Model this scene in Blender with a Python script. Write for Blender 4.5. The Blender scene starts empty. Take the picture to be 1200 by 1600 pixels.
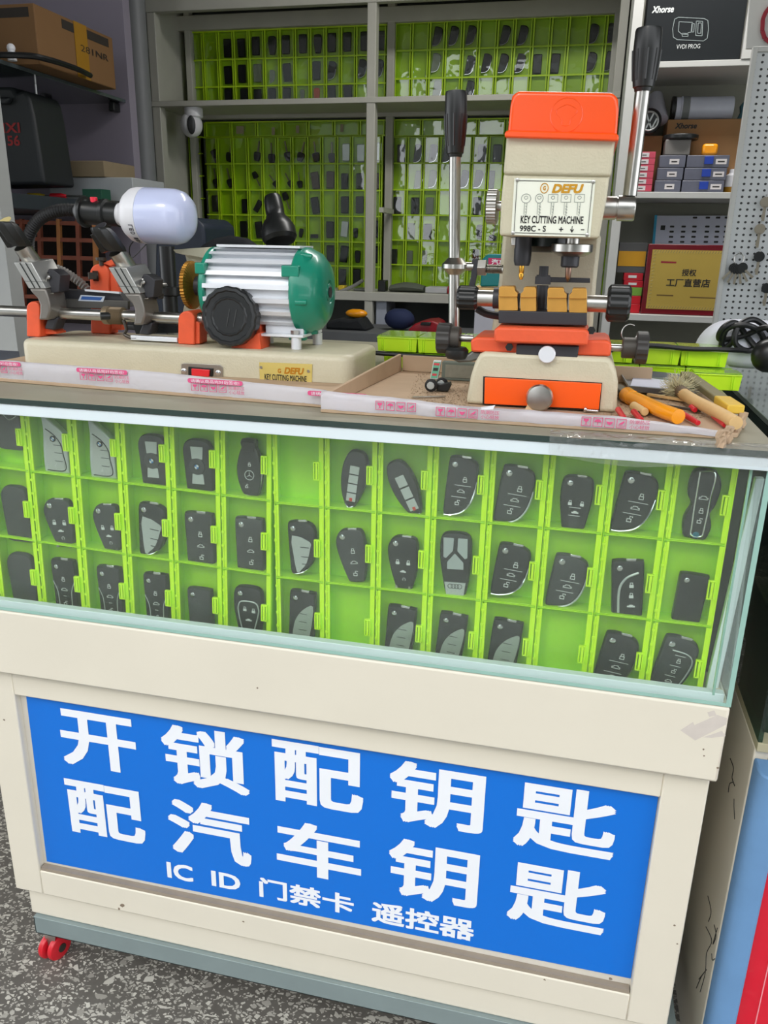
import bpy, bmesh, math, random
import numpy as np
from mathutils import Vector, Matrix, noise
random.seed(7)
S = bpy.context.scene
COL = S.collection
# ---------------- camera ----------------
F = 1252.378
def _rot(y, pt, r):
    cy, sy, cp, sp, cr, sr = math.cos(y), math.sin(y), math.cos(pt), math.sin(pt), math.cos(r), math.sin(r)
    fwd = np.array([sy*cp, cy*cp, -sp]); right = np.array([cy, -sy, 0.0]); up = np.cross(right, fwd)
    return np.array([cr*right+sr*up, -(-sr*right+cr*up), fwd])
RR = _rot(-0.22639848, 0.32255928, 0.01985699)
CP = np.array([0.0, -1.0, 1.30])
cam = bpy.data.cameras.new('camera'); camo = bpy.data.objects.new('camera', cam); COL.objects.link(camo)
cam.sensor_fit = 'HORIZONTAL'; cam.sensor_width = 36.0; cam.lens = 36.0*F/1200.0
cam.clip_start = 0.02; cam.clip_end = 200
M = Matrix.Identity(4)
for i in range(3):
    M[i][0] = RR[0][i]; M[i][1] = -RR[1][i]; M[i][2] = -RR[2][i]; M[i][3] = CP[i]
camo.matrix_world = M
S.camera = camo
# ---------------- light ----------------
FL = -0.045   # floor level
W = bpy.data.worlds.new('sky'); S.world = W; W.use_nodes = True
wn = W.node_tree; wb = wn.nodes['Background']
wb.inputs[0].default_value = (0.93, 0.96, 1.0, 1); wb.inputs[1].default_value = 2.7
sunl = bpy.data.lights.new('sun', 'SUN'); sunl.energy = 0.5; sunl.angle = math.radians(6); sunl.color = (1.0, 0.94, 0.84)
suno = bpy.data.objects.new('sun', sunl); COL.objects.link(suno)
suno.rotation_euler = Vector((0.35, 1.0, -0.95)).to_track_quat('-Z', 'Y').to_euler()
cl_l = bpy.data.lights.new('added_fill_lamp', 'AREA'); cl_l.shape = 'RECTANGLE'; cl_l.size = 1.2; cl_l.size_y = 0.3; cl_l.energy = 24; cl_l.color = (1.0, 0.98, 0.95)
cl_o = bpy.data.objects.new('added_fill_light', cl_l); COL.objects.link(cl_o); cl_o.location = (0.1, 1.6, 2.70)   # added fill light, unseen overhead, to brighten the dim shop interior
S.view_settings.view_transform = 'Standard'; S.view_settings.look = 'None'
S.view_settings.exposure = 0.0; S.view_settings.gamma = 1.0; S.view_settings.use_curve_mapping = False
S.cycles.transparent_max_bounces = 24; S.cycles.max_bounces = 8; S.cycles.diffuse_bounces = 4; S.cycles.glossy_bounces = 4
S.cycles.sample_clamp_indirect = 6.0
S.cycles.caustics_reflective = False; S.cycles.caustics_refractive = False

# ---------------- measuring helpers: a pixel of the photograph to a point at a given depth ----------------
def ray(u, v): return RR.T @ np.array([u-600.0, v-800.0, F])
def at(u, v, y):
    d = ray(u, v); return Vector(CP + d*(y-CP[1])/d[1])
def atz(u, v, z):
    d = ray(u, v); return Vector(CP + d*(z-CP[2])/d[2])
def atx(u, v, x):
    d = ray(u, v); return Vector(CP + d*(x-CP[0])/d[0])
def mpp(u, v, y):
    p = np.array(at(u, v, y)); return float((RR @ (p-CP))[2])/F

# ---------------- materials ----------------
def lin(c):
    c = c/255.0
    return c/12.92 if c <= 0.04045 else ((c+0.055)/1.055)**2.4
MATS = {}
def mat(name, rgb, rough=0.5, metal=0.0, var=0.08, scale=30.0, bump=0.0, bscale=200.0, spec=0.5, coat=0.0, ani=None, trans=0.0):
    if name in MATS: return MATS[name]
    m = bpy.data.materials.new(name); m.use_nodes = True; nt = m.node_tree; n = nt.nodes; l = nt.links
    b = n['Principled BSDF']
    c = [lin(x) for x in rgb]
    tc = n.new('ShaderNodeTexCoord'); no = n.new('ShaderNodeTexNoise'); no.inputs['Scale'].default_value = scale; no.inputs['Detail'].default_value = 5
    l.new(tc.outputs['Object'], no.inputs['Vector'])
    mx = n.new('ShaderNodeMix'); mx.data_type = 'RGBA'
    mx.inputs['A'].default_value = (*[x*(1-var) for x in c], 1); mx.inputs['B'].default_value = (*[min(1, x*(1+var)) for x in c], 1)
    l.new(no.outputs['Fac'], mx.inputs['Factor']); l.new(mx.outputs['Result'], b.inputs['Base Color'])
    b.inputs['Roughness'].default_value = rough; b.inputs['Metallic'].default_value = metal
    b.inputs['Specular IOR Level'].default_value = spec; b.inputs['Coat Weight'].default_value = coat
    if trans: b.inputs['Transmission Weight'].default_value = trans
    if bump > 0:
        n2 = n.new('ShaderNodeTexNoise'); n2.inputs['Scale'].default_value = bscale; n2.inputs['Detail'].default_value = 3
        l.new(tc.outputs['Object'], n2.inputs['Vector'])
        bp = n.new('ShaderNodeBump'); bp.inputs['Strength'].default_value = bump; bp.inputs['Distance'].default_value = 0.002
        l.new(n2.outputs['Fac'], bp.inputs['Height']); l.new(bp.outputs['Normal'], b.inputs['Normal'])
    MATS[name] = m; return m
def clear(name, tint=(1, 1, 1), refl=1.45, rough=0.02, wave=0.0, wscale=6.0, haze=0.0, hazecol=(0.9, 0.95, 0.95)):
    """clear sheet: transparent with fresnel gloss, a little surface haze and waviness"""
    if name in MATS: return MATS[name]
    m = bpy.data.materials.new(name); m.use_nodes = True; nt = m.node_tree; n = nt.nodes; l = nt.links
    for x in list(n): n.remove(x)
    out = n.new('ShaderNodeOutputMaterial'); tr = n.new('ShaderNodeBsdfTransparent'); tr.inputs[0].default_value = (*tint, 1)
    gl = n.new('ShaderNodeBsdfGlossy'); gl.inputs['Roughness'].default_value = rough
    fr = n.new('ShaderNodeFresnel'); geo = n.new('ShaderNodeNewGeometry'); io = n.new('ShaderNodeMapRange')  # same reflectance from either side of the sheet
    io.inputs['To Min'].default_value = refl; io.inputs['To Max'].default_value = 1/refl
    l.new(geo.outputs['Backfacing'], io.inputs['Value']); l.new(io.outputs[0], fr.inputs['IOR'])
    df = n.new('ShaderNodeBsdfDiffuse'); df.inputs[0].default_value = (*hazecol, 1)
    mh = n.new('ShaderNodeMixShader'); l.new(tr.outputs[0], mh.inputs[1]); l.new(df.outputs[0], mh.inputs[2]); 
    tc = n.new('ShaderNodeTexCoord'); no = n.new('ShaderNodeTexNoise'); no.inputs['Scale'].default_value = 9; no.inputs['Detail'].default_value = 4
    l.new(tc.outputs['Object'], no.inputs['Vector'])
    mr = n.new('ShaderNodeMapRange'); mr.inputs['From Min'].default_value = 0.3; mr.inputs['From Max'].default_value = 0.7
    mr.inputs['To Min'].default_value = haze*0.7; mr.inputs['To Max'].default_value = haze*1.3
    l.new(no.outputs['Fac'], mr.inputs['Value']); l.new(mr.outputs[0], mh.inputs[0])
    mg = n.new('ShaderNodeMixShader'); l.new(fr.outputs[0], mg.inputs[0]); l.new(mh.outputs[0], mg.inputs[1]); l.new(gl.outputs[0], mg.inputs[2])
    if wave > 0:
        n2 = n.new('ShaderNodeTexNoise'); n2.inputs['Scale'].default_value = wscale; n2.inputs['Detail'].default_value = 2
        l.new(tc.outputs['Object'], n2.inputs['Vector'])
        bp = n.new('ShaderNodeBump'); bp.inputs['Strength'].default_value = wave; bp.inputs['Distance'].default_value = 0.01
        l.new(n2.outputs['Fac'], bp.inputs['Height']); l.new(bp.outputs['Normal'], gl.inputs['Normal']); l.new(bp.outputs['Normal'], fr.inputs['Normal'])
    l.new(mg.outputs[0], out.inputs[0])
    MATS[name] = m; return m

cream = mat('cream paint', (224, 217, 200), 0.45, var=0.05, scale=7, bump=0.12, bscale=30)
cream2 = mat('hammered cream enamel', (203, 196, 170), 0.38, var=0.06, scale=40, bump=0.35, bscale=320)
blue = mat('sign blue vinyl', (0, 112, 214), 0.28, var=0.03, scale=3)
signwhite = mat('white vinyl', (240, 243, 248), 0.4, var=0.02)
orange = mat('orange enamel', (250, 88, 12), 0.35, var=0.05, scale=60, bump=0.1, bscale=200)
orange2 = mat('dusty orange enamel', (232, 92, 52), 0.5, var=0.14, scale=50, bump=0.1, bscale=200)
lime = mat('lime plastic', (180, 238, 34), 0.32, var=0.05, scale=15, spec=0.5)
limeb = mat('lime plastic bright', (206, 252, 44), 0.3, var=0.05, scale=15)
limeback = mat('lime plastic dusty', (165, 205, 10), 0.4, var=0.12, scale=6)
limeback2 = mat('lime plastic rim', (185, 222, 30), 0.4, var=0.1, scale=6)
black = mat('black plastic', (26, 28, 28), 0.35, var=0.2, scale=40)
fobblack = mat('fob black', (34, 37, 36), 0.38, var=0.15, scale=60, bump=0.1, bscale=500)
fobgrey = mat('fob dark grey', (58, 60, 60), 0.45, var=0.15, scale=60)
rubber = mat('black rubber', (22, 22, 23), 0.6, var=0.2)
steel = mat('brushed steel', (190, 188, 182), 0.28, 1.0, var=0.12, scale=50)
chrome = mat('chrome', (225, 226, 228), 0.1, 1.0, var=0.04)
darksteel = mat('oily dark steel', (72, 66, 60), 0.42, 0.6, var=0.3, scale=60)
blacksteel = mat('blackened steel', (58, 58, 62), 0.45, 0.3, var=0.2)
brass = mat('brass jaws', (214, 160, 78), 0.38, 0.75, var=0.15, scale=50)
brasswheel = mat('worn brass', (170, 122, 50), 0.4, 0.8, var=0.25, scale=80)
alu = mat('cast aluminium', (232, 235, 240), 0.38, 0.25, var=0.06)
silverp = mat('silver plastic', (196, 202, 200), 0.32, 0.35, var=0.05)
green = mat('green enamel', (18, 138, 112), 0.33, var=0.12, scale=30, coat=0.3)
white = mat('white plastic', (232, 232, 236), 0.35, var=0.03)
iconm = mat('printed white icon', (222, 226, 224), 0.6, var=0.02)
iconr = mat('printed red icon', (205, 70, 55), 0.6, var=0.02)
red = mat('red plastic', (205, 28, 42), 0.35, var=0.1)
card = mat('cardboard', (186, 160, 132), 0.85, var=0.12, scale=25, bump=0.2, bscale=60)
cardd = mat('brown carton', (150, 112, 70), 0.85, var=0.1, scale=8, bump=0.1, bscale=60)
tape = mat('printed white packing tape', (238, 236, 240), 0.35, var=0.05, scale=12, bump=0.3, bscale=40)
pink = mat('pink print', (222, 84, 134), 0.5, var=0.1, scale=80)
greyframe = mat('grey painted timber', (190, 189, 178), 0.6, var=0.12, scale=9, bump=0.2, bscale=60)
galv = mat('galvanised angle steel', (138, 152, 152), 0.55, 0.25, var=0.12, scale=12)
lampglass = mat('frosted lamp diffuser', (206, 214, 246), 0.22, var=0.01, coat=0.4)
textdark = mat('printed black', (34, 32, 30), 0.6, var=0.05)
gold = mat('gold plate', (212, 178, 84), 0.3, 0.6, var=0.12, scale=10)
wood = mat('pale wood handle', (214, 178, 122), 0.6, var=0.2, scale=30, bump=0.1)
bristle = mat('pale bristle', (206, 198, 160), 0.8, var=0.2)

# ---------------- mesh helpers ----------------
ORG = {}
def tag(o, label=None, cat=None, group=None, kind=None):
    if label: o['label'] = label
    if cat: o['category'] = cat
    if group: o['group'] = group
    if kind: o['kind'] = kind
    return o
def thing(name, label, cat, loc, group=None):
    o = bpy.data.objects.new(name, None); COL.objects.link(o); o.location = Vector(loc); o.empty_display_size = 0.02
    ORG[o.name] = Vector(loc)
    return tag(o, label, cat, group)
def frame_of(d):
    d = Vector(d).normalized(); a = Vector((0, 0, 1)) if abs(d.z) < 0.9 else Vector((1, 0, 0))
    x = a.cross(d).normalized(); return x, d.cross(x).normalized(), d
class MB:
    def __init__(s): s.bm = bmesh.new()
    def poly(s, pts):
        try: return s.bm.faces.new([s.bm.verts.new(Vector(p)) for p in pts])
        except Exception: return None
    def rings(s, rings, caps=(True, True), closed=True):
        vs = [[s.bm.verts.new(Vector(p)) for p in r] for r in rings]
        n = len(vs[0])
        for a, b in zip(vs[:-1], vs[1:]):
            for i in range(n if closed else n-1):
                s.bm.faces.new((a[i], a[(i+1) % n], b[(i+1) % n], b[i]))
        if caps[0] and n > 2: s.bm.faces.new(list(reversed(vs[0])))
        if caps[1] and n > 2: s.bm.faces.new(vs[-1])
        return s
    def box(s, a, b):
        x0, y0, z0 = [min(p, q) for p, q in zip(a, b)]; x1, y1, z1 = [max(p, q) for p, q in zip(a, b)]
        return s.rings([[(x0, y0, z0), (x1, y0, z0), (x1, y1, z0), (x0, y1, z0)], [(x0, y0, z1), (x1, y0, z1), (x1, y1, z1), (x0, y1, z1)]])
    def bar(s, p, q, w, h, up=(0, 0, 1)):
        p, q = Vector(p), Vector(q); d = (q-p).normalized(); x = d.cross(Vector(up)).normalized(); z = x.cross(d).normalized()
        r = [x*(w/2)+z*(h/2), -x*(w/2)+z*(h/2), -x*(w/2)-z*(h/2), x*(w/2)-z*(h/2)]
        return s.rings([[p+k for k in r], [q+k for k in r]])
    def prism(s, pts, dy):
        """closed polygon (world points) pushed back along +y"""
        d = Vector((0, dy, 0)) if not isinstance(dy, (tuple, Vector)) else Vector(dy)
        pts = [Vector(p) for p in pts]
        return s.rings([pts, [p+d for p in pts]])
    def cyl(s, p, q, r, r2=None, seg=24, caps=(True, True)):
        p, q = Vector(p), Vector(q); r2 = r if r2 is None else r2; x, y, d = frame_of(q-p)
        ring = lambda c, rr: [c + (x*math.cos(2*math.pi*i/seg) + y*math.sin(2*math.pi*i/seg))*rr for i in range(seg)]
        return s.rings([ring(p, r), ring(q, r2)], caps)
    def lathe(s, p, axis, prof, seg=32, caps=(True, True), ridge=0, rd=0.0):
        """prof: list of (distance along axis, radius)"""
        p = Vector(p); x, y, d = frame_of(axis); rs = []
        for t, r in prof:
            rs.append([p + d*t + (x*math.cos(2*math.pi*i/seg) + y*math.sin(2*math.pi*i/seg))*max(1e-5, r*(1-(rd if ridge and (i*ridge//seg*2) != (i*ridge*2//seg) else 0))) for i in range(seg)])
        return s.rings(rs, caps)
    def tube(s, pts, r, seg=10, ripple=0.0, step=None):
        P = [Vector(p) for p in pts]; Q = []
        n = len(P)
        for i in range(n-1):
            p0, p1, p2, p3 = P[max(i-1, 0)], P[i], P[i+1], P[min(i+2, n-1)]
            k = 8 if step is None else max(2, int((p2-p1).length/step))
            for j in range(k):
                t = j/k; t2 = t*t; t3 = t2*t
                Q.append(0.5*((2*p1)+(-p0+p2)*t+(2*p0-5*p1+4*p2-p3)*t2+(-p0+3*p1-3*p2+p3)*t3))
        Q.append(P[-1]); rs = []; up = None
        for i, c in enumerate(Q):
            d = (Q[min(i+1, len(Q)-1)]-Q[max(i-1, 0)]).normalized()
            if up is None: up = frame_of(d)[0]
            x = (up - d*up.dot(d)).normalized(); y = d.cross(x); up = x
            rr = r*(1-(ripple if i % 2 else 0))
            rs.append([c+(x*math.cos(2*math.pi*k/seg)+y*math.sin(2*math.pi*k/seg))*rr for k in range(seg)])
        return s.rings(rs)
    def ball(s, c, r, seg=16, sc=(1, 1, 1)):
        c = Vector(c); n = seg//2
        rs = []
        for i in range(1, n):
            a = math.pi*i/n
            rs.append([c+Vector((math.cos(2*math.pi*k/seg)*math.sin(a)*r*sc[0], math.sin(2*math.pi*k/seg)*math.sin(a)*r*sc[1], -math.cos(a)*r*sc[2])) for k in range(seg)])
        return s.rings(rs)
    def build(s, name, m, parent=None, label=None, bevel=0.0, smooth=True, local=False, cat=None, kind=None, group=None, seg=2, angle=35, origin=None):
        bmesh.ops.recalc_face_normals(s.bm, faces=s.bm.faces)
        me = bpy.data.meshes.new(name); s.bm.to_mesh(me); s.bm.free()
        if not local:
            if origin is None:
                co = [v.co for v in me.vertices]
                lo = Vector([min(c[i] for c in co) for i in range(3)]); hi = Vector([max(c[i] for c in co) for i in range(3)])
                origin = Vector(((lo.x+hi.x)/2, (lo.y+hi.y)/2, lo.z))
            me.transform(Matrix.Translation(-origin))
        else: origin = Vector((0, 0, 0))
        me.materials.append(m)
        o = bpy.data.objects.new(name, me); COL.objects.link(o)
        if parent is not None:
            o.parent = parent; o.location = origin - (ORG.get(parent.name, Vector((0, 0, 0))) if not local else Vector((0, 0, 0)))
        else: o.location = origin
        ORG[o.name] = origin.copy()
        if bevel > 0:
            bv = o.modifiers.new('bevel', 'BEVEL'); bv.width = bevel; bv.segments = seg; bv.limit_method = 'ANGLE'; bv.angle_limit = math.radians(angle); bv.harden_normals = False
        if smooth:
            for p in me.polygons: p.use_smooth = True
            me.set_sharp_from_angle(angle=math.radians(angle))
        return tag(o, label, cat, group, kind)

def smoothloop(pts, k=4):
    P = [Vector((p[0], 0, p[1])) for p in pts]; n = len(P); out = []
    for i in range(n):
        p0, p1, p2, p3 = P[i-1], P[i], P[(i+1) % n], P[(i+2) % n]
        for j in range(k):
            t = j/k; t2 = t*t; t3 = t2*t
            out.append(0.5*((2*p1)+(-p0+p2)*t+(2*p0-5*p1+4*p2-p3)*t2+(-p0+3*p1-3*p2+p3)*t3))
    return out
def rrect(cx, cz, w, h, r, y=0, k=4):
    out = []
    for sx, sz, a0 in ((1, 1, 0), (-1, 1, 90), (-1, -1, 180), (1, -1, 270)):
        for j in range(k+1):
            a = math.radians(a0+90*j/k); out.append(Vector((cx+sx*(w/2-r)+r*math.cos(a), y, cz+sz*(h/2-r)+r*math.sin(a))))
    return out

TXT = {}
def glyphs(body, bold=0.0, shear=0.0):
    key = (body, bold, shear); bold2 = bold
    if key not in TXT:
        c = bpy.data.curves.new('t', 'FONT'); c.body = body; c.offset = 0; c.shear = shear; c.resolution_u = 3
        o = bpy.data.objects.new('t', c); COL.objects.link(o)
        dg = bpy.context.evaluated_depsgraph_get(); dg.update()
        me = bpy.data.meshes.new_from_object(o.evaluated_get(dg))
        V0 = [(v.co.x, v.co.y) for v in me.vertices]; F0 = [tuple(p.vertices) for p in me.polygons]; V, FF, LY = list(V0), list(F0), [0]*len(V0)
        for k in range(8 if bold2 else 0):   # heavier strokes: the same letter laid again a hair to each side
            dx_, dy_ = ((1, 0), (1, 1), (0, 1), (-1, 1), (-1, 0), (-1, -1), (0, -1), (1, -1))[k]; n0 = len(V); V += [(x+dx_*bold2, y+dy_*bold2) for x, y in V0]; FF += [tuple(i+n0 for i in f) for f in F0]; LY += [k+1]*len(V0)
        bpy.data.objects.remove(o); bpy.data.curves.remove(c); bpy.data.meshes.remove(me)
        xs = [v[0] for v in V]; ys = [v[1] for v in V]
        x0, x1, y0, y1 = min(xs), max(xs), min(ys), max(ys)
        TXT[key] = ([((x-x0)/(x1-x0), (y-y0)/(y1-y0), q) for (x, y), q in zip(V, LY)], FF)
    return TXT[key]
def text_quad(mb, body, o, r, u, bold=0.0, shear=0.0):
    """lay text into the parallelogram with corner o (lower left), right vector r and up vector u"""
    V, FF = glyphs(body, bold, shear); o, r, u = Vector(o), Vector(r), Vector(u)
    nn = r.cross(u).normalized()*0.00002
    vs = [mb.bm.verts.new(o+r*a+u*b+nn*q) for a, b, q in V]
    for f in FF:
        try: mb.bm.faces.new([vs[i] for i in f])
        except Exception: pass
def text_px(mb, body, u0, v0, u1, v1, y, bold=0.0, shear=0.0):
    uc, vc = (u0+u1)/2, (v0+v1)/2
    L, Rr = at(u0, vc, y), at(u1, vc, y); T, B = at(uc, v0, y), at(uc, v1, y)
    text_quad(mb, body, Vector((L.x, y, B.z)), Vector((Rr.x-L.x, 0, 0)), Vector((0, 0, T.z-B.z)), bold, shear)
def text_build(mb, name, m, parent, label=None, local=False):
    # give the lettering a hair of thickness so it is not a bare sheet
    fs = list(mb.bm.faces)
    bmesh.ops.recalc_face_normals(mb.bm, faces=fs)
    return mb.build(name, m, parent, label=label, smooth=False, local=local)
def ppx(pts, y): return [at(u, v, y) for u, v in pts]
# ================= SETTING =================
def struct(name, mb, m, **k): return mb.build(name, m, kind='structure', **k)
def floor_mat():
    m = bpy.data.materials.new('terrazzo'); m.use_nodes = True; n = m.node_tree.nodes; l = m.node_tree.links; b = n['Principled BSDF']
    tc = n.new('ShaderNodeTexCoord')
    base = n.new('ShaderNodeTexNoise'); base.inputs['Scale'].default_value = 40; base.inputs['Detail'].default_value = 6; l.new(tc.outputs['Object'], base.inputs['Vector'])
    cr = n.new('ShaderNodeMix'); cr.data_type = 'RGBA'; cr.inputs['A'].default_value = (0.088, 0.080, 0.070, 1); cr.inputs['B'].default_value = (0.15, 0.14, 0.122, 1)
    l.new(base.outputs['Fac'], cr.inputs['Factor']); prev = cr.outputs['Result']
    wob = n.new('ShaderNodeTexNoise'); wob.inputs['Scale'].default_value = 60; l.new(tc.outputs['Object'], wob.inputs['Vector'])
    wa = n.new('ShaderNodeVectorMath'); wa.operation = 'MULTIPLY_ADD'; l.new(wob.outputs['Color'], wa.inputs[0]); wa.inputs[1].default_value = (.008, .008, 0); l.new(tc.outputs['Object'], wa.inputs[2])
    for sc, th, lo in ((170, 0.34, 0.10), (95, 0.40, 0.12), (52, 0.30, 0.16)):
        mp = n.new('ShaderNodeMapping'); mp.inputs['Rotation'].default_value = (0, 0, sc*.37); mp.inputs['Scale'].default_value = (1, 1.35, 1); l.new(wa.outputs[0], mp.inputs['Vector'])
        v = n.new('ShaderNodeTexVoronoi'); v.voronoi_dimensions = '2D'; v.inputs['Scale'].default_value = sc; l.new(mp.outputs[0], v.inputs['Vector'])
        e = n.new('ShaderNodeTexVoronoi'); e.voronoi_dimensions = '2D'; e.feature = 'DISTANCE_TO_EDGE'; e.inputs['Scale'].default_value = sc; l.new(mp.outputs[0], e.inputs['Vector'])
        sp = n.new('ShaderNodeSeparateColor'); l.new(v.outputs['Color'], sp.inputs[0])
        a = n.new('ShaderNodeMath'); a.operation = 'LESS_THAN'; l.new(sp.outputs[0], a.inputs[0]); a.inputs[1].default_value = th
        rs = n.new('ShaderNodeMath'); rs.operation = 'MULTIPLY_ADD'; l.new(sp.outputs[1], rs.inputs[0]); rs.inputs[1].default_value = 0.18; rs.inputs[2].default_value = lo
        d = n.new('ShaderNodeMath'); d.operation = 'GREATER_THAN'; l.new(e.outputs['Distance'], d.inputs[0]); l.new(rs.outputs[0], d.inputs[1])
        k = n.new('ShaderNodeMath'); k.operation = 'MULTIPLY'; l.new(a.outputs[0], k.inputs[0]); l.new(d.outputs[0], k.inputs[1])
        mx = n.new('ShaderNodeMix'); mx.data_type = 'RGBA'; l.new(k.outputs[0], mx.inputs['Factor']); l.new(prev, mx.inputs['A'])
        ch = n.new('ShaderNodeMix'); ch.data_type = 'RGBA'; ch.inputs['A'].default_value = (0.28, 0.265, 0.23, 1); ch.inputs['B'].default_value = (0.56, 0.54, 0.47, 1)
        l.new(sp.outputs[2], ch.inputs['Factor']); l.new(ch.outputs['Result'], mx.inputs['B']); prev = mx.outputs['Result']
    l.new(prev, b.inputs['Base Color']); b.inputs['Roughness'].default_value = 0.42
    return m
wallm = mat('grey white wall paint', (148, 141, 156), 0.7, var=0.05, scale=3)
shopwall = mat('dim shop wall', (110, 114, 112), 0.8, var=0.08, scale=3)
ceilm = mat('shop ceiling', (120, 120, 116), 0.8, var=0.05)
outside = mat('added street block', (92, 96, 94), 0.8, var=0.2, scale=0.7)
struct('floor', MB().box((-7, -14, FL-0.1), (6, 3.6, FL)), floor_mat(), smooth=False)
struct('wall_back', MB().box((-4, 3.3, FL), (4, 3.4, 2.75)), shopwall, smooth=False)
struct('wall_left', MB().box((-3.1, 0.9, FL), (-3.0, 3.3, 2.75)), shopwall, smooth=False)
struct('wall_right', MB().box((2.2, 0.9, FL), (2.3, 3.3, 2.75)), shopwall, smooth=False)
struct('ceiling', MB().box((-4, -0.9, 2.75), (4, 3.4, 2.85)), ceilm, smooth=False)  # shop ceiling, its front run out unseen past the counter to cut sky light
# unseen blocks added across the street, gapped so sky reflects in the back lids
struct('wall_added_street', MB().box((-22, -13, -0.1), (-3.7, -12, 7)), outside, smooth=False)
struct('wall_added_street_far', MB().box((-1.3, -13, -0.1), (18, -12, 6)), outside, smooth=False)
# pale partition behind the left shelves, with the grey pipe at its edge
p = at(198, 100, 2.15)
struct('wall_partition', MB().box((-3.0, 2.15, FL), (p.x, 2.2, 2.75)), wallm, smooth=False)
pt = MB(); q = at(222, 200, 2.3); pt.cyl((q.x, 2.3, FL), (q.x, 2.3, 2.75), 0.045, seg=20); q2 = at(208, 200, 2.25); pt.box((q2.x-0.02, 2.22, FL), (q2.x+0.01, 2.26, 2.75))
struct('trim_1', pt, mat('grey pipe paint', (120, 122, 124), 0.5, var=0.06))

# ================= COUNTER CABINET =================
ZF0, ZB1, ZB0 = 0.136, 0.730, 0.613
cab = thing('counter_cabinet', 'cream painted wooden counter cabinet with a blue sign on its front, standing on casters', 'counter', (-0.35, 0.2, 0.03))
XL, XR = -0.932, 0.2375
m_ = MB(); m_.box((XL-0.03, 0.0, ZB0), (XR+0.005, 0.0165, ZB1)); m_.box((XL-0.03, 0.0165, ZB0), (XL-0.012, 0.5, ZB1)); m_.box((XR-0.013, 0.0165, ZB0), (XR+0.005, 0.5, ZB1)); m_.box((XL-0.012, 0.485, ZB0), (XR-0.013, 0.5, ZB1)); m_.box((XL-0.012, 0.0165, 0.68), (XR-0.013, 0.485, 0.70)); m_.build('top_band', cream, cab, bevel=0.004)
# body shell: sides, back and a front made of a frame round the recessed board
fx0, fx1, fz0, fz1 = -0.874, 0.1765, 0.190, 0.561
b = MB()
b.box((XL, 0.02, ZF0), (fx0, 0.045, 0.62)); b.box((fx1, 0.02, ZF0), (XR, 0.045, 0.62)); b.box((fx0, 0.02, fz1), (fx1, 0.045, 0.62)); b.box((fx0, 0.02, ZF0), (fx1, 0.045, fz0))
b.box((XL+0.002, 0.043, ZF0), (XL+0.02, 0.48, 0.62)); b.box((XR-0.02, 0.043, ZF0), (XR-0.002, 0.48, 0.62)); b.box((XL+0.02, 0.46, ZF0), (XR-0.02, 0.478, 0.62)); b.box((XL+0.02, 0.0455, ZF0), (XR-0.02, 0.459, ZF0+0.015))
b.build('cabinet_body', cream, cab, bevel=0.0022)
MB().box((XL+0.018, 0.030, 0.0735), (XR-0.02, 0.46, 0.1352)).build('plinth', cream, cab, bevel=0.003)
brd = MB().box((fx0-0.008, 0.034, fz0-0.01), (fx1+0.002, 0.040, fz1+0.01)).build('recess_board', mat('recess board cream', (214, 208, 196), 0.5, var=0.05), cab)
MB().box((fx0+0.002, 0.022, fz0-0.0004), (fx1-0.002, 0.0335, fz0+0.007)).build('dirty_ledge', mat('grimy ledge', (150, 138, 122), 0.8, var=0.15), cab)
sg = MB().poly  # sign panel: a thin board in the recess
sb = MB(); P = [(-0.8600, 0.5555), (0.1755, 0.5555), (0.1755, 0.2115), (-0.8655, 0.2035)]
sb.prism([(x, 0.0315, z) for x, z in P], 0.0022); signo = sb.build('sign_panel', blue, cab, smooth=False)
tb = MB()
for t, q in (('开', (-.801, .542, -.658, .431)), ('锁', (-.610, .546, -.455, .429)), ('配', (-.414, .548, -.262, .432)), ('钥', (-.220, .547, -.071, .432)), ('匙', (-.024, .545, .125, .427)),
             ('配', (-.806, .399, -.655, .286)), ('汽', (-.609, .400, -.457, .283)), ('车', (-.411, .397, -.264, .290)), ('钥', (-.218, .401, -.072, .286)), ('匙', (-.024, .398, .126, .283))):
    text_quad(tb, t, (q[0], 0.0308, q[3]), (q[2]-q[0], 0, 0), (0, 0, q[1]-q[3]), bold=0.023)
for t, q in (('IC', (-.619, .260, -.569, .225)), ('ID', (-.534, .260, -.480, .227)), ('门禁卡', (-.445, .2665, -.276, .2245)), ('遥控器', (-.245, .265, -.073, .221))):
    text_quad(tb, t, (q[0], 0.0308, q[3]), (q[2]-q[0], 0, 0), (0, 0, q[1]-q[3]), bold=0.026)
text_build(tb, 'sign_lettering', signwhite, signo, label='white shop lettering on the blue sign')
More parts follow.
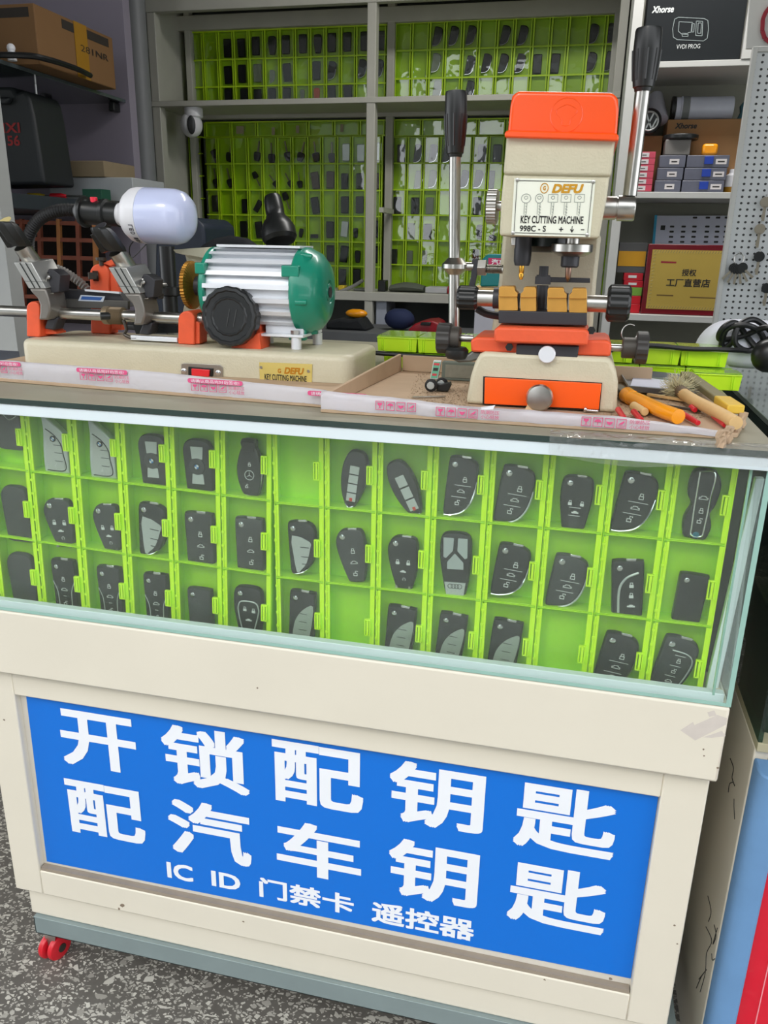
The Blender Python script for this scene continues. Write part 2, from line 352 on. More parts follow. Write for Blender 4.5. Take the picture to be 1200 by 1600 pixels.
# torn sticker residue on the band
st = MB(); st.prism(ppx([(1063, 1141), (1083, 1128), (1085, 1133), (1121, 1117), (1136, 1122), (1135, 1132), (1108, 1146), (1086, 1157)], -0.0002), 0.0012)
st.prism(ppx([(1098, 1152), (1128, 1142), (1134, 1150), (1112, 1153)], -0.0002), 0.0012)
st.prism(ppx([(1105, 1113), (1116, 1110), (1120, 1118), (1108, 1120)], -0.0002), 0.0012)
st.build('sticker_residue', mat('grey sticker residue', (206, 197, 188), 0.7, var=0.08, scale=60), cab, smooth=False)
ch = MB()
for u, v, w in ((1099, 1171, 2), (1100, 1181, 1.6), (1054, 1446, 2), (1058, 1475, 1.5), (191, 1415, 4), (186, 1420, 2.5), (380, 1440, 2), (954, 1530, 3), (851, 1531, 2), (6, 1125, 2), (402, 1075, 1.5), (1122, 1200, 2), (640, 1580, 2)):
    yy = -0.0004 if v < 1220 else (0.0196 if v < 1560 else 0.0376); c = at(u, v, yy); r = mpp(u, v, yy)*w
    ch.prism([c+Vector((math.cos(a)*r*random.uniform(.6, 1.3), 0, math.sin(a)*r*random.uniform(.5, 1.1))) for a in [k*math.pi/4 for k in range(8)]], 0.0008)
ch.build('paint_chips', mat('worn wood showing through', (132, 116, 98), 0.8, var=0.3, scale=80), cab, smooth=False, kind='stuff')
# angle steel trolley frame
an = MB()
for (a, c) in (((-0.905, 0.022, 0.034), (XR+0.03, 0.025, 0.0735)), ((-0.905, 0.482, 0.034), (XR+0.03, 0.485, 0.0735)), ((-0.905, 0.022, 0.034), (XR+0.03, 0.058, 0.037)), ((-0.905, 0.45, 0.034), (XR+0.03, 0.485, 0.037)),
               ((-0.905, 0.022, 0.0345), (-0.902, 0.485, 0.073)), ((XR+0.027, 0.022, 0.0345), (XR+0.03, 0.485, 0.073)), ((-0.904, 0.024, 0.066), (XR+0.029, 0.484, 0.0732))):
    an.box(a, c)
an.build('angle_steel_frame', galv, cab, bevel=0.0008)
def caster(x, y):
    Z0 = FL+.0262
    f = MB(); f.box((x-0.024, y-0.02, 0.0305), (x+0.024, y+0.03, 0.0338)); f.cyl((x, y, 0.018), (x, y, 0.031), 0.016)
    for s in (-1, 1): f.prism([(x-0.012, y+s*0.0125-0.001, 0.022), (x+0.014, y+s*0.0125-0.001, 0.022), (x+0.004, y+s*0.0125-0.001, Z0-.008), (x-0.008, y+s*0.0125-0.001, Z0-.008)], 0.002)
    c = f.build('caster', steel, cab, bevel=0.0005)
    for s in (-1, 1):
        w = MB(); w.lathe((x+s*0.010-0.0075, y, Z0), (1, -.25, 0), [(0, 0.018), (0.002, 0.0245), (0.0045, 0.0262), (0.0105, 0.0262), (0.013, 0.0245), (0.015, 0.018)], 28); w.build('caster_wheel', red, c)
    h = MB().cyl((x-0.019, y+.004, Z0), (x+0.019, y-.004, Z0), 0.0085); h.build('wheel_hub', darksteel, c)
cp_ = at(86, 1470, 0.05)
for x in (cp_.x, 0.215):
    for y in (0.05, 0.455): caster(x, y)

# ================= GLASS DISPLAY CASE =================
glass = clear('window glass', tint=(0.955, 0.985, 0.965), refl=1.36, rough=0.0, haze=0.02, hazecol=(0.85, 0.9, 0.88))
gedge = mat('green glass edge', (150, 190, 178), 0.15, var=0.15, scale=20, coat=0.5)
gdark = mat('dark glass edge', (38, 58, 54), 0.15, var=0.35, scale=14, coat=0.5)
ZG0, ZG1 = 0.7302, 1.070
GX0, GX1 = XL-0.03, 0.242
case = thing('display_case', 'glass topped display case full of lime key boxes on top of the cream counter', 'display case', (-0.35, 0.3, ZG0))
MB().box((GX0, 0.001, ZG0+0.001), (GX1-0.0065, 0.0065, ZG1)).build('front_pane', glass, case, smooth=False)
MB().box((GX1-0.006, 0.001, ZG0+0.001), (GX1, 0.5, ZG1)).build('side_pane', glass, case, smooth=False)
MB().box((GX1-0.0062, 0.0002, ZG0+0.001), (GX1+0.0004, 0.0009, ZG1)).build('pane_corner_edge', gedge, case, smooth=False)
MB().box((GX1-0.0235, 0.0068, ZG0+0.012), (GX1-0.0205, 0.0105, ZG1-0.01)).build('silicone_seam', gedge, case, smooth=False)
MB().box((GX0, 0.0005, ZG0+0.001), (GX1, 0.0009, ZG0+0.006)).build('pane_lower_edge', gedge, case, smooth=False)
MB().box((GX0, -0.006, ZG1+0.0005), (0.2465, 0.88, ZG1+0.0085)).build('top_pane', mat('dusty glass top', (150, 146, 126), 0.5, var=0.12, scale=14), case, bevel=0.0005)
MB().box((GX0, -0.0068, ZG1+0.0008), (0.2465, -0.0061, ZG1+0.0082)).build('top_pane_edge', gdark, case, smooth=False)
stripm = mat('pale aluminium strip', (222, 234, 238), 0.4, var=0.05, scale=12)
MB().box((GX0, -0.0042, ZG1-0.0165), (GX1, 0.0008, ZG1-0.0003)).build('upper_strip', stripm, case, bevel=0.001)
MB().box((GX0, 0.0072, ZG0+0.001), (GX1-0.008, 0.020, ZG0+0.015)).build('lower_strip', stripm, case, bevel=0.001)
s_ = MB(); y_ = 0.05
A, B_, C_, D_ = at(1181, 748, y_), at(1195, 748, y_), at(1120, 1086, y_), at(1101, 1084, y_)
for k in (A, B_): k.z = min(k.z, ZG1-0.015)
s_.prism([A, B_, C_, D_], 0.012); s_.build('leaning_corner_strip', stripm, case, bevel=0.001)
MB().box((GX0, 0.09, ZG0+0.002), (GX1-0.008, 0.096, ZG1-0.002)).build('inner_back_board', mat('dark inner board', (62, 66, 62), 0.5, var=0.15), case)
# clear wrapping film crumpled along the top front edge
film = clear('clear packing film', tint=(0.98, 0.98, 0.98), refl=1.5, rough=0.06, wave=0.9, wscale=40, haze=0.10, hazecol=(0.85, 0.85, 0.83))
fm = MB(); nx, nz = 60, 8; vs = []
for j in range(nz):
    row = []
    for i in range(nx):
        x = -0.02+0.27*i/(nx-1); t = j/(nz-1)
        nn = noise.noise(Vector((x*60, j*0.8, 3)))
        if t < 0.45: p = Vector((x, -0.0095-0.002*abs(nn), ZG1-0.016-0.006*math.sin(x*22)+0.026*(t/0.45)*(1+0.1*nn)))
        else: p = Vector((x, -0.009+0.028*((t-.45)/.55), ZG1+0.0105+0.0025*abs(nn)))
        row.append(fm.bm.verts.new(p))
    vs.append(row)
for a, b2 in zip(vs[:-1], vs[1:]):
    for i in range(nx-1): fm.bm.faces.new((a[i], a[i+1], b2[i+1], b2[i]))
bmesh.ops.solidify(fm.bm, geom=fm.bm.faces[:], thickness=0.0002)
fm.build('wrapping_film', film, case, label='crumpled clear film over the top front edge')

# ================= LIME ORGANISERS =================
PX, PZ = 0.0775, 0.1172
lidm = clear('clear lid plastic', tint=(0.98, 0.985, 0.98), refl=1.26, rough=0.03, wave=0.12, wscale=18, haze=0.008, hazecol=(0.9, 0.95, 0.85))
def organiser(name, label, ncol, ox, oz, rot, cols0=0, pitch=PX):
    """ox, oz: world position of the top left latch; compartments hang off a root turned by rot about the y axis"""
    root = thing(name, label, 'parts organiser', (ox, 0.045, oz)); root.rotation_euler = (0, rot, 0)
    protos = None
    for r in range(3):
        for c in range(cols0, ncol):
            cx, cz = c*pitch, -r*PZ
            if protos is None:
                b = MB(); x0, x1, z0, z1 = -0.0672, 0.0100, -0.0540, 0.0628
                b.box((x0, 0.028, z0), (x1, 0.030, z1))
                b.box((x0, 0.002, z0), (x1, 0.0279, z0+0.0016)); b.box((x0, 0.002, z1-0.0016), (x1, 0.0279, z1))
                b.box((x0, 0.002, z0+0.0017), (x0+0.0016, 0.0279, z1-0.0017)); b.box((x1-0.0016, 0.002, z0+0.0017), (x1, 0.0279, z1-0.0017))
                body = b.build('compartment', lime, root, local=True, bevel=0.0004, smooth=False)
                h = MB()
                h.cyl((x0+0.0030, 0.000, z0+0.003), (x0+0.0030, 0.000, z1-0.003), 0.0013, seg=10); h.box((x0+0.0045, -0.0005, z0+0.002), (x0+0.0080, 0.0018, z1-0.002))
                for k in range(5): h.box((x0+0.0008, -0.0022, z0+0.014+k*0.022), (x0+0.0050, -0.0010, z0+0.018+k*0.022))
                h2 = MB(); h2.box((x1-0.0075, 0.0003, z0+0.002), (x1-0.0004, 0.0018, z1-0.002)); h2.box((x1-0.0018, -0.001, z0), (x1-0.0004, 0.002, z1)); hr = h2.build('closing_rail', limeb, body, local=True, smooth=False)
                hh = h.build('hinge_rail', limeb, body, local=True, smooth=True)
                k = MB(); k.box((-0.0047, -0.0045, -0.0135), (-0.0028, 0.0005, 0.0135)); k.box((0.0028, -0.0045, -0.0135), (0.0047, 0.0005, 0.0135)); k.box((-0.0028, -0.0045, 0.0115), (0.0028, 0.0005, 0.0135)); k.box((-0.0028, -0.0045, -0.0135), (0.0028, 0.0005, -0.0115)); k.box((-0.0012, -0.0055, -0.0115), (0.0020, -0.0015, 0.0115))
                kk = k.build('latch', limeb, body, local=True, bevel=0.0004)
                l = MB().box((x0+0.0085, -0.0008, z0+0.002), (x1-0.0078, 0.0002, z1-0.002))
                ll = l.build('clear_lid', lidm, body, local=True, smooth=False)
                protos = (body, hh, hr, kk, ll); body.location = (cx, 0, cz); body.scale = (pitch/PX, 1, 1)
            else:
                nb = protos[0].copy(); COL.objects.link(nb); nb.parent = root; nb.location = (cx, 0, cz)
                for q in protos[1:]: d = q.copy(); COL.objects.link(d); d.parent = nb
    return root
organiser('parts_organiser', 'lime green organiser of hinged boxes in the left half of the display case', 6, -0.8165, 1.0085, math.radians(1.75), cols0=-1, pitch=0.0798)
organiser('parts_organiser', 'lime green organiser of hinged boxes filling the right half of the display case', 8, -0.339, 0.994, math.radians(0.05))

# ================= CAR KEYS IN THE CASE =================
OUT = {
 'curve': [(-.36, .49), (.05, .5), (.38, .44), (.5, .32), (.5, .1), (.44, -.1), (.32, -.29), (.12, -.42), (-.2, -.49), (-.46, -.5), (-.48, -.2), (-.46, .2), (-.44, .42)],
 'rect': [(-.40, .49), (0, .5), (.40, .49), (.48, .44), (.48, 0), (.46, -.44), (.40, -.49), (0, -.5), (-.38, -.49), (-.46, -.44), (-.47, 0), (-.48, .42)],
 'round': [(-.34, .48), (0, .5), (.34, .48), (.49, .38), (.5, .1), (.44, -.2), (.36, -.44), (.24, -.5), (-.18, -.5), (-.32, -.46), (-.42, -.2), (-.5, .1), (-.48, .38)],
 'taper': [(-.42, .40), (-.20, .5), (.25, .5), (.42, .44), (.48, .2), (.46, -.12), (.34, -.44), (.24, -.5), (-.12, -.5), (-.22, -.45), (-.40, -.1), (-.5, .22)],
 'oval': [(-.05, .5), (.28, .46), (.46, .25), (.46, -.02), (.30, -.32), (.08, -.5), (-.16, -.47), (-.36, -.28), (-.46, -.02), (-.44, .25), (-.28, .45)],
 'knife': [(-.42, .5), (-.30, .5), (.40, .20), (.5, .05), (.5, -.42), (.44, -.49), (-.40, -.5), (-.5, -.45), (-.48, -.1), (-.40, .25)],
 'benz': [(-.28, .5), (.22, .5), (.25, .38), (.34, .28), (.44, .05), (.42, -.25), (.30, -.46), (.18, -.5), (-.16, -.5), (-.32, -.44), (-.46, -.2), (-.48, .05), (-.36, .28), (-.28, .38)],
 'waist': [(-.36, .47), (0, .5), (.30, .47), (.50, .30), (.46, .05), (.34, -.10), (.46, -.28), (.36, -.47), (.1, -.5), (-.12, -.47), (-.34, -.44), (-.42, -.2), (-.28, 0), (-.42, .12), (-.46, .30)],
 'pebble': [(-.30, .48), (0, .5), (.30, .48), (.46, .38), (.50, .1), (.50, -.4), (.42, -.49), (0, -.5), (-.36, -.49), (-.42, -.4), (-.46, 0), (-.48, .34)],
}
def icon(mb, kind, x, z, s, y):
    def bx(a, b2, c, d): mb.box((x+a*s, y, z+b2*s), (x+c*s, y+0.0003, z+d*s))
    if kind == 'lock' or kind == 'open':
        bx(-.5, -.6, .5, -.45); bx(-.5, .05, .5, .2); bx(-.5, -.45, -.36, .05); bx(.36, -.45, .5, .05)
        o = .35 if kind == 'open' else 0
        bx(-.34+o, .2, -.2+o, .7); bx(.2+o, .45 if kind == 'open' else .2, .34+o, .7); bx(-.34+o, .6, .34+o, .74)
    elif kind == 'lockf':
        bx(-.5, -.6, .5, .15); bx(-.34, .15, -.2, .7); bx(.2, .15, .34, .7); bx(-.34, .6, .34, .74)
    elif kind == 'car':
        bx(-.9, -.3, .9, -.18); bx(-.9, -.18, -.76, .1); bx(.76, -.18, .9, .1); bx(-.9, .05, -.45, .18); bx(.45, .05, .9, .18); bx(-.5, .18, -.38, .42); bx(.38, .18, .5, .42); bx(-.5, .36, .5, .48)
    elif kind == 'carf':
        bx(-.9, -.3, .9, .1); bx(-.45, .1, .45, .38)
    elif kind == 'arc':
        for k in range(7):
            a = math.radians(-40+k*45); mb.box((x+math.cos(a)*.45*s-.09*s, y, z+math.sin(a)*.45*s-.09*s), (x+math.cos(a)*.45*s+.09*s, y+0.0003, z+math.sin(a)*.45*s+.09*s))
    elif kind == 'line': mb.box((x-s, y, z-0.00035), (x+s, y+0.0003, z+0.00035))
def fob(cx, cy, w, h, shape, label, tilt=0.0, style='buttons', body=None, yb=0.056, th=0.013, dim=False, group='car key fobs in the glass display case'):
    """cx, cy, w, h in photo pixels on the plane of the boxes; builds the fob at its true size there"""
    y0 = yb; c = at(cx, cy, y0); mx = abs(at(cx+10, cy, y0).x-at(cx-10, cy, y0).x)/20; mz = abs(at(cx, cy+10, y0).z-at(cx, cy-10, y0).z)/20
    w, h = w*mx*0.98, h*mz*0.99; t = th
    pts = [Vector((p.x*w, 0, p.z*h)) for p in smoothloop(OUT[shape], 3)]
    b = MB(); sc = lambda s, y: [Vector((p.x*s, y, p.z*s+(0))) for p in pts]
    b.rings([sc(0.94, t), sc(1.0, t*0.8), sc(1.0, t*0.3), sc(0.965, t*0.08), sc(0.90, 0)])
    o = b.build('car_key_fob', body or (fobgrey if dim else fobblack), local=True, angle=24)
    o.location = (c.x, y0-0.004, c.z); o.rotation_euler = (0, math.radians(tilt), 0); tag(o, label, 'car key', group)
    ORG[o.name] = Vector((0, 0, 0))
    FY = -0.0004
    def panel(P, m, name, y=FY, k=2, th2=0.0012, lab=None):
        q = MB(); L = [Vector((a.x*w, y, a.z*h)) for a in smoothloop(P, k)] if k > 1 else [Vector((a*w, y, b3*h)) for a, b3 in P]
        q.prism(L, th2); return q.build(name, m, o, local=True, label=lab)
    def band(P, wd, m, name, y=FY-0.0003, closed=False):
        q = MB(); V = [Vector((a*w, y+0.0006, b3*h)) for a, b3 in P]
        if closed: V.append(V[0])
        q.tube(V, wd, seg=6, step=0.002); return q.build(name, m, o, local=True)
    ic = MB(); used = False; s = w*0.13
    IY = FY-0.0002
    flip = style in ('buttons', 'gm', 'silver', 'leaf', 'sides', 'loop', 'plainflip', 'sweep', 'toy', 'buttons2')
    if flip:
        q = MB(); q.lathe(Vector((-.24*w, 0.001, .37*h)), (0, -1, 0), [(0, .085*w), (.0016, .085*w), (.0022, .06*w)], 16); q.build('pivot_pin', chrome, o, local=True)
        if style != 'plainflip':
            q = MB(); q.box((-.05*w, 0.002, .485*h), (.24*w, .006, .525*h)); q.build('blade_tip', chrome, o, local=True, bevel=.0003)
    if style == 'buttons':
        for k, z in enumerate((.13, -.07, -.27)):
            icon(ic, ('lock', 'car', 'open')[k], (.12-.09*k)*w, z*h, s, IY)
        ic.bm.normal_update(); icon(ic, 'line', .07*w, .03*h, .26*w, IY); icon(ic, 'line', -.02*w, -.17*h, .24*w, IY); used = True
        band([(.50, .12), (.45, -.10), (.33, -.29), (.12, -.43), (-.2, -.50), (-.45, -.51)], .0014, chrome if not dim else silverp, 'chrome_trim', y=0.001)
    elif style == 'buttons2':
        for k, z in enumerate((.10, -.12, -.33)): icon(ic, ('lock', 'car', 'open')[k], .05*w, z*h, s, IY)
        used = True
    elif style == 'gm':
        icon(ic, 'lockf', -.16*w, .02*h, s*.9, IY); icon(ic, 'lockf', .18*w, .02*h, s*.9, IY); icon(ic, 'carf', .02*w, -.15*h, s*.8, IY); icon(ic, 'arc', .06*w, -.3*h, s*.8, IY); used = True
        for sx in (-.2, .22):
            q = MB(); q.box((sx*w-.02*w, 0.0, -.5*h), (sx*w+.05*w, 0.006, -.43*h)); q.build('lower_clip', steel, o, local=True)
    elif style == 'toy':
        icon(ic, 'lockf', -.17*w, .02*h, s*.9, IY); icon(ic, 'lockf', .2*w, .02*h, s*.9, IY); icon(ic, 'carf', .02*w, -.14*h, s*.9, IY)
        for z in (-.055, -.2): icon(ic, 'line', 0, z*h, .18*w, IY)
        used = True; panel([(-.15, -.22), (.15, -.22), (.1, -.46), (-.1, -.46)], fobgrey, 'lower_button', k=1)
        for sx in (-.25, .2):
            q = MB(); q.box((sx*w-.02*w, -0.0005, -.49*h), (sx*w+.06*w, 0.006, -.43*h)); q.build('lower_clip', steel, o, local=True)
    elif style == 'silver':
        panel([(-.30, .24), (.30, .12), (.30, 0), (.12, -.28), (-.10, -.42), (-.26, -.46), (-.32, -.1)], silverp, 'silver_button_panel', lab='silver button panel')
        for z in (.02, -.16, -.30): panel([(-.05, z+.006), (.26-abs(z)*.3, z-.006), (.26-abs(z)*.3, z-.02), (-.05, z-.006)], fobblack, 'button_gap', y=FY-.0004, k=1)
        band([(.46, .12), (.42, -.04), (.28, -.26), (.05, -.44), (-.2, -.5), (-.4, -.5)], .0015, chrome, 'chrome_trim', y=0.002)
    elif style == 'leaf':
        panel([(.42, .26), (.12, .20), (-.12, .06), (-.26, -.12), (-.30, -.44), (-.1, -.5), (.1, -.48), (.30, -.36), (.40, -.1)], mat('grey leaf panel', (168, 176, 168), .4, .2), 'silver_button_panel', k=3, lab='grey leaf-shaped button panel')
        for z in (.10, -.05, -.2, -.34): icon(ic, 'line', .08*w, z*h, .14*w, IY-.0008)
        me = None; used = 'dark'
    elif style == 'sides':
        for sx in (-1, 1): band([(sx*.44, .12), (sx*.30, -.04), (sx*.27, -.22), (sx*.26, -.46)], .0009, silverp, 'grey_side_line', y=FY)
        icon(ic, 'lock', 0, .16*h, s, IY); icon(ic, 'car', .0, -.02*h, s*1.1, IY); icon(ic, 'open', -.02*w, -.26*h, s, IY); icon(ic, 'line', 0, -.13*h, .07*w, IY); icon(ic, 'line', 0, -.37*h, .07*w, IY); used = True
    elif style == 'loop':
        band([(-.18, .28), (.22, .26), (.40, .16), (.36, -.06), (.20, -.32), (0, -.44), (-.3, -.46)], .0010, silverp, 'silver_outline')
        for k, z in enumerate((.12, -.06, -.24)): icon(ic, ('lock', 'open', 'car')[k], (.06-.05*k)*w, z*h, s*.8, IY); icon(ic, 'line', (.06-.05*k)*w, (z+.09)*h, .14*w, IY)
        used = True
    elif style == 'loop2':
        q = MB(); q.lathe(Vector((-.24*w, 0.001, .37*h)), (0, -1, 0), [(0, .085*w), (.0016, .085*w), (.0022, .06*w)], 16); q.build('pivot_pin', chrome, o, local=True)
        band([(-.34, .10), (-.22, .22), (.25, .22), (.38, .1), (.34, -.05), (.22, -.28), (.12, -.5)], .0011, silverp, 'silver_outline'); band([(-.34, .10), (-.30, -.1), (-.2, -.35), (-.16, -.5)], .0011, silverp, 'silver_outline')
        icon(ic, 'lockf', -.1*w, .08*h, s*.9, IY); icon(ic, 'lockf', .2*w, .06*h, s*.9, IY); icon(ic, 'carf', .02*w, -.12*h, s*.9, IY); icon(ic, 'lockf', .02*w, -.34*h, s*.8, IY); used = True
    elif style == 'sweep':
        band([(.32, .30), (.0, .22), (-.2, .08), (-.26, -.1), (-.26, -.40)], .0018, silverp, 'silver_sweep')
        for k, z in enumerate((.08, -.1, -.28)): icon(ic, ('lockf', 'lockf', 'carf')[k], .12*w, z*h, s, IY)
        used = True
    elif style == 'bmw':
        panel([(-.20, .37), (.22, .37), (.19, .14), (-.17, .14)], silverp, 'upper_silver_button', k=1, lab='upper silver button'); panel([(-.17, -.14), (.19, -.14), (.22, -.33), (-.20, -.33)], silverp, 'lower_silver_button', k=1, lab='lower silver button')
        q = MB(); q.lathe((0, .002, 0), (0, -1, 0), [(0, .27*w), (.0028, .27*w), (.0034, .24*w)], 28); q.build('centre_button', fobgrey, o, local=True)
        roundel(o, 0, 0, .12*w, -0.0016)
    elif style == 'bmwknife':
        panel([(-.26, .22), (.02, .14), (.24, 0), (.28, -.16), (.30, -.40), (-.34, -.42), (-.32, -.05)], mat('pale silver button face', (186, 190, 186), .4, .2), 'button_panel', k=2)
        for z in (.0, -.13, -.27): panel([(-.02, z+.004), (.28, z-.004), (.28, z-.014), (-.02, z-.006)], fobgrey, 'button_gap', y=FY-.0004, k=1)
        band([(-.28, .26), (.04, .16), (.27, .01), (.32, -.15), (.34, -.42), (-.36, -.44)], .0009, fobgrey, 'dark_outline')
        roundel(o, -.02*w, .1*h, .11*w, FY-.0006)
        icon(ic, 'open', -.02*w, -.35*h, s*.6, FY-.0006); used = True
    elif style == 'benz':
        band([(-.30, .22), (-.46, .0), (-.42, -.24), (-.22, -.46), (-.04, -.49)], .0016, chrome, 'chrome_trim', y=.002); band([(.30, .22), (.44, .02), (.40, -.24), (.22, -.46), (.04, -.49)], .0010, chrome, 'chrome_trim', y=.002)
        q = MB(); q.tube([(math.cos(a)*.17*w, FY, -.12*h+math.sin(a)*.17*w) for a in [k*math.pi/8 for k in range(17)]], .0005, seg=6, step=.004)
        for k in range(3):
            a = math.radians(90+120*k); d = Vector((math.cos(a), 0, math.sin(a))); n_ = Vector((-d.z, 0, d.x)); c0 = Vector((0, FY-.0003, -.12*h))
            q.prism([c0+n_*.0006, c0+d*.17*w, c0-n_*.0006], .0004)
        q.build('star_emblem', silverp, o, local=True); icon(ic, 'lock', .02*w, .07*h, s*.8, IY); icon(ic, 'open', -.12*w, -.32*h, s*.8, IY); used = True
        q = MB(); q.box((-.24*w, -.0006, .30*h), (.2*w, .002, .47*h)); q.build('emergency_key_cap', black, o, local=True, bevel=.0008)
    elif style == 'nissan':
        n4 = 4 if tilt >= 0 else 3
        for k in range(n4):
            z1 = .24-.17*k*(4/n4)*.93; z0 = z1-.145*(4/n4)*.95
            q = MB(); q.prism([Vector((a*w, FY, b3*h)) for a, b3 in ((-.17, z0), (.17, z0), (.17, z1), (-.17, z1))], .001); q.build('silver_button', silverp, o, local=True, bevel=.0004)
        q = MB(); q.box((-.05*w, FY-.0005, -.37*h), (.06*w, FY-.0002, -.31*h)); q.build('red_alarm_mark', iconr, o, local=True, smooth=False)
        band([(-.2, -.42), (-.04, -.49), (.12, -.45)], .0010, chrome, 'chrome_trim')
    elif style == 'audi':
        for k, P2 in enumerate(([(-.38, .42), (-.05, .42), (-.08, .22), (-.3, .1), (-.38, .12)], [(.08, .42), (.38, .42), (.38, .12), (.3, .1), (.06, .22)], [(-.02, .18), (.26, .04), (.26, -.07), (-.26, -.07), (-.26, .04)])):
            panel(P2, mat('pale grey audio button', (178, 186, 186), .45, .1), 'silver_button', k=1)
        panel([(-.34, -.28), (.34, -.28), (.28, -.48), (-.28, -.48)], silverp, 'silver_base_cap', k=1, y=-.0012, th2=.010, lab='silver base cap with four rings')
        q = MB()
        for k in range(4):
            q.tube([((-.15+.1*k)*w+math.cos(a)*.075*w, -.0014, -.34*h+math.sin(a)*.075*w) for a in [j*math.pi/6 for j in range(13)]], .0004, seg=5, step=.004)
        q.build('ring_emblem', black, o, local=True)
    elif style == 'waist':
        band([(-.22, .46), (.22, .46), (.24, .1), (.24, -.3), (.2, -.42), (-.1, -.42), (-.14, -.3), (-.18, 0)], .0010, chrome, 'chrome_outline', closed=True)
        panel([(-.2, .45), (.2, .45), (.2, .38), (-.2, .38)], fobgrey, 'key_ring_slot', k=1)
        icon(ic, 'car', .04*w, .11*h, s*1.2, IY); icon(ic, 'lock', .05*w, -.07*h, s, IY); icon(ic, 'open', .05*w, -.21*h, s, IY); used = True
        q = MB(); q.lathe((.04*w, .002, -.41*h), (0, -1, 0), [(0, .11*w), (.003, .10*w)], 20); q.build('blue_round_emblem', mat('dull blue emblem', (40, 110, 130), .4), o, local=True, label='blue round emblem')
    elif style == 'wing':
        band([(-.1, .22), (.1, .12), (.36, .2)], .0009, silverp, 'silver_wing_emblem')
    if used:
        ic.build('printed_icons', textdark if used == 'dark' else iconm, o, local=True, smooth=False)
    else: ic.bm.free()
    return o
def roundel(o, x, z, r, y):
    q = MB(); q.lathe((x, y+.001, z), (0, -1, 0), [(0, r), (.0012, r), (.0013, r*.98)], 24); em = q.build('round_emblem', black, o, local=True)
    wq, bq = MB(), MB()
    for k in range(4):
        a0 = k*math.pi/2; P = [Vector((x, y-.0005, z))]+[Vector((x+math.cos(a0+j*math.pi/12)*r*.62, y-.0005, z+math.sin(a0+j*math.pi/12)*r*.62)) for j in range(7)]
        (wq if k % 2 == 0 else bq).prism(P, .0003)
    wq.build('white_quarter', iconm, em, local=True, smooth=False); bq.build('blue_quarter', mat('emblem blue', (70, 130, 190), .4), em, local=True, smooth=False)
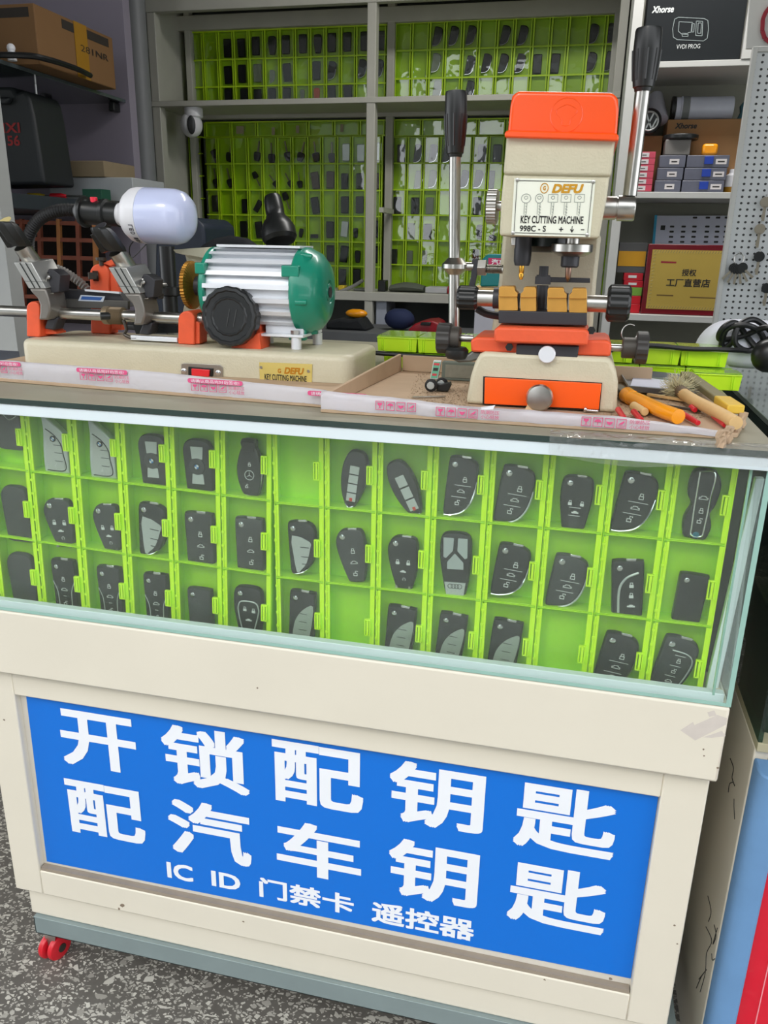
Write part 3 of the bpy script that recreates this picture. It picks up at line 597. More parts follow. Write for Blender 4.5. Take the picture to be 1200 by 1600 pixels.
FOBS = [
 (14, 664, 44, 78, 'pebble', 'dark key fob with a silver winged emblem, cut by the left edge of the photo', 0, 'wing', True),
 (87, 694, 40, 92, 'knife', 'silver blade shaped key fob, the left one of the two in the top row', 0, 'bmwknife', False),
 (160, 702, 41, 92, 'knife', 'silver blade shaped key fob, the right one of the two in the top row', 0, 'bmwknife', False),
 (239.5, 719, 44, 80, 'pebble', 'black key fob with two silver buttons and a round emblem, left of its twin', 0, 'bmw', False),
 (310, 728, 46, 83, 'pebble', 'black key fob with two silver buttons and a round emblem, right of its twin', 0, 'bmw', False),
 (391, 731, 42, 88, 'benz', 'black key fob with a three-pointed star emblem and chrome sides', 0, 'benz', False),
 (27, 803, 43, 87, 'pebble', 'plain dark rounded key fob in the middle row nearest the left edge', 0, 'plain', True),
 (95, 817, 46, 74, 'taper', 'dark tapered flip key with four small white icons, second box of the middle row', -3, 'gm', True),
 (170, 825, 43, 73, 'taper', 'dark tapered flip key with three white icons, directly below a silver blade fob', -3, 'gm', True),
 (239, 827, 45, 82, 'curve', 'flip key with a silver button panel and chrome edge in the left organiser', 2, 'silver', False),
 (313, 842, 46, 83, 'rect', 'dark rectangular flip key with faint icons, fifth box of the middle row', 0, 'buttons2', True),
 (391, 850, 46, 83, 'rect', 'dark rectangular flip key below the star-emblem fob', 0, 'buttons2', True),
 (36, 906, 42, 82, 'pebble', 'plain dark rounded key fob in the bottom row nearest the left edge', 0, 'plain', True),
 (103, 918, 37, 88, 'rect', 'flip key with curved grey side lines, leftmost of the three in the bottom row', 0, 'sides', False),
 (174, 929, 38, 88, 'rect', 'flip key with curved grey side lines, middle of the three in the bottom row', 0, 'sides', False),
 (246, 940, 38, 88, 'rect', 'flip key with curved grey side lines, rightmost of the three in the bottom row', 0, 'sides', False),
 (314, 956, 39, 74, 'rect', 'blank dark rectangular flip key at the bottom of the left organiser', 0, 'plainflip', True),
 (389, 957, 45, 82, 'round', 'black flip key with silver shield outline, lower right of the left organiser', 0, 'loop2', False),
 (553, 749, 44, 92, 'oval', 'oval black key fob with four silver buttons, leaning right', 7, 'nissan', False),
 (634, 764, 44, 94, 'oval', 'oval black key fob with silver buttons, tilted steeply left', -27, 'nissan', False),
 (720, 760, 50, 93, 'curve', 'curved black flip key with white icons right of the tilted oval fob', 3, 'buttons', False),
 (804, 774, 57, 92, 'curve', 'dark grey curved flip key in the top row, left of the rounded flip key', 5, 'buttons', True),
 (899, 787, 52, 88, 'round', 'black rounded flip key with two padlock icons side by side', 2, 'toy', False),
 (992, 786, 62, 95, 'curve', 'glossy black curved flip key with a chrome lower edge beside the tall key fob', 6, 'buttons', False),
 (1094, 789, 54, 114, 'waist', 'tall waisted key fob with a chrome outline and blue emblem, top right', 3, 'waist', False),
 (473, 855, 45, 82, 'curve', 'flip key with a silver button panel in the right organiser', -5, 'silver', False),
 (551, 868, 48, 82, 'taper', 'dark tapered flip key with three outline icons, tilted left', -7, 'buttons2', True),
 (630, 879, 50, 82, 'taper', 'tapered flip key with four white icons and steel tips, left of the four-ring fob', 0, 'gm', False),
 (712, 881, 50, 99, 'round', 'key fob with three pale grey buttons and a silver base with four rings', -2, 'audi', False),
 (798, 891, 56, 82, 'curve', 'glossy black curved flip key with icons in the middle row, right of the four-ring fob', 5, 'buttons', False),
 (886, 909, 59, 84, 'curve', 'dark grey curved flip key with icons in the middle row, above the right empty box', 5, 'buttons', True),
 (980, 920, 54, 91, 'rect', 'black rectangular flip key with a curved silver sweep', -5, 'sweep', False),
 (1078, 935, 50, 79, 'rect', 'blank black rectangular flip key under the tall waisted fob', 3, 'plainflip', False),
 (472, 965, 42, 84, 'rect', 'flip key with a grey leaf-shaped panel, leftmost in the bottom row of the right organiser', 3, 'leaf', False),
 (625, 989, 47, 84, 'rect', 'flip key with a grey leaf-shaped panel, just right of the left empty box', 4, 'leaf', False),
 (704, 1000, 46, 84, 'rect', 'flip key with a grey leaf-shaped panel, below the four-ring key fob', 5, 'leaf', False),
 (788, 1011, 50, 86, 'rect', 'black flip key with a grey leaf-shaped panel, just left of the right empty box', 5, 'leaf', False),
 (962, 1034, 60, 90, 'curve', 'black curved flip key with icons at the bottom, below the fob with a silver sweep', 7, 'buttons', False),
 (1053, 1041, 62, 94, 'curve', 'dark flip key with a silver outline loop in the bottom right corner', 8, 'loop', True),
]
ORGAN = 1
for (cx, cy, w, h, sh, lab, ti, sty, dim) in FOBS:
    bd = None
    if sty == 'bmwknife': bd = silverp
    fob(cx, cy, w, h, sh, lab, ti, sty, body=bd, dim=dim)
# ================= CARDBOARD ON THE COUNTER =================
ZT = ZG1+0.0086
def cardsheet(name, label, top, thick=0.006, walls=()):
    root = thing(name, label, 'cardboard', (sum(p[0] for p in top)/len(top), sum(p[1] for p in top)/len(top), ZT))
    b = MB(); b.rings([[(p[0], p[1], ZT+0.0002) for p in top], [(p[0], p[1], ZT+thick) for p in top]]); b.build('cardboard_panel', card, root, bevel=0.001)
    for w in walls:
        q = MB(); q.prism([Vector(p) for p in w[0]], w[1]); q.build('folded_edge', card, root, bevel=0.0008)
    return root
cl = [(-1.02, 0.122), (-0.335, 0.072), (-0.335, 0.46), (-1.02, 0.46)]
ctl = cardsheet('cardboard_sheet', 'flat cardboard under the long key cutting machine, its front edge taped with pink printed tape', cl)
cr_ = [(-0.332, 0.040), (0.175, 0.040), (0.208, 0.055), (0.228, 0.13), (0.22, 0.42), (-0.30, 0.42)]
ctr = cardsheet('cardboard_tray', 'shallow cardboard tray under the upright machine, with a worn taped front edge', cr_)
q = MB(); q.rings([[(-0.330, 0.045, ZT+0.0065), (-0.325, 0.045, ZT+0.0065), (-0.298, 0.415, ZT+0.0065), (-0.303, 0.415, ZT+0.0065)], [(-0.332, 0.045, ZT+0.024), (-0.327, 0.045, ZT+0.024), (-0.300, 0.415, ZT+0.036), (-0.305, 0.415, ZT+0.036)]]); q.build('folded_edge', card, ctr, bevel=0.0008)
q = MB(); q.box((-0.297, 0.412, ZT+0.0065), (0.13, 0.417, ZT+0.034)); q.build('rear_edge', card, ctr, bevel=0.0008)
# printed tape: a strip standing over the front edge of each sheet
def tapestrip(root, x0, x1, marks, ya, yz, HH):
    H = 0.026
    def HX(x):
        for (a, h0), (b, h1) in zip(HH[:-1], HH[1:]):
            if x <= b: return h0+(h1-h0)*max(0, (x-a)/(b-a))
        return HH[-1][1]
    YX = lambda x: ya+(yz-ya)*(x-x0)/(x1-x0)
    yb = 0.0
    b = MB(); n = 80; top = []
    prof = [(yb+0.0008, 0.0052), (yb, 0.008), (yb, 0.018), (yb, H), (yb+0.004, H+0.0028), (yb+0.009, H+0.002)]
    rows = []
    for (yy, zz) in prof:
        rows.append([b.bm.verts.new(Vector((x0+(x1-x0)*i/n, YX(x0+(x1-x0)*i/n)+yy+0.0009*noise.noise(Vector((i*.35, zz*120, x0))), ZT-0.0006+(zz*(HX(x0+(x1-x0)*i/n)/0.0288) if zz > .009 else min(zz, HX(x0+(x1-x0)*i/n)*.4))+0.0010*noise.noise(Vector((i*.22, 5, x0)))))) for i in range(n+1)])
    for a, c in zip(rows[:-1], rows[1:]):
        for i in range(n): b.bm.faces.new((a[i], a[i+1], c[i+1], c[i]))
    bmesh.ops.solidify(b.bm, geom=b.bm.faces[:], thickness=0.0003)
    tp = b.build('printed_tape', tape, root, angle=60)
    k = MB(); wv = MB()
    for (xa, kind) in marks:
        Y = YX(xa+.04)-0.0022-abs(yz-ya)*.06; tp_h = HX(xa+.04); zo = (tp_h-.0045-.0265) if kind in ('all', 'banner') else (tp_h-.0165-.0102)/1.6
        if kind in ('all', 'banner'):
            k.prism(rrect(xa+0.042, ZT+zo+0.0265, 0.086, 0.0066, 0.0028, Y), 0.0006)
            text_quad(wv, '请确认商品完好后签收!', (xa+0.004, Y-0.0004, ZT+zo+0.0241), (0.076, 0, 0), (0, 0, 0.0048))
        if kind in ('all', 'icons', 'only'):
            for j in range(4):
                x = xa+0.004+j*0.0145; z0 = ZT+zo+0.0102+(.0015 if kind == 'all' else 0); w = 0.0118
                for (a, c) in (((x, z0), (x+w, z0+.0007)), ((x, z0+w*.95), (x+w, z0+w*.95+.0007)), ((x, z0), (x+.0007, z0+w*.98)), ((x+w-.0007, z0), (x+w, z0+w*.98))): k.box((a[0], Y, a[1]), (c[0], Y+0.0005, c[1]))
                cx, cz = x+w/2, z0+w*.5
                if j == 0: k.prism([(cx-.0035, Y, cz+.0036), (cx-.0028, Y, cz+.001), (cx-.0006, Y, cz-.0006), (cx-.0006, Y, cz-.003), (cx-.0025, Y, cz-.0038), (cx+.0025, Y, cz-.0038), (cx+.0006, Y, cz-.003), (cx+.0006, Y, cz-.0006), (cx+.0028, Y, cz+.001), (cx+.0035, Y, cz+.0036)], .0005)
                if j == 1:
                    k.prism([(cx+.0042*math.cos(a), Y, cz+.0002+.0035*math.sin(a)) for a in [i*math.pi/8 for i in range(9)]], .0005); k.box((cx-.0004, Y, cz-.0038), (cx+.0004, Y+.0005, cz+.0005))
                if j == 2: k.prism([(cx-.004, Y, cz+.002), (cx, Y, cz+.0012), (cx+.004, Y, cz+.002), (cx+.003, Y, cz-.001), (cx, Y, cz-.003), (cx-.003, Y, cz-.001)], .0005)
                if j == 3:
                    k.prism([(cx-.004, Y, cz-.0012), (cx+.002, Y, cz+.003), (cx+.004, Y, cz+.003), (cx+.001, Y, cz-.0012)], .0005); k.box((cx-.004, Y, cz-.0034), (cx+.004, Y+.0005, cz-.0028))
            if kind != 'only': text_quad(k, '防潮防压', (xa+0.0635, Y, ZT+zo+0.0165), (0.024, 0, 0), (0, 0, 0.0052)); text_quad(k, '小心轻放', (xa+0.0635, Y, ZT+zo+0.0102), (0.024, 0, 0), (0, 0, 0.0052))
    k.build('tape_print', pink, tp, smooth=False, kind='stuff'); 
    if wv.bm.verts: wv.build('tape_wording', signwhite, tp, smooth=False, kind='stuff')
    else: wv.bm.free()
def X0(u, v): return at(u, v, 0.10 if u < 500 else 0.04).x
tapestrip(ctl, -1.0, -0.334, [(X0(-45, 575), 'all'), (X0(125, 585), 'all'), (X0(305, 605), 'all'), (X0(494, 625), 'banner')], 0.121, 0.071, [(-1.0, .0350), (-.6, .0340), (-.45, .0290), (-.334, .0260)])
tapestrip(ctr, -0.331, 0.185, [(X0(583, 632), 'only'), (X0(677, 642), 'icons'), (X0(903, 660), 'icons')], 0.039, 0.039, [(-.331, .0300), (-.24, .0275), (-.14, .0215), (.06, .0205), (.13, .0150), (.185, .0110)])
# torn corner of the tray
tc_ = MB()
for i, (u, v, w, h) in enumerate(((1150, 665, 14, 26), (1138, 678, 16, 16), (1160, 655, 12, 22), (1128, 684, 14, 10))):
    c = atz(u, v, ZT+0.012); r = 0.006
    tc_.rings([[c+Vector((math.cos(a)*r*random.uniform(.5, 1.3), math.sin(a)*r*random.uniform(.6, 1.5), z)) for a in [k*math.pi/5 for k in range(10)]] for z in (-0.011, -.005, 0.0, .004, 0.009)])
tc_.build('torn_corner', card, ctr, smooth=False, kind='stuff')
# sawdust-like brass filings
dm = bpy.data.materials.new('metal filings'); dm.use_nodes = True
db = dm.node_tree.nodes['Principled BSDF']; db.inputs['Roughness'].default_value = 0.6
dn = dm.node_tree.nodes.new('ShaderNodeTexVoronoi'); dn.inputs['Scale'].default_value = 420; dtc = dm.node_tree.nodes.new('ShaderNodeTexCoord'); dm.node_tree.links.new(dtc.outputs['Object'], dn.inputs['Vector'])
dr = dm.node_tree.nodes.new('ShaderNodeValToRGB'); dr.color_ramp.elements[0].color = (0.10, 0.075, 0.05, 1); dr.color_ramp.elements[1].color = (0.72, 0.58, 0.42, 1)
dm.node_tree.links.new(dn.outputs['Color'], dr.inputs[0]); dm.node_tree.links.new(dr.outputs[0], db.inputs['Base Color'])
for (u0, v0, u1, v1, lab) in ((655, 612, 735, 640, 'brass filings scattered on the tray left of the upright machine'), (965, 640, 1110, 655, 'brass filings and dust scattered on the tray right of the upright machine')):
    g = MB(); z = ZT+0.0064
    a, b_, c, d = atz(u0-25, v1-2, z), atz(u1, v1-2, z), atz(u1, v0-35, z), atz(u0, v0-35, z)
    random.seed(3)
    for _ in range(1500):
        s1, s2 = random.random(), random.random()**1.7; s3 = a.lerp(b_, s1).lerp(d.lerp(c, s1), s2)
        r = random.uniform(.0006, .0016); t = random.random()*3
        g.poly([s3+Vector((math.cos(t)*r, math.sin(t)*r, 0.0)), s3+Vector((math.cos(t+2)*r, math.sin(t+2)*r, .0003)), s3+Vector((math.cos(t+4)*r, math.sin(t+4)*r, .0012))])
    g.build('metal_filings', dm, smooth=False, label=lab, cat='filings', kind='stuff')
random.seed(11)

# ================= UPRIGHT KEY CUTTING MACHINE =================
mc = thing('key_cutting_machine', 'upright cream key cutting machine with an orange cap, two levers and an orange drawer', 'key cutting machine', (-0.04, 0.25, ZT+0.0062))
YB = 0.135
bp = ppx([(727, 634), (731, 610), (735, 588), (742, 566), (749, 554), (757, 550), (948, 559), (956, 563), (963, 580), (966, 598), (963, 650)], YB)
for k in (0, -1): bp[k].z = ZT+0.0065
b = MB(); b.prism(bp, 0.26); b.build('machine_base', cream2, mc, bevel=0.006, seg=3)
b = MB(); tp_ = ppx([(753, 549), (765, 543), (938, 550), (950, 557)], YB+0.012); b.prism(tp_, 0.18); b.build('base_step', cream2, mc, bevel=0.002)
b = MB(); b.prism(ppx([(755, 588), (941, 598), (937, 642), (754, 632)], YB-0.0006), 0.0016); b.build('drawer_gap', black, mc, smooth=False)
dp = ppx([(757.5, 590), (940, 600), (935.5, 640), (756.5, 631)], YB-0.006)
b = MB(); b.prism(dp, 0.005); dr_ = b.build('drawer', mat('bright orange drawer', (255, 92, 6), 0.4, var=0.02), mc, bevel=0.0008)
k0 = at(844, 618, YB-0.006); b = MB(); b.lathe(k0, (0, -1, 0), [(0, .009), (.010, .009), (.012, .0175), (.018, .0185), (.0215, .0165), (.022, .0135)], 36); b.build('drawer_knob', steel, dr_)
# loose masking tape scrap on the knob
b = MB(); b.prism(ppx([(820, 640), (828, 625), (833, 622), (836, 640), (830, 655), (820, 662)], YB-0.024), 0.0006); b.prism(ppx([(835, 628), (846, 628), (846, 652), (836, 640)], YB-0.024), 0.0006); b.build('masking_tape_scrap', mat('masking tape', (220, 190, 150), .7), dr_, smooth=False)
# cross slide
def plate(name, P, y, dy, m, bev=0.003, parent=None, **k):
    b = MB(); b.prism(ppx(P, y), dy); return b.build(name, m, parent or mc, bevel=bev, **k)
plate('lower_slide', [(735, 532), (744, 527), (948, 532), (956, 537), (954, 557), (736, 550)], 0.145, 0.11, orange2, 0.003)
plate('upper_slide', [(772, 514), (780, 511), (914, 515), (921, 519), (918, 540), (772, 535)], 0.125, 0.10, orange2, 0.003)
plate('slide_block', [(807, 538), (905, 541), (902, 560), (806, 554)], 0.137, 0.05, blacksteel, 0.0015)
c = at(855, 553, 0.137); b = MB(); b.lathe(c+Vector((0, -.010, 0)), (0, 1, 0), [(0, .0105), (.001, .0115), (.010, .0115)], 28); b.build('slide_pin', alu, mc)
for u, v in ((796, 542), (924, 516)):
    c = at(u, v, 0.14); b = MB(); b.cyl(c+Vector((0, -.004, 0)), c, .0055, seg=6); b.build('set_screw', black, mc)
plate('vise_rail', [(779, 485), (917, 489), (917, 509), (779, 505)], 0.15, 0.05, blacksteel, 0.001)
for (x0, x1, yt, yb_) in ((779, 809, 447, 485.5), (813, 838, 448, 486.5), (855, 886, 449, 488), (889, 917.5, 450, 489)):
    b = MB(); hz = (yb_-yt)
    f = ppx([(x0, yt+14), (x1-1, yt+14), (x1, yb_), (x0, yb_)], 0.152); b.prism(f, 0.04)
    lf = (x0 in (779, 855)); rr = 6 if lf else 0; ll = 0 if lf else 6
    rr *= .7; ll *= .7; f = ppx([(x0+.5, yt+17), (x0+.5, yt+11), (x0+.5+ll, yt+7), (x0+1+ll, yt+2.5), (x0+2.5+ll, yt+.5), (x1-2.5-rr, yt+.5), (x1-1-rr, yt+2.5), (x1-.5-rr, yt+7), (x1-.5, yt+11), (x1-.5, yt+17)], 0.148); b.prism(f, 0.03)
    b.build('brass_jaw', brass, mc, bevel=0.0006)
for k, x in enumerate((811, 887.5)):
    b = MB(); p, q_ = at(x, 452, 0.165), at(x, 486, 0.165); b.box((p.x-.0012, .158, q_.z), (p.x+.0012, .18, p.z-.006)); b.build('jaw_screw', blacksteel, mc)
for (xa, xb, y0, y1, kx0, kx1, ky0, ky1, side) in ((746, 779, 453, 478, 715, 747, 446, 483, -1), (917, 951, 461, 487, 948, 985, 445, 502, 1)):
    p, q_ = at(xa, (y0+y1)/2, 0.17), at(xb, (y0+y1)/2+1, 0.17); q_.z = p.z; r = (y1-y0)/2*mpp(xa, y0, .17)
    b = MB(); b.cyl(p, q_, r, seg=28); b.build('vise_shaft', steel, mc)
    p, q_ = at(kx0, (ky0+ky1)/2, 0.17), at(kx1, (ky0+ky1)/2, 0.17); q_.z = p.z; r = (ky1-ky0)/2*mpp(xa, ky0, .17)
    L = (q_-p).length; b = MB(); b.lathe(p, q_-p, [(0, r*.8), (.002, r*.93), (.004, r), (L-.004, r), (L-.002, r*.93), (L, r*.8)], 48, ridge=12, rd=.07); b.build('vise_knob', black, mc, angle=25)
c = at(783, 466, .17); b = MB(); b.cyl((c.x-.002, .17, c.z), (c.x-.0105, .17, c.z), .0145, seg=24); b.build('shaft_collar', blacksteel, mc)
# guide post with its nut and gauge bar
b = MB(); p, q_ = at(847, 486, .20), at(848, 446, .20); b.cyl((q_.x, .20, p.z), (q_.x, .20, q_.z), .0082); b.build('guide_post', blacksteel, mc)
b = MB(); p, q_ = at(848, 444, .20), at(848, 432, .20); b.cyl((p.x, .20, p.z), (p.x, .20, q_.z), .0125, seg=6); b.cyl((p.x, .20, q_.z), (p.x, .20, q_.z+.002), .0095); b.cyl((p.x, .20, q_.z+.002), (p.x, .20, q_.z+.014), .0065); b.build('post_nut', blacksteel, mc)
plate('gauge_bar', [(854, 433), (922, 435), (922, 442), (854, 441)], 0.195, 0.012, blacksteel, 0.0005)
# column and head
plate('machine_column', [(786, 362), (940, 366), (932, 440), (924, 540), (765, 536), (779, 440)], 0.28, 0.09, cream2, 0.006)
plate('machine_head', [(787, 270), (953, 273), (948, 310), (936, 373), (780, 368.5), (783, 310)], 0.125, 0.20, cream2, 0.004, seg=3)
plate('head_upper_shell', [(792, 206), (962, 212), (955, 276), (786, 272.5)], 0.121, 0.208, cream2, 0.004, seg=3)
plate('orange_cap', [(793, 209), (797, 165), (800, 150), (806, 143), (812, 141.5), (954, 144), (962, 147), (966, 155), (967, 170), (964, 214)], 0.117, 0.216, mat('glossy orange cap', (255, 84, 10), 0.28, var=0.03, coat=0.3), 0.006, seg=4)
capo = plate('cap_rim', [(788, 207), (793, 203), (963, 208), (967.5, 212), (966.5, 220.5), (788.5, 214.5)], 0.112, 0.226, MATS['glossy orange cap'], 0.002)
c = at(885, 180, .117); b = MB(); b.tube([c+Vector((math.cos(a)*.0195, .0002, math.sin(a)*.0195)) for a in [k*math.pi/10 for k in range(21)]], .0007, seg=6, step=.004)
b.tube([c+Vector((math.cos(a)*.010*(1+.4*math.sin(3*a)), .0002, math.sin(a)*.012)) for a in [k*math.pi/10 for k in range(21)]], .0006, seg=6, step=.004)
b.build('embossed_emblem', MATS['glossy orange cap'], mc, kind='stuff')
YP = 0.1235
pl = plate('name_plate', [(803.7, 278.3), (930.7, 281), (922, 370.5), (798.5, 367)], YP, 0.0014, mat('cream name plate', (240, 242, 226), .3, var=.02), 0)
TY = YP-0.0004
b = MB()
P4 = ppx([(808, 282), (926, 284.5), (918, 366.5), (803, 363.5)], TY)
for i in range(4):
    p, q_ = P4[i], P4[(i+1) % 4]; b.bar(p, q_, .0006, .0008, up=(0, 1, 0))
text_px(b, 'KEY CUTTING MACHINE', 813.5, 337.5, 911.5, 349.5, TY, bold=.02)
text_px(b, '998C - S', 812, 352.4, 853, 361.8, TY, bold=.02)
text_px(b, '+', 873.5, 355, 880, 361.8, TY, bold=.02); text_px(b, '↓', 891, 353, 896.5, 363.5, TY, bold=.03); text_px(b, '−', 907.5, 358.3, 913, 359.6, TY)
text_px(b, '998C', 812, 352.4, 836, 361.8, TY-.0001, bold=.0) if False else None
b.build('plate_print', textdark, pl, smooth=False, label='black print on the name plate')
b = MB(); text_px(b, 'DEFU', 862.6, 287.6, 911.7, 302, TY, bold=.045, shear=.25)
c = at(850.6, 294, TY); b.tube([c+Vector((math.cos(a)*.0048, 0, math.sin(a)*.0058)) for a in [k*math.pi/8 for k in range(17)]], .0006, seg=6, step=.003); text_px(b, 'G', 848.6, 290.5, 852.8, 297.5, TY, bold=.05)
b.build('gold_brand_letters', mat('gold ink', (206, 150, 30), .4, .3), pl, smooth=False, label='gold slanted brand letters')
b = MB()
for i, u in enumerate((822, 842.7, 864, 884.5, 905.4)):
    c = at(u, 310, TY); hw = .0055
    if i in (0, 1): b.tube([c+Vector((math.cos(a)*hw*(1.1 if i == 0 else .9), 0, math.sin(a)*hw)) for a in [k*math.pi/5 for k in range(11)]], .00035, seg=4, step=.004)
    else:
        R4 = [c+Vector(v) for v in ((-hw*1.1, 0, -hw*.8), (hw*1.1, 0, -hw*.8), (hw*1.1, 0, hw*.9), (-hw*1.1, 0, hw*.9))]
        for j in range(4): b.bar(R4[j], R4[(j+1) % 4], .0005, .0006, up=(0, 1, 0))
    b.tube([c+Vector((math.cos(a)*hw*.4, 0, .001+math.sin(a)*hw*.35)) for a in [k*math.pi/4 for k in range(9)]], .0003, seg=4, step=.004)
    for s in (-1, 1): b.bar(c+Vector((s*.0016, 0, -hw*.9)), c+Vector((s*.0014, 0, -.0195)), .0005, .0006, up=(0, 1, 0))
    for j in range(4): b.bar(c+Vector((0, 0, -.009-j*.0035)), c+Vector((.0018+.0012*(i % 2), 0, -.0105-j*.0035)), .0005, .0006, up=(0, 1, 0))
b.build('key_drawings', mat('grey print', (150, 156, 150), .6), pl, smooth=False, label='grey outline drawings of five keys', kind='stuff')
for u, v in ((808.5, 281), (927, 284), (920.5, 282), (801.5, 364), (917.5, 367)):
    if (u, v) == (920.5, 282): continue
    c = at(u, v, YP); b = MB(); b.lathe(c, (0, -1, 0), [(0, .0026), (.001, .0024), (.0017, .0012)], 16); b.build('plate_screw', steel, pl)
# spindles under the head
b = MB(); p = at(819, 364, .185); q_ = at(818, 408, .185); z1 = at(817, 415, .185).z
b.lathe((p.x, .185, p.z), (0, 0, -1), [(0, .0115), (p.z-q_.z-.018, .0115), (p.z-q_.z-.016, .0122), (p.z-q_.z, .0118), (p.z-z1, .0100)], 28); b.build('left_spindle', blacksteel, mc)
z2 = at(817, 437, .185).z; b = MB(); b.lathe((p.x, .185, z1), (0, 0, -1), [(0, .0036), (z1-z2-.010, .0036), (z1-z2-.009, .0030), (z1-z2-.006, .0038), (z1-z2, .0022)], 16); b.build('brass_tracer_tip', mat('bright brass', (226, 170, 70), .25, .9), mc)
b = MB(); p = at(895, 372, .185); za, zb = at(895, 381, .185).z, at(895, 397, .185).z
b.cyl((p.x, .185, p.z+.01), (p.x, .185, za), .0095); b.lathe((p.x, .185, za), (0, 0, -1), [(0, .0265), (.001, .028), (za-zb-.003, .028), (za-zb+.003, .018)], 40); b.build('cutter_chuck', steel, mc)
zc = at(893, 418, .185).z; b = MB(); b.lathe((p.x-.001, .185, zb-.002), (0, 0, -1), [(0, .0125), (.004, .0125), (zb-zc-.004, .0122), (zb-zc-.002, .0105)], 28); b.build('chuck_hub', blacksteel, mc)
zd = at(892, 441, .185).z; b = MB(); b.lathe((p.x-.002, .185, zc), (0, 0, -1), [(0, .0042), (zc-zd-.007, .0040), (zc-zd-.004, .0028), (zc-zd, .0004)], 16); b.build('milling_cutter', mat('copper steel', (150, 120, 105), .3, .9), mc)
b = MB(); p = at(852, 376, .235); b.lathe((p.x, .235, p.z+.004), (0, 0, -1), [(0, .036), (.012, .036), (.018, .028), (.020, .022)], 36); b.build('drive_pulley', mat('dark green black pulley', (18, 34, 32), .3), mc)
b = MB(); b.box((at(800, 375, .2).x, .19, at(800, 384, .2).z), (at(812, 375, .2).x, .215, at(800, 370, .2).z)); b.build('head_bracket', steel, mc, bevel=.001)
# knurled knob at the left of the head
p, q_ = at(761, 323, .19), at(778, 323, .19); q_.z = p.z; r = 26*mpp(770, 323, .19); L = (q_-p).length
b = MB(); b.lathe(p, q_-p, [(0, r*.9), (.0012, r), (L-.0012, r), (L, r*.9)], 90, ridge=30, rd=.035); b.build('knurled_knob', steel, mc, angle=20)
p, q_ = at(777, 322, .19), at(790, 322, .19); q_.z = p.z; b = MB(); b.cyl(p, q_, .0065); b.build('knob_stem', steel, mc)
# left feed lever
def lever(pts, rod_r, gr):
    (a, c_, d) = pts; b = MB(); b.cyl(a, c_, rod_r, seg=20); b.build('lever_rod', steel, mc)
    ax = (d-c_).normalized(); L = (d-c_).length; b = MB()
    b.lathe(c_-ax*.004, ax, [(0, gr*.62), (.004, gr*.68), (.005, gr*.78), (L*.25, gr*.88), (L*.62, gr), (L*.70, gr*1.0), (L*.95, gr*.98), (L*.99, gr*.93), (L, gr*.7)], 48, ridge=8, rd=.0)
    g = b.build('lever_grip', black, mc)
    x, y, _ = frame_of(ax); b = MB()
    for k in range(8):
        a2 = k*math.pi/4; dd = x*math.cos(a2)+y*math.sin(a2); b.tube([c_+ax*(L*.12)+dd*gr*.80, c_+ax*(L*.4)+dd*gr*.93, c_+ax*(L*.60)+dd*gr*.99], gr*.11, seg=6)
    b.build('grip_ridges', black, g, kind='stuff')
lever((at(709, 515, .235), at(711, 241, .235), at(713, 137, .235)), .0083, .0155)
b = MB(); c = at(711, 416, .235); b.lathe(c+Vector((0, 0, -.012)), (0, 0, 1), [(0, .0095), (.005, .015), (.009, .0195), (.015, .0195), (.019, .015), (.024, .0105)], 32); b.build('rod_end_joint', steel, mc)
p, q_ = at(722, 416, .235), at(740, 417, .235); q_.z = p.z; b = MB(); b.cyl(p, q_, .0062); b.build('joint_stem', steel, mc)
plate('strap_link', [(738, 405), (748, 404), (745, 430), (741, 450), (732, 449), (736, 430)], 0.23, 0.006, blacksteel, 0.0006)
p, q_ = at(747, 418, .235), at(760, 419, .235); q_.z = p.z; b = MB(); b.cyl(p, q_, .0125, seg=6); b.build('hex_nut', steel, mc, bevel=.0006)
p, q_ = at(760, 420, .235), at(786, 421, .235); q_.z = p.z; L = (q_-p).length; b = MB(); b.lathe(p, q_-p, [(L*i/24, .0070 if i % 2 else .0056) for i in range(25)], 20); b.build('threaded_stud', steel, mc)
b = MB(); b.tube([at(745, 482, .2), at(760, 490, .2), at(782, 494, .2)], .0055, seg=8); b.build('spring_arm', blacksteel, mc)
# left and right feed wheels of the slide
for (wx0, wx1, hx0, hx1, sx0, sx1, vc, R1, R2) in ((684, 705, 700, 719, 717, 740, 528, 23.5, 18), (993, 1012, 972, 996, 953, 974, 543, 25, 16)):
    Yw = .175
    for (a, c2, r, nm, m_) in ((wx0, wx1, R1, 'feed_wheel', mat('dull black knob', (52, 50, 48), .5, var=.2)), (hx0, hx1, R2, 'wheel_hub', mat('grimy knob hub', (74, 70, 64), .5, .3, var=.25)), (sx0, sx1, 5.5, 'feed_shaft', steel)):
        p, q_ = at(a, vc, Yw), at(c2, vc, Yw); q_.z = p.z; L = (q_-p).length; rr = r*mpp(a, vc, Yw); b = MB(); rg = nm == 'feed_wheel'
        b.lathe(p, q_-p, [(0, rr*.94), (.0015, rr), (L-.0015, rr), (L, rr*.94)], 48, ridge=10 if rg else 0, rd=.06); b.build(nm, m_, mc, angle=25)
b = MB(); c = at(984, 520, .175); b.tube([c+Vector((math.cos(a)*.011, math.sin(a*1.3)*.004, math.sin(a)*.011)) for a in [k*math.pi/6 for k in range(2, 13)]], .0009, seg=6); b.build('wire_ring', steel, mc)
b = MB(); p = at(714, 549, .16); b.lathe((p.x, .16, p.z-.010), (0, 0, 1), [(0, .014), (.004, .0165), (.012, .0165), (.016, .013)], 28); b.build('lever_pivot', black, mc)
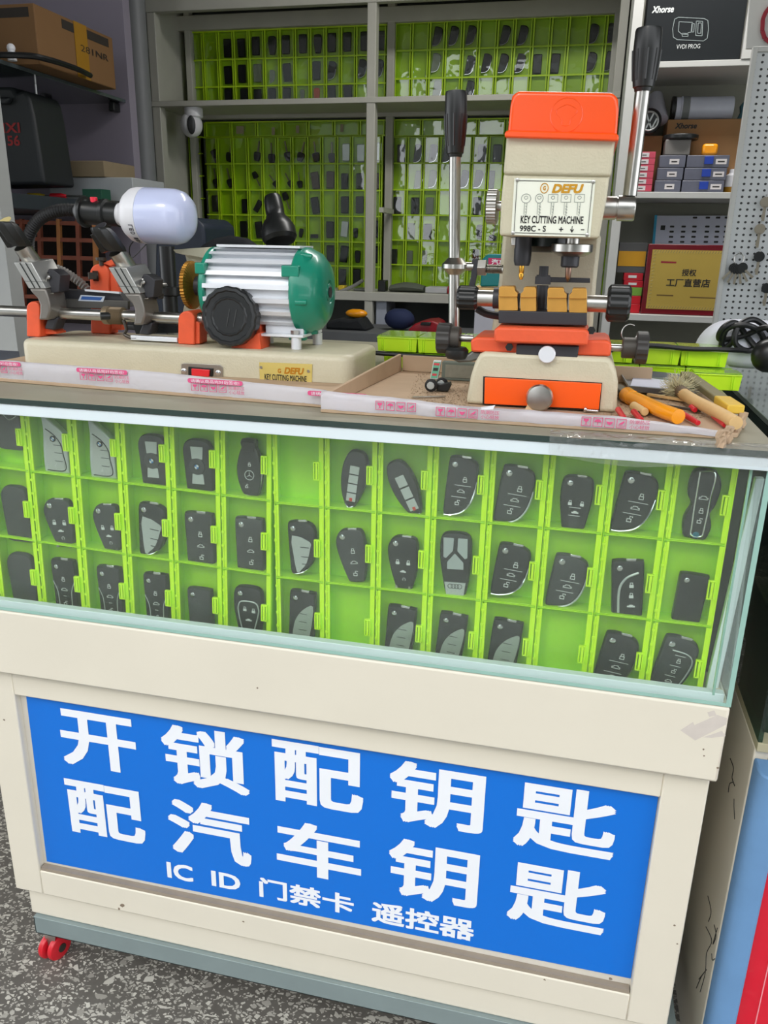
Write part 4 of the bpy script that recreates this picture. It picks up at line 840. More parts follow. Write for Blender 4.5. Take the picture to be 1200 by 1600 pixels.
plate('lower_lever', [(700, 549), (712, 556), (725, 557), (738, 548), (757, 550), (752, 561), (735, 566), (716, 567), (703, 560)], 0.155, 0.016, mat('dull grey lever', (118, 118, 114), .4, .6), 0.003)
# right lever and its hub
lever((at(984, 306, .20), at(1005, 138, .20), at(1015, 38, .20)), .0092, .0170)
p, q_ = at(938, 325, .20), at(992, 328, .20); q_.z = p.z; r = 19*mpp(960, 325, .2); L = (q_-p).length
b = MB(); b.lathe(p, q_-p, [(0, r*.92), (L*.45, r*.92), (L*.46, r*.84), (L*.49, r*.84), (L*.5, r), (L-.002, r), (L, r*.93)], 36); b.build('lever_hub', steel, mc)

# ================= LONG KEY CUTTING MACHINE =================
m1 = thing('key_duplicator', 'long cream key duplicating machine with a finned motor and green end caps', 'key cutting machine', (-0.65, 0.32, ZT+0.0062))
ZB = 1.13
def rr_xy(x0, y0, x1, y1, r, z, k=5):
    return [Vector((p.x, p.z, z)) for p in rrect((x0+x1)/2, (y0+y1)/2, x1-x0, y1-y0, r, 0, k)]
b = MB(); rg = [rr_xy(-0.953, 0.244, -0.343, 0.417, .022, ZT+0.0064), rr_xy(-0.953, 0.244, -0.343, 0.417, .022, ZB-.011)]
for a_ in (30, 60, 90): e_ = .010*(1-math.cos(math.radians(a_))); rg.append(rr_xy(-0.953+e_, 0.244+e_, -0.343-e_, 0.417-e_, .022-e_, ZB-.011+.011*math.sin(math.radians(a_))))
b.rings(rg); b.build('machine_base', cream2, m1, angle=60)
Y1 = 0.2436
def plt(name, P, y, dy, m, bev=0.001, parent=None, **k):
    b = MB(); b.prism(ppx(P, y), dy); return b.build(name, m, parent or m1, bevel=bev, **k)
sw = plt('switch_plate', [(283, 569), (288, 567.5), (344, 570), (348, 574), (348, 590), (283, 587)], Y1-.0016, .0014, steel, .0004)
plt('switch_frame', [(294, 573), (332, 576), (331, 590), (294, 588)], Y1-.0045, .003, black, .0005, sw); plt('red_rocker', [(299, 576), (327, 578), (326, 589), (299, 587)], Y1-.008, .004, mat('red rocker', (225, 40, 50), .25, coat=.4), .0008, sw)
for u, v in ((287.5, 580), (341, 583)): c = at(u, v, Y1-.0016); b = MB(); b.lathe(c, (0, -1, 0), [(0, .0048), (.0015, .0045), (.0024, .0025)], 18); b.build('plate_screw', chrome, sw)
gp = plt('gold_name_plate', [(405, 566), (488, 569), (487, 604), (406, 600)], Y1-.001, .0009, mat('yellow gold plate', (226, 206, 120), .3, .3), 0)
b = MB(); text_px(b, 'DEFU', 444, 574.5, 475, 585, Y1-.0014, bold=.04, shear=.25); text_px(b, 'G', 434, 576, 439, 583, Y1-.0014, bold=.04); b.build('gold_brand_letters', mat('dark gold ink', (196, 130, 20), .4, .2), gp, smooth=False)
b = MB(); text_px(b, 'KEY CUTTING MACHINE', 413.5, 585.8, 479, 595, Y1-.0014, bold=.015); b.build('plate_print', textdark, gp, smooth=False)
for u, v in ((408, 574), (482, 580)): c = at(u, v, Y1-.001); b = MB(); b.lathe(c, (0, -1, 0), [(0, .0026), (.001, .0024)], 14); b.build('plate_screw', steel, gp)
# main rod and orange brackets
YR = 0.30
ra, rb_ = at(-60, 482, YR), at(372, 500, YR); rb_.z = ra.z = (at(-20, 484, YR).z+at(277, 498, YR).z)/2
b = MB(); b.cyl(ra, rb_, 8.6*mpp(120, 488, YR), seg=28); b.build('main_rod', steel, m1)
def arch(name, u0, u1, vt, vb, y, dy, m=orange2, zfloor=True):
    P = []; w = (u1-u0)/2; uc = (u0+u1)/2
    for k in range(9): a = math.pi-k*math.pi/8; P.append((uc+math.cos(a)*w, vt+w-math.sin(a)*w))
    P += [(u1, vb), (u0, vb)]; pts = ppx(P, y)
    if zfloor:
        for k in (-1, -2): pts[k].z = ZB+0.0003
    b = MB(); b.prism(pts, dy); return b.build(name, m, m1, bevel=.002)
arch('rod_bracket', 41, 62, 471, 522, YR-.02, .045); plt('bracket_foot', [(60, 505), (70, 508), (88, 519), (88, 522), (60, 522)], YR-.005, .03, orange2)
arch('rod_bracket', 278, 304, 486, 538, YR-.02, .05); plt('bracket_foot', [(303, 500), (312, 505), (312, 537), (303, 538)], YR-.015, .03, orange2)
arch('rod_bracket', 380, 408, 478, 545, YR-.005, .045); plt('bracket_foot', [(360, 541), (374, 535), (404, 520), (408, 546), (364, 545)], YR-.03, .04, orange2)
arch('rear_column', 140, 170, 412, 500, .37, .03, zfloor=True); plt('rear_column_side', [(168, 420), (178, 432), (190, 462), (190, 516), (168, 514)], .375, .02, orange2)
c = at(150, 431, .37); b = MB(); b.cyl(c+Vector((-.004, -.004, 0)), c+Vector((.004, .001, 0)), .009); b.build('column_bore', darksteel, m1); b = MB(); b.bar(at(138, 431, .355), at(151, 431, .364), .012, .012); b.build('square_shank', darksteel, m1, bevel=.001)
b = MB(); c = at(158, 406, .37); b.lathe(c+Vector((0, 0, -.010)), (0, 0, 1), [(0, .004), (.008, .004), (.009, .0095), (.014, .0095)], 20); b.build('thumb_screw', darksteel, m1)
plt('column_tab', [(160, 411), (175, 405), (178, 414), (172, 416)], .37, .02, orange2)
# handwheel
c = at(360, 494.5, .262); ax = Vector((0.02, -1, 0.06)).normalized(); R_ = 46*mpp(360, 494, .262)
b = MB(); b.lathe(c+ax*(-.014), ax, [(0, R_*.92), (.002, R_), (.020, R_), (.023, R_*.95), (.0235, R_*.86), (.0215, R_*.82), (.0210, R_*.66), (.0225, R_*.62), (.0225, R_*.60), (.021, R_*.56), (.021, R_*.06)], 96, ridge=16, rd=.022); hw_ = b.build('hand_wheel', mat('black bakelite', (34, 36, 37), .32, var=.15), m1, angle=30)
x_, y_, _ = frame_of(ax); b = MB()
for k in range(2):
    o = c+ax*.0075; b.bar(o+x_*(-.004+.012*k)-y_*.016, o+x_*(.002+.012*k)+y_*.012, .0016, .0012, up=tuple(ax))
b.build('wheel_scratches', fobgrey, hw_, kind='stuff')
b = MB(); p, q_ = at(311, 498, YR-.0), at(330, 500, YR); q_.z = p.z; L = (q_-p).length
b.lathe(p, q_-p, [(L*i/16, .0105 if i % 2 else .0072) for i in range(17)], 22); b.build('coil_spring', steel, m1)
# motor
YM = .335; ca = at(342, 450, YM); cb = at(473, 456, YM); cz = (ca.z+cb.z)/2; RM = 63*mpp(420, 450, YM)
xa, xb = ca.x, cb.x
b = MB(); NF = 32; rs = [[], []]
prof = []
for i in range(NF):
    a0 = 2*math.pi*i/NF
    for (da, rr) in ((0, .84), (.30, .84), (.34, 1.0), (.92, 1.0), (.96, .84)):
        a = a0+da*2*math.pi/NF; prof.append((math.cos(a)*RM*(rr if da not in (.34, .92) else rr), math.sin(a)*RM*rr))
# fins: fewer, thin plates round a drum
b.cyl((xa, YM, cz), (xb, YM, cz), RM*.86, seg=48); b.build('motor_drum', alu, m1)
b = MB()
for i in range(20):
    a = math.radians(9+i*18); d = Vector((0, math.cos(a), math.sin(a))); t = Vector((0, -math.sin(a), math.cos(a)))
    if -1.05 > math.sin(a)*1.2: continue
    p0, p1 = Vector((xa+.001, YM, cz))+d*RM*.84, Vector((xa+.001, YM, cz))+d*RM
    for w in (0,):
        q4 = [p0-t*.0016, p1-t*.0010, p1+t*.0062, p1+t*.0062-d*.0016, p1-d*.0022+t*.0012, p0+t*.0016]
        b.rings([q4, [p+Vector((xb-xa-.002, 0, 0)) for p in q4]])
b.build('cooling_fins', alu, m1, bevel=0, kind='stuff', label='aluminium cooling fins')
tbm = MB(); p = at(346, 386, YM-.01); tbm.box((p.x, YM-.03, cz+RM*1.0), (at(478, 390, YM).x, YM+.04, cz+RM*1.0+.004)); tbm.build('motor_top_bar', alu, m1, bevel=.0006)
b = MB(); b.prism([(xb-.045, YM-.062, cz-.015), (xb-.02, YM-.062, cz-.015), (xb, YM-.062, ZB+.012), (xb-.065, YM-.062, ZB+.012)], .12) if False else None
b.box((at(408, 518, YM-.04).x, YM-.055, ZB+.020), (at(478, 518, YM-.04).x, YM+.05, ZB+.0245)); b.box((at(415, 518, YM-.04).x, YM-.040, ZB+.024), (at(474, 518, YM-.04).x, YM+.035, cz-RM*.72)); b.build('motor_foot_plate', alu, m1, bevel=.001)
for (u, y) in ((463, YM-.045), (496, YM+.035), (420, YM+.02)):
    c = at(u, 530, y); b = MB(); b.lathe((c.x, y, ZB+.0003), (0, 0, 1), [(0, .0085), (.0195, .0085)], 24); b.build('motor_foot', alu, m1)
c = at(461, 513, YM-.045); b = MB(); b.cyl((c.x, YM-.045, ZB+.0246), (c.x, YM-.045, ZB+.031), .0075, seg=6); b.build('foot_bolt', steel, m1)
b = MB(); e = Vector((xb-.002, YM, cz)); b.lathe(e, (1, 0, 0), [(0, RM*.98), (.003, RM*1.03), (.016, RM*1.03), (.020, RM*.99), (.034, RM*.90), (.045, RM*.70), (.049, RM*.45), (.050, RM*.28), (.0465, RM*.26), (.0465, RM*.22), (.050, RM*.20), (.050, RM*.14)], 56); ec = b.build('green_end_cap', green, m1)
b = MB(); b.cyl(e+Vector((.049, 0, 0)), e+Vector((.0515, 0, 0)), RM*.13); b.build('shaft_end', blacksteel, ec)
for k in range(5):
    a = math.radians(18+72*k+30); d = Vector((0, math.cos(a), math.sin(a))); b = MB(); b.cyl(e+Vector((.012, 0, 0))+d*RM*.98, e+Vector((.030, 0, 0))+d*RM*.95, .0055, .004, seg=12); b.build('cap_lug', green, ec)
for (zz, yy) in ((.035, -.060), (-.068, -.030)):
    b = MB(); b.box((e.x-.012, YM+yy-.006, cz+zz-.010), (e.x+.018, YM+yy+.006, cz+zz+.008)); b.build('cap_lug', green, ec, bevel=.002)
b = MB(); e2 = Vector((xa+.003, YM, cz)); b.lathe(e2, (-1, 0, 0), [(0, RM*.97), (.002, RM*1.0), (.008, RM*1.0), (.012, RM*.93), (.016, RM*.6), (.017, RM*.3)], 56); lc = b.build('green_front_cap', green, m1)
b = MB(); b.box((xa-.012, YM-.066, cz+.026), (xa+.006, YM-.054, cz+.044)); b.build('cap_lug', green, lc, bevel=.002)
b = MB(); s0 = at(301, 443, YM); b.cyl((s0.x, YM, cz+.003), (xa-.012, YM, cz+.003), .0165, seg=28); b.build('motor_shaft', blacksteel, m1)
wx = at(298, 440, YM).x; b = MB(); Rw = 36.5*mpp(298, 440, YM); b.lathe((wx-.006, YM, cz+.004), Vector((1, 0.0, 0)), [(0, Rw*.30), (.001, Rw*.5), (.003, Rw*.96), (.004, Rw), (.011, Rw), (.013, Rw*.90), (.016, Rw*.5), (.018, Rw*.4)], 140, ridge=46, rd=.03)
b.build('brass_cutter_wheel', brasswheel, m1, angle=18)
plt('wheel_guard', [(270, 390), (343, 385), (346, 395), (341, 408), (300, 400), (286, 398), (274, 395)], YM+.035, .006, cream2, .001); plt('guard_shield', [(289, 398), (330, 390), (333, 470), (325, 520), (280, 512), (287, 480), (300, 440)], YM+.05, .005, cream2, .001)
plt('guard_lower', [(300, 480), (320, 470), (318, 515), (276, 512), (285, 492)], YM+.03, .006, cream2, .001)
# the two clamps: slotted jaws, steel stem and black wing knob
def clamp(du, dv, rot, side):
    s = side
    f0 = [(21+du, 410+dv), (49+du, 410+dv), (71+du, 451+dv), (45+du, 451+dv)]
    y = YR-.035
    cl_ = MB(); cl_.prism(ppx(f0, y), (.012, .045, .006)); j = cl_.build('clamp_jaw', mat('worn clamp steel', (176, 176, 172), .35, .75, var=.15), m1, bevel=.0012)
    sl = MB()
    for t in (.36, .68):
        p0 = at(f0[0][0]+(f0[1][0]-f0[0][0])*t, 411+dv, y-.0004); p1 = at(f0[3][0]+(f0[2][0]-f0[3][0])*t, 450+dv, y-.0004)
        sl.bar(p0, p1, .0016, .0012, up=(0, 1, 0))
    sl.build('jaw_slots', black, j, kind='stuff')
    b = MB(); b.bar(at(36+du, 439+dv, y-.0004), at(70+du, 440.5+dv, y-.0004), .0006, .0006, up=(0, 1, 0)); b.build('jaw_seam', blacksteel, j)
    p0, p1 = at(50+du, 408+dv, y+.026), at(34+du, 385+dv, y+.010)
    b = MB(); b.lathe(p0, p1-p0, [(-.004, .0150), (.002, .0150), ((p1-p0).length, .0140)], 28); b.build('clamp_stem', steel, m1)
    d = (p1-p0).normalized(); x, yv, _ = frame_of(d); L = 44*mpp(30+du, 370+dv, y); k = []
    b = MB()
    for t, w, h in ((0, .0150, .016), (.2, .0170, .019), (.78, .0165, .019), (.92, .0150, .0165), (1.0, .0125, .0140)):
        ce = p1+d*(t*L); k.append([ce+Vector((1, 0, 0))*w*math.cos(a)*1.15+Vector((0, -.55, .83))*0+yv*0+x.cross(d)*0+(Vector((0, 1, 0)).cross(d)).normalized()*0+Vector((0, 1, 0))*h*math.sin(a) for a in [i*math.pi/4+math.pi/8 for i in range(8)]])
    b.rings(k); kn = b.build('wing_knob', black, m1, bevel=.001)
    b = MB(); side_ = Vector((-1, 0, -.35)).normalized()
    q0 = p1+d*(L*.12); q1 = p1+d*(L*.86); b.rings([[q0+Vector((0, -.006, 0)), q0+Vector((0, .006, 0)), q0+side_*.024+Vector((0, .005, 0)), q0+side_*.024+Vector((0, -.005, 0))], [q1+Vector((0, -.006, 0)), q1+Vector((0, .006, 0)), q1+side_*.021+Vector((0, .005, 0)), q1+side_*.021+Vector((0, -.005, 0))]])
    b.build('knob_wing', black, kn, bevel=.001)
    b = MB(); b.lathe(p1+d*L, d, [(0, .0125), (.0012, .0125), (.0014, .0110)], 24); b.build('knob_cap', mat('worn cream badge', (206, 190, 130), .45) if du == 0 else blacksteel, kn, label='pale round badge on the knob' if du == 0 else None)
    # saddle below the jaw, curving down to grip the rod
    P = [(45, 451), (71, 451), (74, 462), (77, 474), (78, 486), (74, 500), (60, 500), (62, 488), (62, 476), (58, 466), (50, 458)]
    b = MB(); b.prism(ppx([(u+du, v+dv) for u, v in P], y-.002), .052); b.build('clamp_saddle', mat('dull saddle steel', (128, 124, 118), .4, .6, var=.25), m1, bevel=.003)
    b = MB(); b.prism(ppx([(74+du, 498+dv), (90+du, 496+dv), (84+du, 516+dv), (68+du, 514+dv)], y+.02), .03); b.build('saddle_foot', blacksteel, m1, bevel=.003)
    P = [(72, 428), (76, 426), (78, 455), (83, 458), (92, 456), (94, 430), (84, 422), (76, 420)]
    b = MB(); b.prism(ppx([(u+du, v+dv) for u, v in P], y+.012), .03); b.build('jaw_lug', blacksteel, m1, bevel=.002)
    b = MB(); b.tube([at(73+du, 434+dv, y+.009), at(72+du, 457+dv, y+.009), at(84+du, 458.5+dv, y+.009)], .0011, seg=6, step=.004); b.build('wire_clip', steel, m1)
    c = at(77+du, 433+dv, y+.011); b = MB(); b.lathe(c, (0, -1, 0), [(0, .0035), (.003, .0033), (.004, .002)], 14); b.build('clamp_screw', steel, m1)
clamp(0, 0, 0, 0); clamp(148, 8, 0, 0)
# carriage between the clamps
plt('carriage_plate', [(92, 452), (186, 458), (200, 480), (84, 474)], YR+.022, .03, blacksteel, .001); plt('carriage_front', [(84, 466), (200, 470), (200, 484), (84, 480)], YR+.012, .008, mat('dusty carriage steel', (86, 84, 80), .5, .4), .001)
b = MB(); b.bar(at(134, 453.5, YR+.018), at(188, 457.5, YR+.018), .006, .003); b.build('bright_edge_rail', alu, m1)
lb = plt('blue_label', [(126, 461), (164, 463), (161, 471.5), (122, 470)], YR+.011, .0008, mat('silver label', (196, 204, 214), .4, .2), 0); plt('label_print', [(128, 463), (160, 464.5), (157, 469.5), (126, 468)], YR+.0105, .0004, mat('blue print', (40, 84, 150), .5), 0, lb)
p = at(163, 491, YR); q_ = at(194, 492, YR); q_.z = p.z = ra.z; L = (q_-p).length
b = MB(); b.lathe(p, q_-p, [(0, .010), (.001, .0155), (L*.3, .0158), (L*.32, .0135)] + [(L*(.34+.6*i/14), .0150 if i % 2 else .0125) for i in range(15)] + [(L*.97, .015), (L, .010)], 28); b.build('collar_spring', mat('brown grimy steel', (138, 122, 98), .45, .5, var=.2), m1)
c = at(157, 494, YR-.02); b = MB(); b.cyl(c, c+Vector((.012, .010, 0)), .0065, seg=16); b.build('collar_screw', black, m1)
b = MB(); b.bar(at(206, 527, YR-.01), at(279, 531, YR-.01), .010, .008); b.build('slide_guide_rod', alu, m1, bevel=.001)
b = MB(); b.tube([at(193, 500, YR-.012), at(198, 515, YR-.012), at(194, 522, YR-.012), at(206, 528, YR-.012), at(214, 528, YR-.012)], .0032, seg=8, step=.005); b.build('bent_wire_stop', darksteel, m1)
plt('lower_carriage', [(205, 500), (278, 508), (278, 520), (212, 522)], YR+.03, .02, mat('dark blue grey guard', (30, 36, 42), .5), .001)
plt('angle_arm', [(228, 456), (248, 459), (247, 468), (226, 463)], YR, .02, blacksteel, .001)
for u, v in ((232, 460), (223, 438)): c = at(u, v, YR-.012); b = MB(); b.lathe(c, (0, -1, 0), [(0, .004), (.003, .004), (.004, .002)], 14); b.build('clamp_screw', steel, m1)
# flexible lamp arm, socket and bulb (clamped to the machine)
lamp = thing('gooseneck_work_lamp', 'white LED bulb on a black corrugated gooseneck lamp fixed behind the long machine', 'lamp', at(150, 505, .385))
b = MB(); b.tube([at(50, 430, .375), at(46, 398, .37), at(45, 370, .36), at(58, 346, .355), at(78, 333, .35), at(100, 328, .35), at(122, 329, .35)], .0112, seg=16, ripple=.24, step=.0026); b.build('gooseneck', rubber, lamp, angle=25)
b = MB(); b.tube([at(50, 430, .375), at(66, 420, .38), at(88, 420, .385), at(112, 432, .385), at(136, 452, .388), at(152, 480, .39), at(160, 506, .392)], .0088, seg=16, ripple=.24, step=.0028); b.build('lower_hose', mat('worn grey hose', (120, 118, 114), .5, .3, var=.2), lamp, angle=25)
b = MB(); c = at(170, 508, .392); b.tube([at(158, 506, .392), at(166, 500, .392), at(178, 503, .392), at(176, 511, .392), at(162, 513, .392)], .006, seg=12, ripple=.16, step=.0022); b.build('hose_coil_end', rubber, lamp, angle=80)
p, q_ = at(120, 330, .35), at(190, 336, .35); d = (q_-p).normalized(); L = (q_-p).length
b = MB(); b.lathe(p, d, [(0, .013), (.006, .015), (.008, .022), (.014, .0262), (.019, .0262), (.0195, .021), (.022, .0205), (.052, .0215), (.054, .0245), (.060, .0245), (.062, .0200), (L-.004, .0205), (L-.004, .012)], 36); so = b.build('lamp_socket', black, lamp)
b = MB(); c = at(150, 316, .35); b.cyl(c+Vector((0, -.006, -.004)), c+Vector((0, -.006, .008)), .0062, seg=14); b.build('red_switch', mat('bright red knob', (240, 40, 66), .3), lamp, bevel=.0006)
p, q_ = at(185, 335, .35), at(301, 340.5, .35); d = (q_-p).normalized(); L = (q_-p).length; RL = 41.5*mpp(250, 340, .35)
b = MB(); b.lathe(p, d, [(0, .0165), (.002, .0185), (.008, .0195), (.010, .021), (.022, RL*.80), (.032, RL*.96), (.040, RL), (.054, RL*1.005)], 48); hs = b.build('bulb_housing', white, lamp)
b = MB(); b.lathe(p+d*.0542, d, [(0, RL*.99), (.002, RL*1.005), (L-.0542-.030, RL*.99), (L-.0542-.016, RL*.90), (L-.0542-.006, RL*.70), (L-.0542-.001, RL*.40), (L-.0542, RL*.02)], 48); b.build('frosted_diffuser', lampglass, lamp)
b = MB()
for i, chh in enumerate('LED 18W'):
    if chh == ' ': continue
    a = math.radians(200+i*8.0); yb = Vector((0, math.cos(a), math.sin(a))); tg = Vector((0, -math.sin(a), math.cos(a)))
    o = p+d*.0500+yb*(RL*1.012); text_quad(b, chh, o, tg*.0050, -d*.008, bold=.02)
b.build('bulb_print', mat('grey bulb print', (70, 70, 76), .6), hs, smooth=False)
b = MB(); b.tube([at(213, 372, .36), at(203, 385, .37), at(203, 398, .375), at(208, 402, .375), at(228, 382, .36)], .0011, seg=6); b.build('thin_wire', black, lamp)
# ================= SMALL THINGS ON THE CARDBOARD TRAY =================
ZC = ZT+0.0066
def px_thing(name, label, cat, parts, group=None):
    """parts: (part name, material, builder) ; first builder decides where the thing stands"""
    bs = []
    for (n, m, f, bev) in parts:
        b = MB(); f(b); bs.append((n, m, b, bev))
    co = [v.co for v in bs[0][2].bm.verts]; lo = Vector((sum(c.x for c in co)/len(co), sum(c.y for c in co)/len(co), min(c.z for c in co)))
    r = thing(name, label, cat, lo, group)
    for n, m, b, bev in bs: b.build(n, m, r, bevel=bev)
    return r
def single(name, label, cat, m, f, bev=0.0, group=None, **k):
    b = MB(); f(b); return b.build(name, m, None, label=label, cat=cat, group=group, bevel=bev, **k)
grn = mat('green printed card', (96, 176, 140), .5)
a = atz(672, 592, ZC); h = 0.030
px_thing('matchbox', 'small green and white printed box leaning against the grey whetstone', 'box', [
 ('box_body', white, lambda b: b.prism([a, a+Vector((.013, 0, 0)), a+Vector((.0165, .008, h)), a+Vector((.0035, .008, h))], .008), .0004),
 ('printed_face', grn, lambda b: b.prism([a+Vector((.001, -.0006, .0015)), a+Vector((.0122, -.0006, .0015)), a+Vector((.0154, .0072, h-.0015)), a+Vector((.0044, .0072, h-.0015))], .0003), 0),
 ('red_print', red, lambda b: (b.prism([a+Vector((.0042, .0052, .0225)), a+Vector((.0138, .0052, .0225)), a+Vector((.0143, .0062, .0262)), a+Vector((.0048, .0062, .0262))], .0003), b.prism([a+Vector((.003, .0000, .0055)), a+Vector((.0105, .0000, .0055)), a+Vector((.0110, .0010, .0092)), a+Vector((.0035, .0010, .0092))], .0003)), 0),
 ('black_print', textdark, lambda b: b.prism([a+Vector((.004, .0026, .0135)), a+Vector((.0120, .0026, .0135)), a+Vector((.0126, .0038, .0185)), a+Vector((.0046, .0038, .0185))], .0003), 0)])
p0, p1 = atz(689, 594, ZC), atz(740, 595, ZC)
px_thing('whetstone', 'grey green rectangular whetstone block behind the toy wheels', 'whetstone', [
 ('stone_block', mat('grey green stone', (104, 112, 102), .8, var=.12, scale=80, bump=.3), lambda b: b.box((p0.x, p0.y+.004, ZC), (p1.x+.02, p0.y+.022, ZC+.030)), .001),
 ('worn_face', mat('worn stone face', (132, 130, 116), .8, var=.2, scale=120), lambda b: b.box((p0.x+.006, p0.y+.0030, ZC+.005), (p1.x+.014, p0.y+.0036, ZC+.026)), 0)])
w0 = atz(673, 612, ZC)
def wheel(b, c, r): b.lathe(c+Vector((0, .0035, 0)), (0.1, -1, 0), [(0, r*.8), (.001, r), (.006, r), (.007, r*.82)], 28)
px_thing('toy_wheel_axle', 'broken black toy axle with two silver-rimmed wheels lying on the tray', 'toy part', [
 ('front_wheel', rubber, lambda b: wheel(b, w0+Vector((0, 0, .0100)), .0098), 0),
 ('front_rim', silverp, lambda b: b.lathe(w0+Vector((0, -.0030, .0100)), (0.1, -1, 0), [(0, .0062), (.0014, .0058), (.0016, .0020)], 10), 0),
 ('rear_wheel', rubber, lambda b: wheel(b, w0+Vector((.013, .022, .0098)), .0096), 0),
 ('rear_rim', silverp, lambda b: b.lathe(w0+Vector((.013, .0155, .0098)), (0.1, -1, 0), [(0, .0060), (.0012, .0056)], 18), 0),
 ('axle_block', black, lambda b: b.prism([w0+Vector(v) for v in ((.008, .004, .001), (.026, .004, .001), (.030, .004, .010), (.028, .004, .015), (.014, .004, .011), (.008, .004, .012))], .014), .0008)])
k0 = atz(645, 622, ZC)
single('loose_key', 'thin silver key lying on the tray below the toy wheels', 'key blade', steel, lambda b: b.bar(k0+Vector((0, 0, .0015)), k0+Vector((.045, .022, .0015)), .004, .0016), .0003)
s0 = atz(912, 644, ZC)
px_thing('screw', 'small silver screw lying in front of the orange drawer', 'screw', [
 ('screw_shaft', chrome, lambda b: b.lathe(s0+Vector((.004, 0, .003)), (1, -.12, 0), [(.0014*i, .0021 if i % 2 else .0016) for i in range(12)], 14), 0),
 ('screw_head', chrome, lambda b: b.lathe(s0+Vector((.004, 0, .0038)), (-1, .12, 0), [(0, .0022), (.002, .0042), (.003, .0042), (.0042, .0030)], 18), 0)])
for (u0, v0, u1, v1, lab) in ((752, 634, 770, 640, 'small torn white paper scrap at the left foot of the upright machine'),):
    c0, c1 = atz(u0, v1, ZC+.023), atz(u1, v1, ZC+.023); 
    single('paper_scrap', lab, 'paper', white, lambda b: b.rings([[c0, c1, c1+Vector((.002, .006, .004)), c0+Vector((-.002, .008, .001))], [p+Vector((0, 0, .0006)) for p in (c0, c1, c1+Vector((.002, .006, .004)), c0+Vector((-.002, .008, .001)))]]), smooth=False)
# metal dish with paper, right of the machine
def dish(b):
    P = [atz(u, v, ZC+.004) for u, v in ((985, 612), (1075, 620), (1096, 610), (1080, 596), (985, 586), (972, 592))]
    cc = sum(P, Vector())/len(P); b.rings([[p*0.92+cc*0.08 for p in P], P, [p+(p-cc)*.08+Vector((0, 0, .010)) for p in P], [p+(p-cc)*.04+Vector((0, 0, .010)) for p in P], [p*.95+cc*.05+Vector((0, 0, .002)) for p in P]])
def dpap(b):
    P = [atz(u, v, ZC+.0085) for u, v in ((985, 603), (1055, 608), (1060, 597), (990, 588))]; b.rings([P, [p+Vector((0, 0, .0006)) for p in P]])
px_thing('metal_dish', 'shallow grey metal dish with paper in it, behind the bristle brush', 'dish', [('dish_pan', mat('grey tin', (150, 154, 160), .35, .5), dish, .0008), ('paper_liner', mat('pale blue paper', (206, 208, 224), .6), dpap, 0)])
# yellow handled scraper
def pz(u, v, z): return atz(u, v, ZC+z)
px_thing('yellow_handled_scraper', 'tool with a glossy orange-yellow plastic handle and dark shank beside the machine base', 'tool', [
 ('handle', mat('yellow orange plastic', (250, 160, 20), .22, coat=.4), lambda b: b.tube([pz(982, 620, .010), pz(1000, 626, .011), pz(1030, 640, .011), pz(1052, 648, .011), pz(1060, 651, .011)], .0098, seg=18), 0),
 ('handle_collar', MATS['yellow orange plastic'], lambda b: b.cyl(pz(979, 617, .010), pz(988, 622, .010), .0118, .0110), .001),
 ('shank', mat('dark bronze metal', (92, 82, 66), .45, .4), lambda b: b.bar(pz(962, 606, .010), pz(981, 618, .010), .017, .012), .002)])
# bristle brush
random.seed(5)
bc = pz(1052, 598, .022)
def brist(b):
    ax = (pz(1052, 598, .022)-pz(1066, 615, .014)).normalized()
    for _ in range(420):
        d = (ax+Vector((random.gauss(0, .75), random.gauss(0, .75), random.gauss(0, .75)))).normalized(); L = random.uniform(.018, .034)
        s = pz(1062, 610, .015); m_ = s+d*L*.5; e = s+(d+Vector((random.gauss(0, .3), random.gauss(0, .3), random.gauss(0, .3)))).normalized()*L
        e.z = max(e.z, ZC+.001); m_.z = max(m_.z, ZC+.001)
        for p, q in ((s, m_), (m_, e)):
            if (q-p).length > 1e-4: b.cyl(p, q, .00035, .0003, seg=3, caps=(False, False))
px_thing('bristle_brush', 'worn brush with splayed pale bristles and a bare wooden handle', 'brush', [
 ('wooden_handle', wood, lambda b: b.tube([pz(1066, 614, .013), pz(1085, 626, .013), pz(1105, 636, .012), pz(1128, 648, .012), pz(1150, 661, .012)], .0085, seg=14), 0),
 ('ferrule', mat('brown binding', (110, 92, 74), .7), lambda b: b.cyl(pz(1056, 606, .015), pz(1070, 616, .013), .0088, .0092), .0008),
 ('bristles', bristle, brist, 0)])
px_thing('file_tool', 'dusty dark flat bar tool with a yellow end behind the brush handle', 'tool', [
 ('tool_bar', mat('dusty olive metal', (126, 118, 84), .6, var=.25), lambda b: b.bar(pz(1072, 585, .018), pz(1128, 625, .018), .020, .010), .002),
 ('yellow_end', mat('worn yellow plastic', (222, 184, 66), .5, var=.15), lambda b: b.bar(pz(1128, 625, .018), pz(1150, 640, .018), .022, .012), .002)])
for (a_, b2, lab) in (((966, 640), (975, 653), 'red plastic stick end next to the machine base, leftmost'), ((990, 643), (1002, 656), 'red plastic stick end between the machine base and yellow handle'), ((1062, 644), (1091, 661), 'red pen shaped stick right of the yellow handle'), ((1116, 650), (1133, 664), 'red plastic stick half under the brush handle'), ((1080, 636), (1086, 641), 'short red stub behind the red pen')):
    single('red_stick', lab, 'stick', red, lambda b: b.cyl(pz(a_[0], a_[1], .006), pz(b2[0], b2[1], .005), .0042, .0034, seg=14), .0006, group='red sticks on the tray')
single('wooden_stick', 'pale rounded wooden stick lying left of the yellow handle', 'stick', wood, lambda b: b.cyl(pz(990, 634, .006), pz(1008, 644, .006), .0062, .0055, seg=14), .001)
